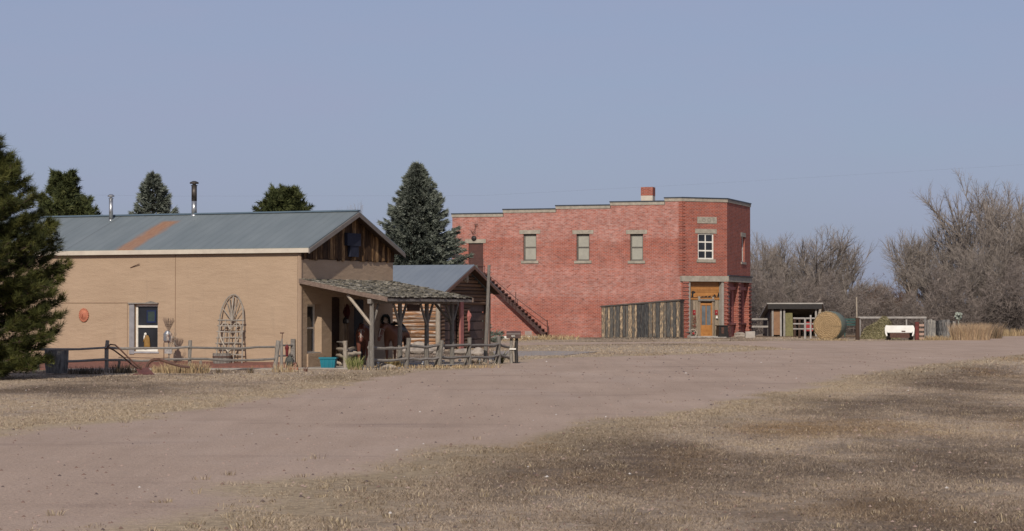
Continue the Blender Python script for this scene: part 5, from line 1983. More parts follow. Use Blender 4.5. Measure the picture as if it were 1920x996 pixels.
mb.tube([BL.w(br_s, 0, br_z), BL.w(br_s, 0.16, br_z)], 0.02, 5)
mb.build('wall_arm', IRON, ib)

# chamfer: upper storey wall
zCapT = BC.at(1320, 370.5)[1]
w6a, w6z1 = BC.at(1308.5, 437.5)
w6b, w6z0 = BC.at(1338.5, 486.5)
zL1, zL0 = BC.at(1320, 517.5)[1], BC.at(1320, 528)[1]
mb = MB()
mb.wall(BC, 0, 3.27, zL1, zTop - cap_h, [(w6a, w6b, w6z0, w6z1)], 0.18)
rna, rnz1 = BR.at(1390.5, 444)
rnb, rnz0 = BR.at(1396.5, 492)
mb.wall(BR, 0, RL, zL1, zTop - cap_h, [(rna, rnb, rnz0, rnz1)], 0.22)
mb.build('corner_wall', BRICKR, bld)
# toothed corner piers of header bricks, upper storey
mb = MB()
zz = zL1
k = 0
while zz < zTop - cap_h - 0.1:
    e = 0.035 if k % 2 else 0.0
    mb.box(BL, -0.0, 0.24, 0.0, 0.03 + e * 0.3, zz + 0.01, zz + 0.095, 0.5)
    mb.box(BC, 0.0, 0.13 + e, 0.0, 0.045 * (k % 2) + 0.012, zz + 0.01, zz + 0.095, 0.5)
    zz += 0.105
    k += 1
mb.build('corner_pier', BRICKR, bld)
mb = MB()
for F, a0, a1 in ((BC, -0.05, 3.30), (BR, -0.02, RL + 0.05)):
    mb.box(F, a0, a1, -0.4, 0.045, zTop - cap_h, zTop - 0.05, 0.5)
mb.build('corner_coping', STONE, bld)
mb = MB()
for F, a0, a1 in ((BC, -0.07, 3.33), (BR, -0.03, RL + 0.08)):
    mb.box(F, a0, a1, -0.43, 0.075, zTop - 0.05, zTop + 0.021, 0.5)
mb.build('corner_flashing', FLASH, bld)
# six pane window
h = (w6a, w6b, w6z0, w6z1)
wn = sash(BC, h, -0.06, WHITE, GLASS, bld, w_=0.085, rows=3, cols=2)
lintel_sill(BC, h, wn, 0.2, 0.27, 0.1, 0.20)
h = (rna, rnb, rnz0, rnz1)
wn = sash(BR, h, -0.12, WHITE, GLASS, bld, w_=0.08)
lintel_sill(BR, h, wn, 0.25, 0.28, 0.25, 0.14)
# date stone
q0, q1 = BC.at(1307, 406.5), BC.at(1343.5, 419.5)
mb = MB(); mb.box(BC, q0[0], q1[0], -0.05, 0.03, q1[1], q0[1], 0.6); ds = mb.build('name_stone', STONE, bld)
text_mesh('carved_letters', 'I O O F', 0.36, M('weathered_stone_letters', (0.29, 0.26, 0.215), (0.24, 0.215, 0.175), 8, 0.95), ds,
          BC.w((q0[0] + q1[0]) / 2, 0.032, q1[1] + 0.09) - world_base(ds), math.radians(90 - 62.5))
# stone band over the ground floor
mb = MB()
mb.box(BC, -0.12, 3.32, -0.5, 0.10, zL0, zL1, 0.5)
mb.box(BR, 0.02, RL + 0.1, -0.5, 0.10, zL0 + 0.003, zL1 + 0.003, 0.5)
mb.build('stone_band', STONE, bld)
mb = MB()
mb.box(BR, 0.0, RL + 0.12, -0.1, 0.16, zL1 + 0.003, zL1 + 0.07, 0.5)
mb.build('band_flashing', FLASH, bld)
# ground floor of the chamfer: rusticated brick pier left, right pier, grey pilasters, wood infill set back
def rustic(F, a0, a1, z0, z1, parent, o=0.04):
    mb = MB()
    zz = z0
    k = 0
    while zz < z1 - 0.02:
        mb.box(F, a0 + (0 if k % 2 else 0.025), a1 - (0 if k % 2 else 0.025), -0.45, o + (0.05 if k % 2 else 0), zz, min(zz + 0.115, z1), 0.5)
        zz += 0.125
        k += 1
    return mb.build('brick_pier', BRICKR, parent)


mb = MB(); mb.box(BL, 0.0, 0.10, -0.2, 0.02, 0, zL0, 0.5); 
mb.build('corner_return', BRICKR, bld)
rustic(BC, -0.02, 0.42, 0.0, zL0, bld)
pR = BC.at(1357, 560)[0]
rustic(BC, pR, 3.27, 0.0, zL0, bld)
pw0, pw1 = BC.at(1290, 560)[0], BC.at(1353, 560)[0]
for a0 in (pw0, pw1):
    mb = MB(); mb.box(BC, a0, a0 + 0.17, -0.35, 0.01, 0.0, zL0 - 0.003, 0.5)
    mb.build('pilaster', M('grey_pilaster_paint', (0.33, 0.30, 0.26), (0.25, 0.23, 0.2), 5, 0.8), bld)
IN = -0.30
zP0 = BC.at(1320, 559, IN)[1]
mb = MB(); 
nb = 6
for k in range(nb):
    z0_, z1_ = zP0 + (zL0 - zP0) * k / nb, zP0 + (zL0 - zP0) * (k + 1) / nb - 0.008
    mb.box(BC, pw0 + 0.17, pw1, IN - 0.05, IN, z0_, z1_)
pan = mb.build('transom_panel', ORANGE, bld)
mb = MB(); mb.box(BC, pw0 + 0.17, pw1, IN - 0.02, IN + 0.06, zP0 - 0.10, zP0 + 0.02); mb.build('transom_beam', ORANGE, bld)
# cut-out silhouette on the panel: riders, cattle, trees
mb = MB()
SO = IN + 0.002
def sil(pts): mb.prism(BC, [(a_, zb_ + (z_ - zb_) * 0.62) for a_, z_ in pts], SO, SO + 0.02)
pa, pb = BC.at(1295, 555, IN)[0], BC.at(1350, 555, IN)[0]
zb_ = zP0 + 0.02
sil([(pa, zb_), (pb, zb_), (pb, zb_ + 0.05), (pa, zb_ + 0.07)])
x = pa
sil([(x + 0.02, zb_), (x + 0.20, zb_), (x + 0.17, zb_ + 0.25), (x + 0.20, zb_ + 0.42), (x + 0.34, zb_ + 0.50), (x + 0.33, zb_ + 0.6), (x + 0.2, zb_ + 0.68), (x + 0.10, zb_ + 0.66), (x + 0.04, zb_ + 0.55), (x + 0.08, zb_ + 0.3)])
for k in range(5):
    x = pa + 0.45 + 0.27 * k
    hh = 0.10 + 0.05 * random.random()
    sil([(x, zb_), (x + 0.03, zb_), (x + 0.04, zb_ + 0.06), (x + 0.14, zb_ + 0.06), (x + 0.15, zb_), (x + 0.18, zb_), (x + 0.19, zb_ + hh), (x + 0.24, zb_ + hh + 0.02), (x + 0.2, zb_ + hh + 0.06), (x, zb_ + hh)])
x = pb - 0.22
for k in range(3):
    w_ = 0.11 - 0.03 * k
    sil([(x + 0.1 - w_, zb_ + 0.1 + 0.12 * k), (x + 0.1 + w_, zb_ + 0.1 + 0.12 * k), (x + 0.1, zb_ + 0.32 + 0.12 * k)])
sil([(x - 0.32, zb_), (x - 0.26, zb_), (x - 0.26, zb_ + 0.15), (x - 0.14, zb_ + 0.15), (x - 0.14, zb_), (x - 0.08, zb_), (x - 0.06, zb_ + 0.2), (x - 0.14, zb_ + 0.24), (x - 0.16, zb_ + 0.34), (x - 0.24, zb_ + 0.34), (x - 0.22, zb_ + 0.24), (x - 0.34, zb_ + 0.2)])
mb.build('cut_out_scene', BLACK, pan)
# weathered wall with door opening
da, db = BC.at(1312.5, 600, IN)[0], BC.at(1335, 600, IN)[0]
zdT = BC.at(1323, 568.5, IN)[1]
mb = MB()
a = pw0 + 0.17
while a < pw1:
    b = min(a + random.uniform(0.13, 0.22), pw1)
    z0_ = 0.0
    if a < db + 0.06 and b > da - 0.06:
        if b > da - 0.05 and a < da - 0.05:
            b = da - 0.05
        elif a < db + 0.05:
            z0_ = zdT + 0.08
            b = min(b, db + 0.05)
    mb.box(BC, a, b - 0.008, IN - 0.05, IN + random.uniform(0, 0.02), z0_, zP0 - 0.10, j=0.0)
    a = b
mb.build('entry_boards', WALLB, bld)
mb = MB()
mb.box(BC, pw0 + 0.17, pw1, IN - 0.3, IN - 0.09, 0.0, zL0, 0.5)
mb.build('entry_backing', DARKWOOD, bld)
# door
mb = MB()
dz0 = 0.10
st = 0.10
mb.box(BC, da, da + st, IN - 0.04, IN + 0.03, dz0, zdT)
mb.box(BC, db - st, db, IN - 0.04, IN + 0.03, dz0, zdT)
mb.box(BC, da + st, db - st, IN - 0.04, IN + 0.03, zdT - 0.14, zdT)
mb.box(BC, da + st, db - st, IN - 0.04, IN + 0.028, dz0, dz0 + 0.68)
mb.box(BC, (da + db) / 2 - 0.03, (da + db) / 2 + 0.03, IN - 0.04, IN + 0.026, dz0 + 0.68, zdT - 0.14)
mb.box(BC, da + st + 0.06, db - st - 0.06, IN + 0.028, IN + 0.04, dz0 + 0.10, dz0 + 0.58)
dd = mb.build('door', ORANGE, bld)
mb = MB(); mb.box(BC, da + st, db - st, IN - 0.02, IN - 0.005, dz0 + 0.68, zdT - 0.14, 0.5); mb.build('pane', GLASSG, dd)
mb = MB(); mb.blob(BC.w(db - 0.05, IN + 0.06, dz0 + 0.75), (0.03, 0.03, 0.03), 1, 0); mb.build('handle', BLACK, dd)
mb = MB(); mb.box(BC, da - 0.10, da, IN - 0.04, IN + 0.06, 0.05, zdT + 0.14); mb.box(BC, db, db + 0.07, IN - 0.04, IN + 0.05, 0.05, zdT + 0.1)
mb.build('door_frame', M('pale_tan_frame', (0.34, 0.26, 0.18), (0.2, 0.14, 0.1), 8, 0.9, stretch=(6, 6, 1)), dd)
mb = MB(); mb.box(BC, da - 0.14, db + 0.12, IN + 0.0, IN + 0.12, zdT + 0.14, zdT + 0.25); mb.build('door_lintel', GREYWOOD, dd)
mb = MB(); mb.box(BC, da - 0.18, da - 0.04, IN + 0.02, IN + 0.1, zdT + 0.16, zdT + 0.42); mb.box(BC, db - 0.02, db + 0.08, IN + 0.02, IN + 0.1, zdT + 0.26, zdT + 0.4); mb.build('lintel_corbel', PALEWOOD, dd)
mb = MB(); mb.box(BC, pw0 - 0.1, pw1 + 0.2, IN, 0.45, 0.0, 0.10, 0.5); mb.box(BC, da - 0.2, db + 0.3, 0.45, 0.9, 0, 0.05)
mb.build('entry_step', CONC, bld)
# two red star plaques
for (px_, side_) in ((1301, 'left'), (1342.5, 'right')):
    cs, cz = BC.at(px_, 586, IN)
    t_ = thing('red_plaque', 'small dark red square plaque hung %s of the orange door' % side_, 'plaque', BC.w(cs, IN + 0.02, cz), 'red plaques beside the orange door')
    mb = MB(); mb.box(BC, cs - 0.10, cs + 0.10, IN + 0.02, IN + 0.05, cz - 0.15, cz + 0.15); mb.build('board', REDP, t_)
    mb = MB(); mb.blob(BC.w(cs, IN + 0.055, cz), (0.045, 0.045, 0.05), 1, 0); mb.build('centre', M('pink_spot', (0.45, 0.22, 0.2), None, 9, 0.8), t_)
cs, cz = BC.at(1342.5, 594.5, IN)
t_ = thing('white_bell', 'small white bell below the red plaque right of the orange door', 'bell', BC.w(cs, IN, cz))
mb = MB(); mb.lathe(BC.w(cs, IN + 0.1, cz - 0.08), [(0.085, 0), (0.06, 0.04), (0.045, 0.12), (0.02, 0.16)], 12, 0.5); mb.build('bell_cup', WHITE, t_)
mb = MB(); mb.blob(BC.w(cs, IN + 0.1, cz - 0.10), (0.03, 0.03, 0.03), 1, 0); mb.build('clapper', BLACK, t_)
cs, cz = BC.at(1301, 606, IN)
L_ = ([], [], [])
r_ = np.random.default_rng(5)
mb = MB()
for k in range(60):
    a = random.uniform(0, 6.28); zz = random.uniform(-0.5, 0.45)
    p = BC.w(cs + random.uniform(-.12, .12), IN + 0.08, cz + zz)
    mb.tube([p, p + Vector((0.08 * math.cos(a), -0.03, 0.08 * math.sin(a)))], [0.02, 0.005], 4, random.random())
tag(mb.build('dried_swag', M('dried_swag', (0.16, 0.10, 0.06), (0.2, 0.035, 0.03), 5, 0.9), None, loc=BC.w(cs, IN, cz - 0.5)), 'dried plant swag with red berries hanging left of the orange door', 'swag')

# right face storefront
zS = zL0
nC = [BR.at(px_, 580)[0] for px_ in (1368, 1385, 1403)]
rustic(BR, 0.0, 0.42, 0, zS, bld, 0.02)
rustic(BR, nC[1] - 0.3, nC[1] + 0.3, 0, zS, bld, 0.04)
rustic(BR, RL - 0.75, RL, 0, zS, bld, 0.04)
mb = MB()
sbays = ((0.42, nC[1] - 0.3), (nC[1] + 0.3, RL - 0.75))
for (a0, a1) in sbays:
    wi = (a1 - a0)
    mb.wall(BR, a0, a1, 0.0, zS, [(a0 + wi * 0.2, a1 - wi * 0.2, 0.95, 2.9)], 0.15, -0.25)
    mb.box(BR, a0, a1, -0.25, -0.1, 0.78, 0.90)
    mb.box(BR, a0, a1, -0.25, -0.12, 3.0, 3.2)
mb.build('storefront', PINKP, bld)
for (a0, a1) in sbays:
    wi = (a1 - a0)
    wn = sash(BR, (a0 + wi * 0.2, a1 - wi * 0.2, 0.95, 2.9), -0.32, M('pink_sash', (0.30, 0.11, 0.10), (0.22, 0.09, 0.08), 5, 0.7), GLASS, bld, rows=2, cols=1, w_=0.09)
    mb = MB(); c_ = (a0 + a1) / 2
    mb.box(BR, c_ + 0.05, c_ + 0.20, -0.315, -0.30, 1.55, 2.6, 0.5)
    mb.build('white_curtain', WHITE, wn)

# chimney
ch_s = 0
Yc = 149.0
cA, cB = P(1201.5, 376, Yc), P(1224, 376, Yc)
ztc = P(1210, 351, Yc).z
FC = Frame((cA.x, cA.y, 0), 107.5, -1)
FC = Frame((cA.x, cA.y, 0), 107.5, 1)
wd = (cB.x - cA.x) / 0.98
chm = MB(); chm.box(FC, 0, wd, 0.0, -0.7, P(1210, 367, Yc).z, ztc, 0.5)
ch = chm.build('chimney', BRICKR, bld)
chm = MB(); chm.box(FC, 0.01, wd - 0.01, -0.01, -0.69, 6.9, P(1210, 367, Yc).z, 0.5)
chm.build('chimney_base', TRIM, ch)

# ---- outside stair on the side wall
stt = thing('outside_stair', 'brown steel stair climbing the brick wall to the upper door', 'stairs', BL.w(4, 0.5, 0))
a_t, z_t = BL.at(906, 512, 0.6)
a_b, _ = BL.at(1031, 631, 0.6)
z_b = 0.0
for o0 in (0.06, 0.56):
    mb = MB()
    mb.prism(BL, [(a_b + 0.08, z_b), (a_b + 0.36, z_b), (a_t, z_t - 0.42), (a_t, z_t - 0.12)], o0, o0 + 0.04)
    mb.build('stringer', STAIRM, stt)
ns = 20
for i in range(ns):
    q = (i + 0.5) / ns
    a_, z_ = a_b + (a_t - a_b) * q, z_t * q
    mb = MB(); mb.box(BL, a_ - 0.05, a_ + 0.20, 0.10, 0.60, z_ - 0.035, z_ + 0.035)
    mb.box(BL, a_ + 0.08, a_ + 0.17, 0.54, 0.60, z_ - 0.25, z_ - 0.035)
    mb.build('tread', STAIRM, stt)
mb = MB(); mb.box(BL, a_t, dA1 + 0.35, 0.0, 0.64, z_t - 0.12, z_t); ld = mb.build('landing', STAIRM, stt)
mb = MB()
for zz in (0.45, 0.85):
    mb.tube([BL.w(a_t, 0.62, z_t + zz), BL.w(dA1 + 0.35, 0.62, z_t + zz)], 0.02, 5)
for a_ in (a_t, (a_t + dA1) / 2 + 0.1, dA1 + 0.33):
    mb.tube([BL.w(a_, 0.62, z_t - 0.1), BL.w(a_, 0.62, z_t + 0.87)], 0.024, 5)
mb.tube([BL.w(dA1 + 0.33, 0.62, 0), BL.w(dA1 + 0.33, 0.62, z_t - 0.1)], 0.05, 6)
mb.build('landing_rail', STAIRM, ld)
mb = MB()
rl = lambda px_, py_: BL.w(BL.at(px_, py_, 0.62)[0], 0.62, BL.at(px_, py_, 0.62)[1])
mb.tube([rl(912, 512), rl(967, 559), rl(1026, 603), rl(1026.5, 612)], 0.02, 5)
mb.tube([rl(967, 548), rl(967, 577)], 0.025, 5)
mb.tube([rl(1026, 600), rl(1027, 629)], 0.03, 5)
mb.tube([rl(950, 541), rl(958, 533)], 0.015, 4)
mb.build('handrail', STAIRM, stt)

# base strip, meter boxes
def gbox(name, px0, px1, pyt, pyb, depth, mat, label, cat, j=0.0, az=None):
    g0, g1 = G(px0, pyb), G(px1, pyb)
    h = (pyb - pyt) / FPX * g0.y
    F = Frame(g0, 90, -1)
    mb = MB(); mb.box(F, 0, g1.x - g0.x, 0, depth, 0, h, 0.5, j=j)
    return tag(mb.build(name, mat, None, loc=g0), label, cat)


gbox('white_beam', 928, 1012, 630.5, 635.2, 0.25, WHITE, 'long white painted timber lying at the foot of the brick wall', 'timber')
gbox('utility_box', 984, 997, 621, 634, 0.2, M('grey_box', (0.30, 0.24, 0.21), (0.24, 0.19, 0.17), 4, 0.8), 'grey brown utility box against the brick wall behind the mailbox', 'utility box')
o_ = gbox('concrete_block', 996, 1007, 630, 637, 0.35, CONC, 'small grey block lying left of the stair foot', 'block', 0.015)

# ---- slab-board lean-to in front of the wall
lo = 1.1
la0, lz0 = BL.at(1128, 574, lo)
la1, lz1 = BL.at(1274, 562, lo)
lean = thing('board_enclosure', 'lean-to enclosure of bark-edged slab boards against the brick wall', 'board enclosure', BL.w(la1, lo, 0))
mb = MB()
a = la1
while a < la0:
    b = min(a + random.uniform(0.14, 0.27), la0)
    zz = lambda s: lz1 + (lz0 - lz1) * (s - la1) / (la0 - la1) - 0.05
    gap = random.uniform(0.012, 0.03)
    lowz = random.uniform(0.0, 0.08)
    n = 7
    zs = [lowz + (zz(a) - lowz) * k / (n - 1) for k in range(n)]
    lft = [(a + gap + random.uniform(-.012, .012), z) for z in zs]
    rgt = [(b + random.uniform(-.012, .010), z) for z in zs]
    rgt[-1] = (rgt[-1][0], zz(b))
    oo = random.uniform(0.0, 0.06)
    mb.prism(BL, rgt[::1] + lft[::-1], lo - 0.02, lo + oo)
    a = b
mb.build('slab_boards', SLAB, lean)
mb = MB()
zlo = lambda s: lz1 + (lz0 - lz1) * (s - la1) / (la0 - la1) - 0.07
mb.prism(BL, [(la1 + 0.02, 0.02), (la0 - 0.02, 0.02), (la0 - 0.02, zlo(la0)), (la1 + 0.02, zlo(la1))], lo - 0.12, lo - 0.03, 0.5)
mb.build('backing', DARKWOOD, lean)
for aa in (la0, la1):
    mb = MB()
    o_ = 0.02
    zz = zlo(aa)
    while o_ < lo - 0.03:
        o2 = min(o_ + random.uniform(0.18, 0.25), lo - 0.02)
        mb.box(BL, aa - 0.02, aa + 0.02, o_, o2 - 0.01, 0, zz)
        o_ = o2
    mb.build('end_boards', SLAB, lean)
mb = MB()
mb.prism(BL, [(la1 - 0.06, lz1 - 0.06), (la0 + 0.06, lz0 - 0.06), (la0 + 0.06, lz0 + 0.02), (la1 - 0.06, lz1 + 0.03)], 0.0, lo + 0.09)
mb.build('roof_boards', M('dark_roof_boards', (0.09, 0.075, 0.065), (0.055, 0.045, 0.04), 5, 0.9), lean)

# bench, wheel, stove, blocks at the entrance
def gp_(px_, py_): return G(px_, py_)
g = P(1284, 634, 142.2); g.z = 0
bb = thing('plank_bench', 'low grey plank bench between the board enclosure and the door', 'bench', g)
F = Frame(g, 85, -1)
mb = MB(); mb.box(F, -0.32, 0.40, -0.15, 0.15, 0.33, 0.38, j=0.01); mb.build('seat', GREYWOOD, bb)
mb = MB(); mb.box(F, -0.30, 0.38, -0.12, 0.12, 0.10, 0.18); mb.build('lower_plank', GREYWOOD, bb)
for x in (-0.27, 0.32):
    mb = MB(); mb.box(F, x, x + 0.06, -0.13, 0.13, 0, 0.33); mb.build('leg', GREYWOOD, bb)
g = P(1300, 633, 142.5); g.z = 0.0
wt = thing('wagon_wheel', 'small pale spoked wheel with a red hub leaning by the door', 'wheel', g)
F = Frame(g, 80, -1)
mb = MB(); mb.tube([F.w(0.24 * math.cos(a), 0.04, 0.27 + 0.24 * math.sin(a)) for a in np.linspace(0, 2 * PI, 17)], 0.035, 6, cap=False); mb.build('rim', PALEWOOD, wt)
for k in range(8):
    a = PI * k / 4
    mb = MB(); mb.tube([F.w(0, 0.04, 0.27), F.w(0.23 * math.cos(a), 0.04, 0.27 + 0.23 * math.sin(a))], 0.016, 5); mb.build('spoke', PALEWOOD, wt)
mb = MB(); mb.lathe(F.w(0, 0.0, 0.27), [(0.07, -0.05), (0.07, 0.08)], 12, 0.5, F=F); mb.build('hub', REDP, wt)
g = P(1354, 634, 142.9); g.z = 0.0
sv = thing('iron_stove', 'black cast iron stove cart standing right of the entrance', 'stove', g)
F = Frame(g, 70, -1)
mb = MB(); taper(mb, F, 0.34, 0.22, 0.30, 0.2, 0.07, 0.72); mb.build('firebox', BLACK, sv)
mb = MB(); mb.box(F, -0.36, 0.36, -0.25, 0.25, 0.72, 0.77); mb.build('top_plate', BLACK, sv)
mb = MB(); mb.box(F, -0.16, 0.02, -0.235, -0.222, 0.26, 0.64); mb.build('stove_door', IRON, sv)
for (x, y) in ((-0.3, -0.18), (0.3, -0.18), (-0.3, 0.18), (0.3, 0.18)):
    mb = MB(); mb.tube([F.w(x, y, 0.16), F.w(x * 1.15, y * 1.1, 0)], [0.035, 0.03], 6); mb.build('leg', BLACK, sv)
mb = MB(); mb.tube([F.w(0.30, -0.2, 0.5), F.w(0.46, -0.2, 0.72), F.w(0.52, -0.2, 0.1)], 0.025, 5); mb.build('handle', IRON, sv)
gbox('stone_block', 1398, 1415.5, 621.5, 633.5, 0.4, CONC, 'pale square stone block at the right corner of the brick hall', 'block', 0.02)
mb = MB(); g = G(1387, 632)
mb.blob(g + Vector((0, 0, 0.12)), (0.30, 0.2, 0.17), 2, 0.35); mb.blob(g + Vector((0.2, 0.1, 0.1)), (0.2, 0.15, 0.14), 2, 0.35)
tag(mb.build('rubble', ROCK, None, loc=g), 'grey broken rubble stone left of the square block', 'stone')
g = G(1432, 630)
mb = MB(); mb.blob(g + Vector((0, 0, 0.1)), (0.06, 0.06, 0.09), 1, 0.2)
tag(mb.build('dark_bucket', BLACK, None, loc=g), 'tiny black pail on the bare ground right of the stone block', 'pail')
plant('dry_grass_clump', 1020, 637, 1.0, 0.35, 420, STRAW, 'low straw weeds heaped at the stair foot', 'grass clump', 0.012, 0.7, seed=22, sx=2.0, sy=0.6)
plant('dry_grass_clump', 955, 639, 0.8, 0.08, 200, STRAW, 'low straw weeds before the white timber', 'grass clump', 0.012, 0.7, seed=23, sx=1.6, sy=0.6)
plant('dry_grass_clump', 1200, 636, 1.0, 0.14, 340, [(0.18, 0.15, 0.12), (0.13, 0.11, 0.09), (0.25, 0.2, 0.15)], 'thin grey weeds along the foot of the slab boards', 'grass clump', 0.012, 0.7, seed=24, sx=2.6, sy=0.5)['kind'] = 'stuff'

# ------------------------------------------------------------------ corral side
# white-grey plank fence
def simple_fence(name, label, pxs, base_y, rails_y, mat, r=0.06, extra_h=0.1, cat='fence', postmat=None):
    g0 = G(pxs[0], base_y)
    t_ = thing(name, label, cat, g0)
    Y = g0.y
    for x in pxs:
        p = P(x, base_y, Y)
        p.z = 0
        h = (base_y - min(rails_y)) / FPX * Y + extra_h
        mb = MB(); mb.tube([p, p + Vector((random.uniform(-.03, .03), 0, h))], r, 7); mb.build('post', postmat or mat, t_)
    for ry in rails_y:
        a, b = P(pxs[0], ry, Y - 0.1), P(pxs[-1], ry + random.uniform(-.5, .5), Y - 0.1)
        mb = MB()
        mb.box(Frame((a.x, a.y, 0), 90, -1), -0.1, b.x - a.x + 0.1, -0.03, 0.03, a.z - 0.06, a.z + 0.06)
        mb.build('rail', mat, t_)
    return t_


PLF = M('grey_white_planks', (0.40, 0.37, 0.34), (0.24, 0.22, 0.20), 3, 0.9, stretch=(1, 3, 3))
simple_fence('plank_fence', 'pale grey two-plank fence between the brick hall and the shed', [1407, 1441, 1466, 1490], 630.5, [598.5, 612.5], PLF)
t_ = thing('corral_panel', 'dark and whitish post corral gate left of the round hay bale', 'gate', G(1500, 634))
for (x, yt, yb, m_, r) in ((1490, 595, 632, DARKWOOD, 0.085), (1499, 596, 634, DARKWOOD, 0.08), (1509.5, 596, 636, PLF, 0.065), (1520, 591, 635, PLF, 0.055)):
    g = G(x, yb); mb = MB(); mb.tube([g, P(x, yt, g.y)], r, 7); mb.build('post', m_, t_)
for y in (597, 607.5, 617):
    a, b = P(1487, y, 138.5), P(1528, y, 138.5)
    mb = MB(); mb.tube([a, b], 0.05, 6); mb.build('rail', PLF, t_)

# bale
gB_ = G(1551, 638)
R_ = 0.83
bale = thing('round_bale', 'large round straw hay bale with green net wrap', 'hay bale', gB_)
BF = Frame(gB_, 112, -1)      # S across the face; N = axis pointing away
cc = gB_ + Vector((0, 0, R_ * 0.99))


def hay_mat():
    m, t, b = new_mat('bale_face_straw')
    tc = attr(t, 'tc').outputs['Vector']
    x, y, z = sep(t, tc)
    w_ = math_(t, 'ADD', math_(t, 'MULTIPLY', y, 62.0), math_(t, 'MULTIPLY', noise(t, tc, 5, 5), 16.0))
    s = math_(t, 'MULTIPLY_ADD', math_(t, 'SINE', w_), 0.5, 0.5)
    c = mix(t, s, (0.32, 0.215, 0.11), (0.40, 0.275, 0.145))
    c = mix(t, 1.0, c, ramp(t, noise(t, tc, 30, 4, 0.7), [(0.3, 0.7), (0.7, 1.25)]), 'MULTIPLY')
    L(t, c, b.inputs['Base Color'])
    b.inputs['Roughness'].default_value = 0.95
    bump(t, b, math_(t, 'ADD', s, noise(t, tc, 30, 4, 0.7)), 0.8, 0.04)
    return m


def ring_lathe(mb, rings, n=48):
    vs, tc, fs = [], [], []
    for (r, o) in rings:
        for k in range(n):
            a = 2 * PI * k / n
            wob = 1 + 0.012 * math.sin(3 * a + 1)
            zz = r * math.sin(a) * wob
            zz = max(zz, -R_ * 0.965)
            vs.append(cc + BF.S * (r * math.cos(a) * wob) + Vector((0, 0, zz)) + BF.N * o)
            tc.append((a * 0.83, r, o))
    for i in range(len(rings) - 1):
        for k in range(n):
            k2 = (k + 1) % n
            fs.append((i * n + k, i * n + k2, (i + 1) * n + k2, (i + 1) * n + k))
    mb.add(vs, fs, tc, 0.5)


mb = MB(); ring_lathe(mb, [(0.005, -0.02), (0.2, -0.01), (0.4, 0.005), (0.6, 0.0), (0.74, 0.02), (0.81, 0.06)]); mb.build('straw_face', hay_mat(), bale, smooth=True)
mb = MB(); ring_lathe(mb, [(0.80, 0.05), (R_, 0.10), (R_ + 0.005, 0.7), (R_, 1.25), (0.78, 1.32), (0.005, 1.33)])
mb.build('net_wrap', M('green_net_wrap', (0.085, 0.115, 0.10), (0.15, 0.155, 0.115), 7, 0.7, stretch=(1, 1, 5), bmp=0.3), bale, smooth=True)

r = np.random.default_rng(17)
vs, fs, cs = [], [], []
for i in range(900):
    a, q = r.random() * 2 * PI, 0.80 * math.sqrt(r.random()) if i % 2 else 0.80 + 0.03 * r.random()
    p = np.array(cc + BF.S * (q * math.cos(a)) + Vector((0, 0, max(q * math.sin(a), -0.8))) - BF.N * 0.02)
    d = np.array(BF.S) * -math.sin(a) + np.array((0, 0, 1)) * math.cos(a) + r.normal(0, 0.5, 3) - np.array(BF.N) * 0.25
    d *= 0.09 / np.linalg.norm(d)
    w_ = r.normal(0, 1, 3); w_ *= 0.006 / np.linalg.norm(w_)
    b = len(vs)
    vs += [p - w_, p + w_, p + d]
    fs.append((b, b + 1, b + 2))
    cs += [tuple(np.array((0.42, 0.30, 0.16)) * (0.5 + 0.8 * r.random())) + (1,)] * 3
npmesh('loose_straw', np.array(vs), np.array(fs), BCM, parent=bale, colr=np.array(cs))
plant('dry_grass_clump', 1556, 638.5, 0.8, 0.16, 260, STRAW, 'scattered straw litter at the foot of the round bale', 'grass clump', 0.008, 1.2, seed=51, sx=1.4, sy=0.5)['kind'] = 'stuff'
# panels behind the bale
simple_fence('green_gate', 'dark green panel gate behind the round bale', [1584, 1606], 632, [599, 604, 609], GREENP, 0.04, 0.02, 'gate')
t_ = simple_fence('pole_rail', 'grey top rail behind the hay heap and white truck bed', [1612, 1660, 1700, 1734], 633, [595.5], PLF, 0.05, 0.02)
g = G(1608, 637.5)
mb = MB(); mb.tube([g, P(1608, 596, g.y)], [0.13, 0.12], 8)
tag(mb.build('gate_post', DARKWOOD, None, loc=g), 'thick dark brown post between the bale and the hay heap', 'post')
g = G(1607, 631)
mb = MB(); mb.tube([g, P(1606, 557, g.y)], [0.06, 0.05], 7)
tag(mb.build('thin_pole', PALEWOOD, None, loc=g), 'thin pale pole rising above the corral fence against the thicket', 'pole')

# hay heap
g = G(1650, 636)
L_ = ([], [], [])
vs, fs, cs = [], [], []
r = np.random.default_rng(41)
HC = [(0.23, 0.20, 0.11), (0.19, 0.17, 0.09), (0.28, 0.24, 0.14), (0.15, 0.135, 0.075), (0.31, 0.26, 0.16)]
W_, H_ = 1.15, 1.38
for i in range(9000):
    a, q = r.random() * 2 * PI, r.random() ** 0.5
    x, y = math.cos(a) * q, math.sin(a) * q
    zh = H_ * (1 - q ** 2.2) * (0.86 + 0.2 * math.sin(x * 5) * math.cos(y * 4))
    p = np.array((g.x + x * W_, g.y + y * 0.9, max(zh, 0) * (0.85 + 0.17 * r.random())))
    d = r.normal(0, 1, 3); d[2] = -abs(d[2]) * 0.8; d /= np.linalg.norm(d); d *= 0.16
    w_ = r.normal(0, 1, 3); w_ /= np.linalg.norm(w_); w_ *= 0.02
    b = len(vs)
    vs += [p - w_, p + w_, p + d]
    fs.append((b, b + 1, b + 2))
    c = np.array(HC[r.integers(5)]) * (0.7 + 0.6 * r.random())
    cs += [tuple(c) + (1,)] * 3
hp = thing('hay_heap', 'loose greenish hay heap behind the white truck bed', 'hay heap', g)
npmesh('loose_hay', np.array(vs), np.array(fs), BCM, parent=hp, colr=np.array(cs))
mb = MB()
n1_, n2_ = 9, 20
vv, ff = [], []
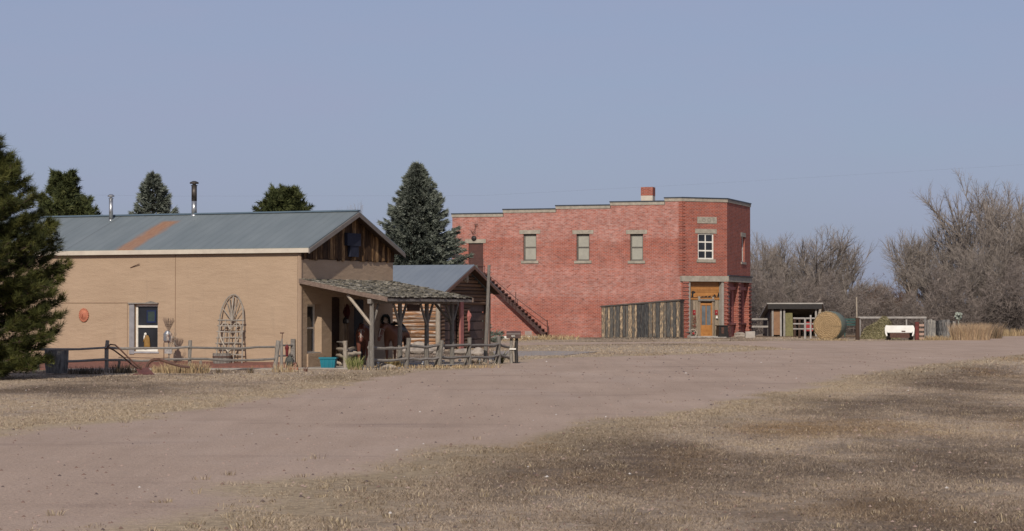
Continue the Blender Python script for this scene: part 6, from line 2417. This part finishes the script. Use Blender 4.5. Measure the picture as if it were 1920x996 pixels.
for i in range(n1_ + 1):
    q = i / n1_
    for k in range(n2_):
        a = 2 * PI * k / n2_
        x, y = math.cos(a) * q, math.sin(a) * q
        vv.append((g.x + x * W_ * 0.98, g.y + y * 0.88, max(0.0, H_ * 0.93 * (1 - q ** 2.2) * (0.86 + 0.2 * math.sin(x * 5) * math.cos(y * 4)))))
for i in range(n1_):
    for k in range(n2_):
        ff.append((i * n2_ + k, i * n2_ + (k + 1) % n2_, (i + 1) * n2_ + (k + 1) % n2_, (i + 1) * n2_ + k))
mb.add(vv, ff); mb.build('core', M('packed_hay', (0.20, 0.18, 0.09), (0.13, 0.12, 0.06), 9, 0.95), hp, smooth=True)

# truck bed trailer (seen from its tail)
g = G(1687, 638)
tr = thing('pickup_bed_trailer', 'white pickup bed trailer seen from behind beside the hay heap', 'trailer', g)
F = Frame(g, 99.0, -1)
sc_ = g.y / FPX
def TX(px_): return (px_ - 1687) * sc_
zz1, zz0, zl = (637.5 - 609) * sc_, (637.5 - 623) * sc_, (637.5 - 630) * sc_
hw2 = TX(1713.5)
mb = MB()
mb.box(F, -hw2 + 0.10, hw2 - 0.10, -0.02, 0.03, zz0, zz1 - 0.03, 0.5)
tg = mb.build('tailgate', ENAMEL, tr)
for sgn in (-1, 1):
    mb = MB()
    prof = [(hw2 - 0.10, zz1 - 0.01), (hw2 - 0.02, zz1 - 0.05), (hw2 + 0.03, zz1 - 0.2), (hw2 + 0.01, zz0 - 0.05), (hw2 - 0.06, zl), (hw2 - 0.12, zl + 0.02), (hw2 - 0.08, zz0), (hw2 - 0.10, zz0 + 0.1)]
    pts = [(sgn * x, z) for x, z in prof]
    mb.prism(F, pts, -0.03, 2.3, 0.5)
    mb.build('side_panel', ENAMEL, tr)
    mb = MB()
    c = F.w(sgn * (hw2 - 0.18), 0.6, 0.33)
    mb.lathe(c, [(0.30, -0.1), (0.33, -0.07), (0.33, 0.07), (0.30, 0.1), (0.05, 0.1)], 24, 0.5, F=Frame((0, 0, 0), 0, 1))
    wh_ = mb.build('wheel', BLACK, tr, smooth=False)
    mb = MB(); mb.lathe(c, [(0.16, -0.102), (0.16, 0.108), (0.03, 0.11)], 16, 0.5, F=Frame((0, 0, 0), 0, 1)); mb.build('rim', GALV, wh_)
mb = MB(); mb.box(F, -hw2 + 0.12, hw2 - 0.12, 0.0, 2.3, zz0 - 0.02, zz0 + 0.03); mb.build('bed_floor', ENAMEL, tr)
mb = MB()
mb.box(F, -0.55, 0.55, -0.03, 0.1, zz0 - 0.30, zz0 - 0.03); mb.box(F, -0.65, 0.65, 0.55, 0.65, 0.28, 0.38); mb.box(F, -0.35, -0.27, 0.1, 2.6, 0.3, 0.42); mb.box(F, 0.27, 0.35, 0.1, 2.6, 0.3, 0.42)
mb.build('chassis', IRON, tr)
mb = MB(); mb.box(F, 0.1, 0.32, -0.03, -0.021, zz0 + 0.03, zz0 + 0.10); mb.build('latch', IRON, tg)

# red post, ladder-like pale shelf, palisade
g = G(1719, 638)
mb = MB(); mb.box(WF(g), -0.10, 0.10, -0.1, 0.1, 0, 34 * g.y / FPX, 0.6)
rp = tag(mb.build('red_post', M('dark_red_post', (0.16, 0.035, 0.03), (0.07, 0.025, 0.02), 4, 0.8), None, loc=g), 'dark red square post right of the white truck bed', 'post')
g = G(1728, 638)
lf = thing('pink_pallet', 'pinkish pallet on end between the red post and the palisade', 'pallet', g)
F = WF(g)
u_ = g.y / FPX
PK = M('pinkish_board', (0.42, 0.29, 0.23), (0.33, 0.22, 0.17), 4, 0.9)
for k in range(4):
    mb = MB(); mb.box(F, -0.14, 0.14, -0.03, 0.0, (1 + 8.3 * k) * u_, (1 + 8.3 * k + 4.2) * u_); mb.build('slat', PK, lf)
for x in (-0.15, 0.11):
    mb = MB(); mb.box(F, x, x + 0.04, 0.003, 0.1, 0, 34 * u_); mb.build('stringer', DARKWOOD, lf)
pal = thing('palisade', 'row of upright grey and dark weathered boards, black painted in for the shaded gaps, at the road bend', 'fence', G(1733, 638))
x = 1733.0
while x < 1791:
    w_ = random.uniform(4.5, 8.0)
    yb = 638 - (x - 1733) * 0.035
    g = G(x, yb)
    g2 = G(x + w_ - (0.8 if random.random() < 0.5 else 0.1), yb)
    top = random.uniform(597, 601) + (x - 1733) * 0.05
    mb = MB()
    mb.box(WF(g), 0, g2.x - g.x, -0.03 + random.uniform(-.03, .03), 0.03, 0, (yb - top) * g.y / FPX, j=0.01)
    mb.build('board', PALB, pal)
    x += w_
mb = MB()
a, b = P(1733, 604, G(1733, 638).y + 0.12), P(1791, 606, G(1791, 636).y + 0.12)
mb.tube([a, b], 0.06, 6)
mb.build('rail', GREYWOOD, pal)
plant('dry_grass_clump', 1762, 638, 0.9, 0.30, 400, STRAW, 'straw weeds along the foot of the palisade boards', 'grass clump', 0.012, 0.8, seed=30, sx=1.3, sy=0.5)
RU = [(0.40, 0.28, 0.17), (0.32, 0.21, 0.13), (0.26, 0.19, 0.135), (0.44, 0.33, 0.21)]
plant('tall_dry_grass', 1820, 638, 0.90, 1.02, 3800, RU, 'tall orange-tan grass stand right of the palisade', 'tall grass', 0.007, 0.45, seed=31, sx=1.2, sy=0.8)
plant('tall_dry_grass', 1850, 635, 0.9, 1.0, 1800, RU + DK, 'thinner brown tall grass right of the orange stand', 'tall grass', 0.007, 0.8, seed=32)
plant('tall_dry_grass', 1893, 630, 1.6, 0.55, 700, STRAW, 'low straw grass along the road bend under the dark thicket', 'tall grass', 0.014, 0.4, seed=33, sx=1.6)
for i, x in enumerate((1865.5, 1872.5)):
    g = G(x, 624)
    mb = MB(); mb.tube([g, P(x, 606.5, g.y)], 0.05, 6)
    tag(mb.build('fence_post', PALEWOOD, None, loc=g), ('left', 'right')[i] + ' one of two pale stakes before the dark thicket', 'post', 'pale stakes before the dark thicket')
g = G(1798, 630)
mb = MB()
for k in range(40):
    p = P(1797 + random.uniform(-5, 6), 592 + random.uniform(-5, 6), g.y + random.uniform(-.3, .3))
    mb.blob(p, (0.09, 0.09, 0.08), 1, 0.5)
mb.tube([g, P(1797, 594, g.y)], 0.03, 5)
tag(mb.build('pale_bush', M('pale_grey_green', (0.33, 0.35, 0.30), (0.2, 0.22, 0.18), 3, 0.9), None, loc=g), 'pale grey-green tuft of foliage above the palisade end', 'bush')

# ---- pole shed
sO = G(1446, 631)
shed = thing('pole_shed', 'low open pole shed with dark interior behind the plank fence', 'shed', sO)
SF = Frame(sO, 90, -1)
us = sO.y / FPX
SW = (1533 - 1446) * us
sz1 = (631 - 568) * us
SD = 4.5
mb = MB()
mb.add([SF.w(*q) for q in ((-0.3, -0.4, sz1), (SW + 0.3, -0.4, sz1), (SW + 1.2, SD, sz1 - 0.95), (-0.3, SD, sz1 - 0.95),
                           (-0.3, -0.4, sz1 - 0.08), (SW + 0.3, -0.4, sz1 - 0.08), (SW + 1.2, SD, sz1 - 1.05), (-0.3, SD, sz1 - 1.05))],
       [(0, 1, 2, 3), (7, 6, 5, 4), (0, 4, 5, 1), (1, 5, 6, 2), (2, 6, 7, 3), (3, 7, 4, 0)])
mb.build('roof', M('pale_sheet_roof', (0.35, 0.33, 0.30), (0.26, 0.24, 0.22), 3, 0.6), shed)
mb = MB(); mb.box(SF, -0.25, SW + 0.25, -0.36, -0.30, sz1 - 0.40, sz1 - 0.085); mb.build('eave_shade_strip', BLACK, shed)  # black strip put in for the shade under the roof edge
mb = MB()
x = 0.0
while x < SW + 0.2:
    mb.box(SF, x, x + 0.19, SD - 0.1, SD - 0.06, 0, sz1 - 1.1); x += 0.2
y = 0.0
while y < SD - 0.2:
    mb.box(SF, SW, SW + 0.04, y, y + 0.19, 0, sz1 - 0.2 - 0.95 * y / SD); mb.box(SF, -0.04, 0, y, y + 0.19, 0, sz1 - 0.2 - 0.95 * y / SD); y += 0.2
mb.build('wall_boards', DARKWOOD, shed)
for x in (0.08, 0.62, 0.84, 2.9):
    mb = MB(); mb.tube([SF.w(x, -0.1, 0), SF.w(x, -0.1, sz1 - 0.1)], 0.07, 6); mb.build('post', PLF, shed)
mb = MB(); mb.box(SF, 0.15, 0.58, -0.08, -0.03, 0.1, sz1 - 0.5); mb.build('door', M('tan_orange_door', (0.24, 0.135, 0.075), (0.18, 0.10, 0.058), 5, 0.8), shed)
mb = MB(); mb.prism(SF, [(SW - 0.05, sz1 - 0.9), (SW + 0.12, sz1 - 0.2), (SW + 0.22, sz1 - 0.25), (SW + 0.1, sz1 - 1.3)], -0.34, -0.2); mb.build('corner_board', PALEWOOD, shed)
# hay stack inside the shed
g = SF.w(1.05, 0.7, 0)
mb = MB(); mb.box(SF, 0.88, 1.42, 0.0, 1.2, 0, 1.55, j=0.05)
tag(mb.build('hay_stack', M('greenish_hay', (0.21, 0.19, 0.09), (0.14, 0.125, 0.06), 9, 0.95), None, loc=g), 'yellow-green hay stack inside the left of the pole shed', 'hay')
g = SF.w(2.55, -0.3, 0)
cw = thing('red_machine', 'small dark red and black machine half seen behind the corral gate', 'machine', g)
mb = MB(); taper(mb, SF.sh(2.35, -0.3), 0.3, 0.2, 0.24, 0.18, 0.35, 0.95); mb.build('hopper', REDP, cw)
mb = MB(); mb.box(SF, 1.7, 2.5, -0.4, -0.1, 0.55, 0.85); mb.tube([SF.w(1.8, -0.3, 0.6), SF.w(1.75, -0.3, 0)], 0.05, 6); mb.tube([SF.w(2.5, -0.3, 0.6), SF.w(2.55, -0.3, 0)], 0.05, 6); mb.build('frame', BLACK, cw)


# ------------------------------------------------------------------ trees
def frame_dirs(d):
    """two unit vectors perpendicular to each row of d"""
    ref = np.where(np.abs(d[:, 2:3]) < 0.9, np.array([[0, 0, 1.0]]), np.array([[1.0, 0, 0]]))
    x = np.cross(d, ref); x /= np.linalg.norm(x, axis=1, keepdims=True) + 1e-9
    y = np.cross(d, x)
    return x, y


def needles(pos, dirs, per, length, width, spread, r, back=0.0):
    """tufts of needles: per narrow triangles around each direction"""
    n = len(pos)
    P_ = np.repeat(pos, per, 0)
    D_ = np.repeat(dirs, per, 0)
    x, y = frame_dirs(D_)
    a = r.random(n * per) * 2 * PI
    s = np.sqrt(r.random(n * per)) * spread
    nd = D_ * np.cos(s)[:, None] + (x * np.cos(a)[:, None] + y * np.sin(a)[:, None]) * np.sin(s)[:, None]
    ln = length * (0.7 + 0.5 * r.random(n * per))
    st = P_ - D_ * (r.random(n * per) * back)[:, None]
    w_ = r.normal(0, 1, (n * per, 3))
    w_ -= nd * np.sum(w_ * nd, 1, keepdims=True)
    w_ /= np.linalg.norm(w_, axis=1, keepdims=True) + 1e-9
    w_ *= width
    v = np.stack([st - w_, st + w_, st + nd * ln[:, None]], 1)
    return v.reshape(-1, 3), np.arange(n * per * 3).reshape(-1, 3)


def pine(g, H, prof, label, nb=130, seed=1, name='pine_tree', near=True, mat=None, group=None, skirt=0.2):
    """prof: list of (z, radius)"""
    r = np.random.default_rng(seed)
    t_ = thing(name, label, 'pine tree', g, group)
    mb = MB()
    mb.tube([g, g + Vector((0.05, 0, H * 0.5)), g + Vector((0, 0, H * 0.96))], [0.022 * H + 0.02, 0.014 * H, 0.02], 9)
    mb.build('trunk', BARK, t_)
    pz, pr = [q[0] for q in prof], [q[1] for q in prof]
    brm = MB()
    pos, dr = [], []
    for i in range(nb):
        z = skirt + (H - skirt - 0.1) * ((i + r.random()) / nb)
        R = np.interp(z, pz, pr) * (0.50 + 0.62 * r.random() if not near or r.random() < 0.5 else 0.98 + 0.16 * r.random())
        a = i * 2.399 + r.normal(0, 0.3)
        up = 0.18 + 0.35 * (z / H) + r.normal(0, 0.08)
        if R < 0.15:
            R = 0.15
        z0 = max(z - up * R * 0.8, 0.1)
        pts = []
        for k in range(5):
            q = k / 4
            pts.append(Vector((math.cos(a) * R * q, math.sin(a) * R * q, z0 + up * R * (q ** 1.5))) + g)
        brm.tube(pts, [0.035, 0.028, 0.02, 0.014, 0.008], 4, cap=False)
        nsub = int(5 + R * (8 if near else 8))
        for k in range(nsub):
            q = 0.30 + 0.70 * (k + r.random()) / nsub
            base = np.array(pts[0].lerp(pts[-1], q)); base[2] = z0 + g.z + up * R * (q ** 1.5)
            sa = a + r.normal(0, 0.9)
            sl = (0.12 + 0.34 * R * (1.15 - q)) * r.random() * 1.1
            tip = base + np.array((math.cos(sa) * sl, math.sin(sa) * sl, sl * r.normal(0.35, 0.35)))
            if (tip[0] - base[0]) ** 2 > 0.01:
                brm.tube([Vector(base), Vector(tip)], [0.010, 0.005], 3, cap=False)
            for e in range(3):
                pp = base + (tip - base) * (1 - 0.33 * e) + r.normal(0, 0.04, 3)
                d = np.array((math.cos(sa), math.sin(sa), 0.55 + r.normal(0, 0.35)))
                pos.append(pp); dr.append(d / np.linalg.norm(d))
    brm.build('branches', BARK, t_)
    pos, dr = np.array(pos), np.array(dr)
    pos[:, 2] = np.maximum(pos[:, 2], 0.06)
    per = 30 if near else 14
    ln, wd_ = (0.20, 0.006) if near else (0.22, 0.02)
    v, f = needles(pos, dr, per, ln, wd_, 1.05, r, 0.14)
    tr_ = np.repeat(r.random(len(pos)) * 0.75 + 0.0, per) + r.random(len(pos) * per) * 0.25
    npmesh('needles', v, f, mat or PINEN, parent=t_, rnd=np.repeat(tr_, 3))
    return t_


def spruce(g, H, R0, label, nb=260, seed=3, group=None, dens=1.0):
    r = np.random.default_rng(seed)
    t_ = thing('spruce_tree', label, 'spruce tree', g, group)
    mb = MB(); mb.tube([g, g + Vector((0, 0, H * 0.97))], [0.02 * H, 0.02], 9); mb.build('trunk', BARK, t_)
    brm = MB()
    pos, dr = [], []
    for i in range(nb):
        h = ((i + r.random()) / nb) ** 0.9
        z = 0.3 + (H - 0.4) * h
        R = R0 * (1 - h) ** 0.95 * (0.70 + 0.48 * r.random()) + 0.10
        a = i * 2.399 + r.normal(0, 0.2)
        droop = (0.30 - 0.55 * h)
        c, s = math.cos(a), math.sin(a)
        def pt(q): return np.array((g.x + c * R * q, g.y + s * R * q, max(0.08, z - droop * R * q + 0.22 * R * q * q)))
        brm.tube([Vector(pt(q)) for q in (0, 0.35, 0.7, 1.0)], [0.03, 0.022, 0.014, 0.006], 4, cap=False)
        n = int((10 + R * 24) * dens)
        for k in range(n):
            q = 0.18 + 0.84 * r.random() ** 0.75
            b = pt(min(q, 1.0))
            side = r.choice((-1, 1))
            sl = 0.42 * R * (1.08 - q) * r.random() + 0.03
            sd = np.array((-s * side, c * side, 0)) * 0.85 + np.array((c, s, 0)) * 0.55
            p = b + sd * sl + np.array((0, 0, r.normal(0.0, 0.04) - 0.10 * sl))
            d = sd * (0.6 * r.random()) + np.array((c, s, 0)) * 0.8 + np.array((0, 0, 0.25 + 0.25 * r.normal()))
            pos.append(p); dr.append(d / np.linalg.norm(d))
        for k in range(3):
            pos.append(pt(1.0)); dr.append(np.array((c, s, 0.5)) / 1.118)
    for k in range(14):
        pos.append(np.array((g.x, g.y, H - 0.55 * r.random() ** 1.0))); dr.append(np.array((r.normal(0, .3), r.normal(0, .3), 1.0)))
    brm.build('branches', BARK, t_)
    pos, dr = np.array(pos), np.array(dr)
    dr /= np.linalg.norm(dr, axis=1, keepdims=True)
    v, f = needles(pos, dr, 5, 0.24, 0.028, 0.60, r, 0.10)
    tr_ = np.repeat(np.clip(r.normal(0.45, 0.25, len(pos)), 0, 1), 5)
    tr_ = np.clip(tr_ + r.normal(0, 0.12, len(tr_)), 0, 1)
    npmesh('needles', v, f, SPRUCE, parent=t_, rnd=np.repeat(tr_, 3))
    return t_


gp1 = P(-30, 712, 56.5); gp1.z = 0
pine(gp1, 6.1, [(0.0, 1.2), (0.7, 1.6), (1.6, 1.7), (2.4, 1.75), (3.0, 2.05), (3.6, 1.6), (4.1, 1.7), (4.6, 1.1), (5.2, 0.95), (5.6, 0.5), (6.1, 0.2)],
     'large dark pine at the left edge in front of the adobe house', 190, 5)
g = P(118, 640, 92); g.z = 0
pine(g, 1.7 + (582 - 320) * 92 / FPX, [(0, 1.2), (4.2, 1.75), (5.3, 1.35), (6.4, 0.8), (7.4, 0.35)], 'pine showing above the adobe roof just right of the big edge pine', 260, 6, near=False, mat=PINEF)
g = P(532, 640, 100); g.z = 0
pine(g, 1.7 + (582 - 350) * 100 / FPX, [(0, 1.6), (3.5, 1.7), (5.2, 1.5), (6.2, 1.15), (6.8, 0.7), (7.1, 0.4)], 'round-topped pine peeking over the middle of the adobe roof', 380, 7, near=False, mat=PINEF)
g = P(156, 640, 95); g.z = 0
pine(g, 1.7 + (582 - 368) * 95 / FPX, [(0, 0.8), (4.6, 0.7), (5.6, 0.5), (6.4, 0.2)], 'small low pine crown above the roof left of the thin stove pipe', 120, 8, near=False, mat=PINEF)
g = P(286, 640, 98); g.z = 0
spruce(g, 1.7 + (582 - 325) * 98 / FPX, 3.0, 'blue spruce above the adobe roof between the two stove pipes', 210, 9)
g = P(782, 660, 112); g.z = 0
spruce(g, 1.7 + (582 - 307) * 112 / FPX, 3.75, 'tall full blue spruce between the adobe house and the brick hall', 500, 10)


def bare_tree(seed, H=10.0, spread=0.42, dens=1.0, limbs=7, low=0.18):
    """returns (limb MB, twig arrays) around the origin"""
    r = random.Random(seed)
    mb = MB()
    tw = []
    def rot(d, ang, az):
        x = d.cross(Vector((0.3, 0.2, 1)) if abs(d.z) < 0.95 else Vector((1, 0, 0))).normalized()
        y = d.cross(x)
        return (d * math.cos(ang) + (x * math.cos(az) + y * math.sin(az)) * math.sin(ang)).normalized()
    def grow(p, d, ln, rad, lev):
        if lev >= 4:
            q = p + d * ln * 0.5 + Vector((r.gauss(0, .04), r.gauss(0, .04), r.gauss(0, .04)))
            e = q + (d + Vector((0, 0, 0.25))).normalized() * ln * 0.5
            tw.append((p, q, e, 0.013))
            return
        n = 4
        pts, rr = [p], [rad]
        cur, dd = p, d
        seg = ln / n
        for i in range(n):
            dd = (dd + Vector((r.gauss(0, .08), r.gauss(0, .08), 0.09 + r.gauss(0, .04)))).normalized()
            cur = cur + dd * seg
            pts.append(cur)
            rr.append(rad * (1 - 0.7 * (i + 1) / n))
            kids = {0: 0, 1: 1.8, 2: 2.2, 3: 2.6}[lev] if lev else 0
            kids = int(kids * dens + r.random())
            if lev >= 1:
                for k in range(kids):
                    ang = r.uniform(0.35, 0.95)
                    grow(cur, rot(dd, ang, r.uniform(0, 6.28)), ln * r.uniform(0.38, 0.62), rad * 0.45, lev + 1)
        mb.tube(pts, [max(q, 0.012) for q in rr], 5 if lev < 2 else 3, cap=False)
        grow(cur, dd, ln * 0.42, rad * 0.35, lev + 1)
    trunk = [Vector((0, 0, -0.05)), Vector((r.gauss(0, .08), r.gauss(0, .08), H * low)), Vector((r.gauss(0, .15), r.gauss(0, .15), H * low * 1.8))]
    mb.tube(trunk, [0.03 * H * 0.75, 0.022 * H * 0.75, 0.015 * H * 0.75], 7)
    for k in range(limbs):
        a = 2 * PI * k / limbs + r.gauss(0, .3)
        sp = spread * r.uniform(0.3, 1.35)
        st = trunk[1].lerp(trunk[2], r.random())
        grow(st, Vector((math.cos(a) * math.sin(sp), math.sin(a) * math.sin(sp), math.cos(sp))).normalized(), H * r.uniform(0.40, 0.56), 0.018 * H, 1)
    grow(trunk[2], Vector((0, 0, 1)), H * 0.5, 0.012 * H, 1)
    return mb, tw


def twig_arrays(tw, seed, wmul=1.0):
    r = np.random.default_rng(seed)
    n = len(tw)
    A = np.array([[tuple(t[0]), tuple(t[1]), tuple(t[2])] for t in tw])
    w_ = r.normal(0, 1, (n, 3)); w_ /= np.linalg.norm(w_, axis=1, keepdims=True); w_ *= 0.0105 * wmul
    v = np.stack([A[:, 0] - w_, A[:, 0] + w_, A[:, 1] + w_ * .7, A[:, 1] - w_ * .7, A[:, 2]], 1).reshape(-1, 3)
    b = np.arange(n)[:, None] * 5
    f = np.concatenate([b + np.array([[0, 1, 2]]), b + np.array([[0, 2, 3]]), b + np.array([[3, 2, 4]])], 0)
    return v, f, np.repeat(r.random(n), 5)


PROTO = []
for sd, kw in ((1, dict(spread=0.42, limbs=7)), (2, dict(spread=0.55, limbs=8)), (3, dict(spread=0.34, limbs=6)), (4, dict(spread=0.62, limbs=9, low=0.08))):
    PROTO.append(bare_tree(sd, 10.0, **kw))
PH = [float(np.percentile([t[2].z for t in p[1]], 99.3)) for p in PROTO]
proto_mesh = {}


def place_bare(k, g, H, wide, label, rz, group='bare trees behind the corral', name='bare_tree', cat='bare tree'):
    t_ = thing(name, label, cat, g, group)
    if k not in proto_mesh:
        mbp, tw = PROTO[k]
        me1 = mbp.build('trunk', LIMB)
        v, f, rn = twig_arrays(tw, k)
        me2 = npmesh('twigs', v, f, TWIG, rnd=rn)
        proto_mesh[k] = (me1.data, me2.data)
        bpy.data.objects.remove(me1); bpy.data.objects.remove(me2)
    for nm, me in zip(('trunk', 'crown'), proto_mesh[k]):
        o = bpy.data.objects.new(nm, me)
        COL.objects.link(o)
        o.parent = t_
    t_.scale = (wide, wide, H / PH[k])
    t_.rotation_euler = (0, 0, rz)
    return t_


BT = [  # px, top y, Y, proto, width, label
    (1424, 436, 178, 0, 0.62, 'bare tree partly hidden by the right corner of the brick hall'),
    (1466, 440, 184, 2, 0.72, 'bare tree above the left end of the pole shed'),
    (1537, 424, 180, 0, 0.85, 'tallest bare tree of the left clump, above the round bale'),
    (1583, 446, 186, 2, 0.62, 'bare tree at the right shoulder of the left clump'),
    (1500, 462, 192, 1, 0.75, 'bare tree filling the gap above the pole shed roof'),
    (1628, 520, 176, 1, 0.55, 'low spreading bare tree above the thin pale pole'),
    (1664, 536, 190, 3, 0.55, 'lowest bare tree in the dip behind the white truck bed'),
    (1712, 430, 182, 2, 0.68, 'bare tree at the left edge of the tall right clump'),
    (1742, 425, 188, 1, 0.80, 'bushy bare tree second from the left in the right clump'),
    (1795, 398, 184, 0, 0.90, 'bare tree left of the tallest one in the right clump'),
    (1838, 332, 180, 1, 1.05, 'tallest bare tree near the right edge'),
    (1900, 342, 186, 0, 1.05, 'tall bare tree cut by the right edge of the view'),
    (1950, 372, 176, 2, 1.0, 'bare tree mostly beyond the right edge of the view'),
    (1868, 420, 172, 3, 0.85, 'dense lower bare tree in front of the tallest one'),
    (1770, 470, 170, 3, 0.75, 'low dense bare tree above the palisade'),
    (1450, 500, 172, 3, 0.70, 'low dense bare tree behind the plank fence'),
    (1560, 505, 172, 3, 0.75, 'low dense bare tree right above the round bale'),
]
for i, (px_, ty, Y, k, wd_, lab) in enumerate(BT):
    g = P(px_, 620, Y); g.z = 0
    place_bare(k, g, CAMH + (582 - ty) * Y / FPX, wd_, lab, i * 1.7)
g = P(672, 620, 125); g.z = 0
place_bare(2, g, CAMH + (582 - 385) * 125 / FPX, 0.32, 'bare treetop showing between the adobe gable and the big spruce', 1.0, None)
g = P(640, 620, 135); g.z = 0
place_bare(0, g, CAMH + (582 - 397) * 135 / FPX, 0.25, 'wispy bare twigs just over the adobe ridge left of the gable peak', 2.0, None)

# low thicket: uncountable brushwood along the back of the corral
mb_t, mb_f, mb_r = [], [], []
rr = random.Random(4)
tw = []
for i in range(15000):
    px_ = rr.uniform(1395, 1990)
    Y = rr.uniform(158, 176)
    g = P(px_, 620, Y); g.z = 0
    mx_ = np.interp(px_, [1395, 1500, 1600, 1650, 1690, 1760, 1990], [4.6, 4.2, 4.0, 3.0, 3.0, 4.6, 5.0]) * (0.8 + 0.35 * math.sin(px_ * 0.09) * math.sin(px_ * 0.037))
    p = g + Vector((0, 0, mx_ * rr.random() ** 1.1))
    for q in range(5):
        d = Vector((rr.gauss(0, .7), rr.gauss(0, .7), rr.gauss(0.55, .5))).normalized()
        d2 = (d + Vector((rr.gauss(0, .6), rr.gauss(0, .6), rr.gauss(0, .3)))).normalized()
        ln = rr.uniform(0.25, 0.9)
        tw.append((p, p + d * ln * 0.5, p + d * ln * 0.5 + d2 * ln * 0.5, 0.02))
v, f, rn = twig_arrays(tw, 9, 1.2)
o_ = npmesh('brushwood', v, f, M('brush_twigs', (0.205, 0.168, 0.145), (0.13, 0.108, 0.094), 0.5, 0.95, bmp=0.0, var=0.4), rnd=rn)
tag(o_, 'tangled leafless brushwood massed behind the corral', 'brushwood', kind='stuff')
# far wooded rise so the horizon behind the brush is not open sky
vv, ff = [], []
n = 160
for i in range(n):
    x = -400 + 1000 * i / (n - 1)
    h = 3.0 + 1.6 * math.sin(i * 0.7) * math.sin(i * 0.23) + rr.uniform(-.5, .5)
    vv += [(x, 330, -0.5), (x, 336, h), (x, 420, h * 0.8), (x, 430, -0.5)]
for i in range(n - 1):
    for k in range(3):
        ff.append((i * 4 + k, (i + 1) * 4 + k, (i + 1) * 4 + k + 1, i * 4 + k + 1))
mb = MB(); mb.add(vv, ff)
tag(mb.build('far_woods', M('far_woods', (0.16, 0.13, 0.115), (0.10, 0.085, 0.075), 0.6, 0.95, bmp=0.8, dist=0.5)), 'distant low brown woodland on the horizon', 'woods', kind='stuff')
# dark evergreen thicket at the right edge
mb = MB()
g = P(1893, 620, 166); g.z = 0
r = np.random.default_rng(12)
pos = r.normal(0, 1, (2600, 3)) * np.array((1.15, 0.7, 0.75)) + np.array((g.x, g.y, 1.3))
pos[:, 2] = np.abs(pos[:, 2])
dr = r.normal(0, 1, (2600, 3)); dr[:, 2] += 0.8; dr /= np.linalg.norm(dr, axis=1, keepdims=True)
v, f = needles(pos, dr, 4, 0.3, 0.02, 0.7, r)
t_ = thing('dark_shrub', 'dark brown shrub behind the two pale stakes', 'shrub', g)
npmesh('foliage', v, f, M('dark_brush', (0.055, 0.045, 0.038), (0.035, 0.028, 0.025), 2, 0.95, bmp=0, var=0.3), parent=t_, rnd=r.random(len(v)))
# reddish shrub in the dip
g = P(1662, 620, 168); g.z = 0
pos = r.normal(0, 1, (1500, 3)) * np.array((0.9, 0.5, 0.6)) + np.array((g.x, g.y, 2.0))
pos[:, 2] = np.abs(pos[:, 2])
dr = r.normal(0, 1, (1500, 3)); dr[:, 2] += 0.8; dr /= np.linalg.norm(dr, axis=1, keepdims=True)
v, f = needles(pos, dr, 4, 0.3, 0.014, 0.7, r)
t_ = thing('russet_shrub', 'russet-leaved shrub in the dip behind the white truck bed', 'shrub', g)
npmesh('foliage', v, f, M('russet_leaves', (0.13, 0.075, 0.05), (0.09, 0.055, 0.04), 2, 0.95, bmp=0, var=0.3), parent=t_, rnd=r.random(len(v)))

# overhead wire, hung between poles outside the view
wp = [P(-300, 357, 118), P(300, 368, 122), P(900, 367, 126), P(1300, 346, 130), P(1700, 322, 132), P(2400, 280, 136)]
wr = MB()
wr.tube([wp[0].lerp(wp[1], q) for q in (0, 0.5)] + wp[1:-1] + [wp[-1]], 0.0018, 4)
ow = thing('overhead_wire', 'single thin overhead wire crossing the sky above the roofs', 'wire', (wp[0].x, wp[0].y, 0))
wr.build('wire', WIREG, ow)
for q, p in enumerate((wp[0], wp[-1])):
    mb = MB(); mb.tube([Vector((p.x, p.y, 0)), p + Vector((0, 0, 0.2))], [0.14, 0.1], 8); mb.build('pole', POSTWOOD, ow)
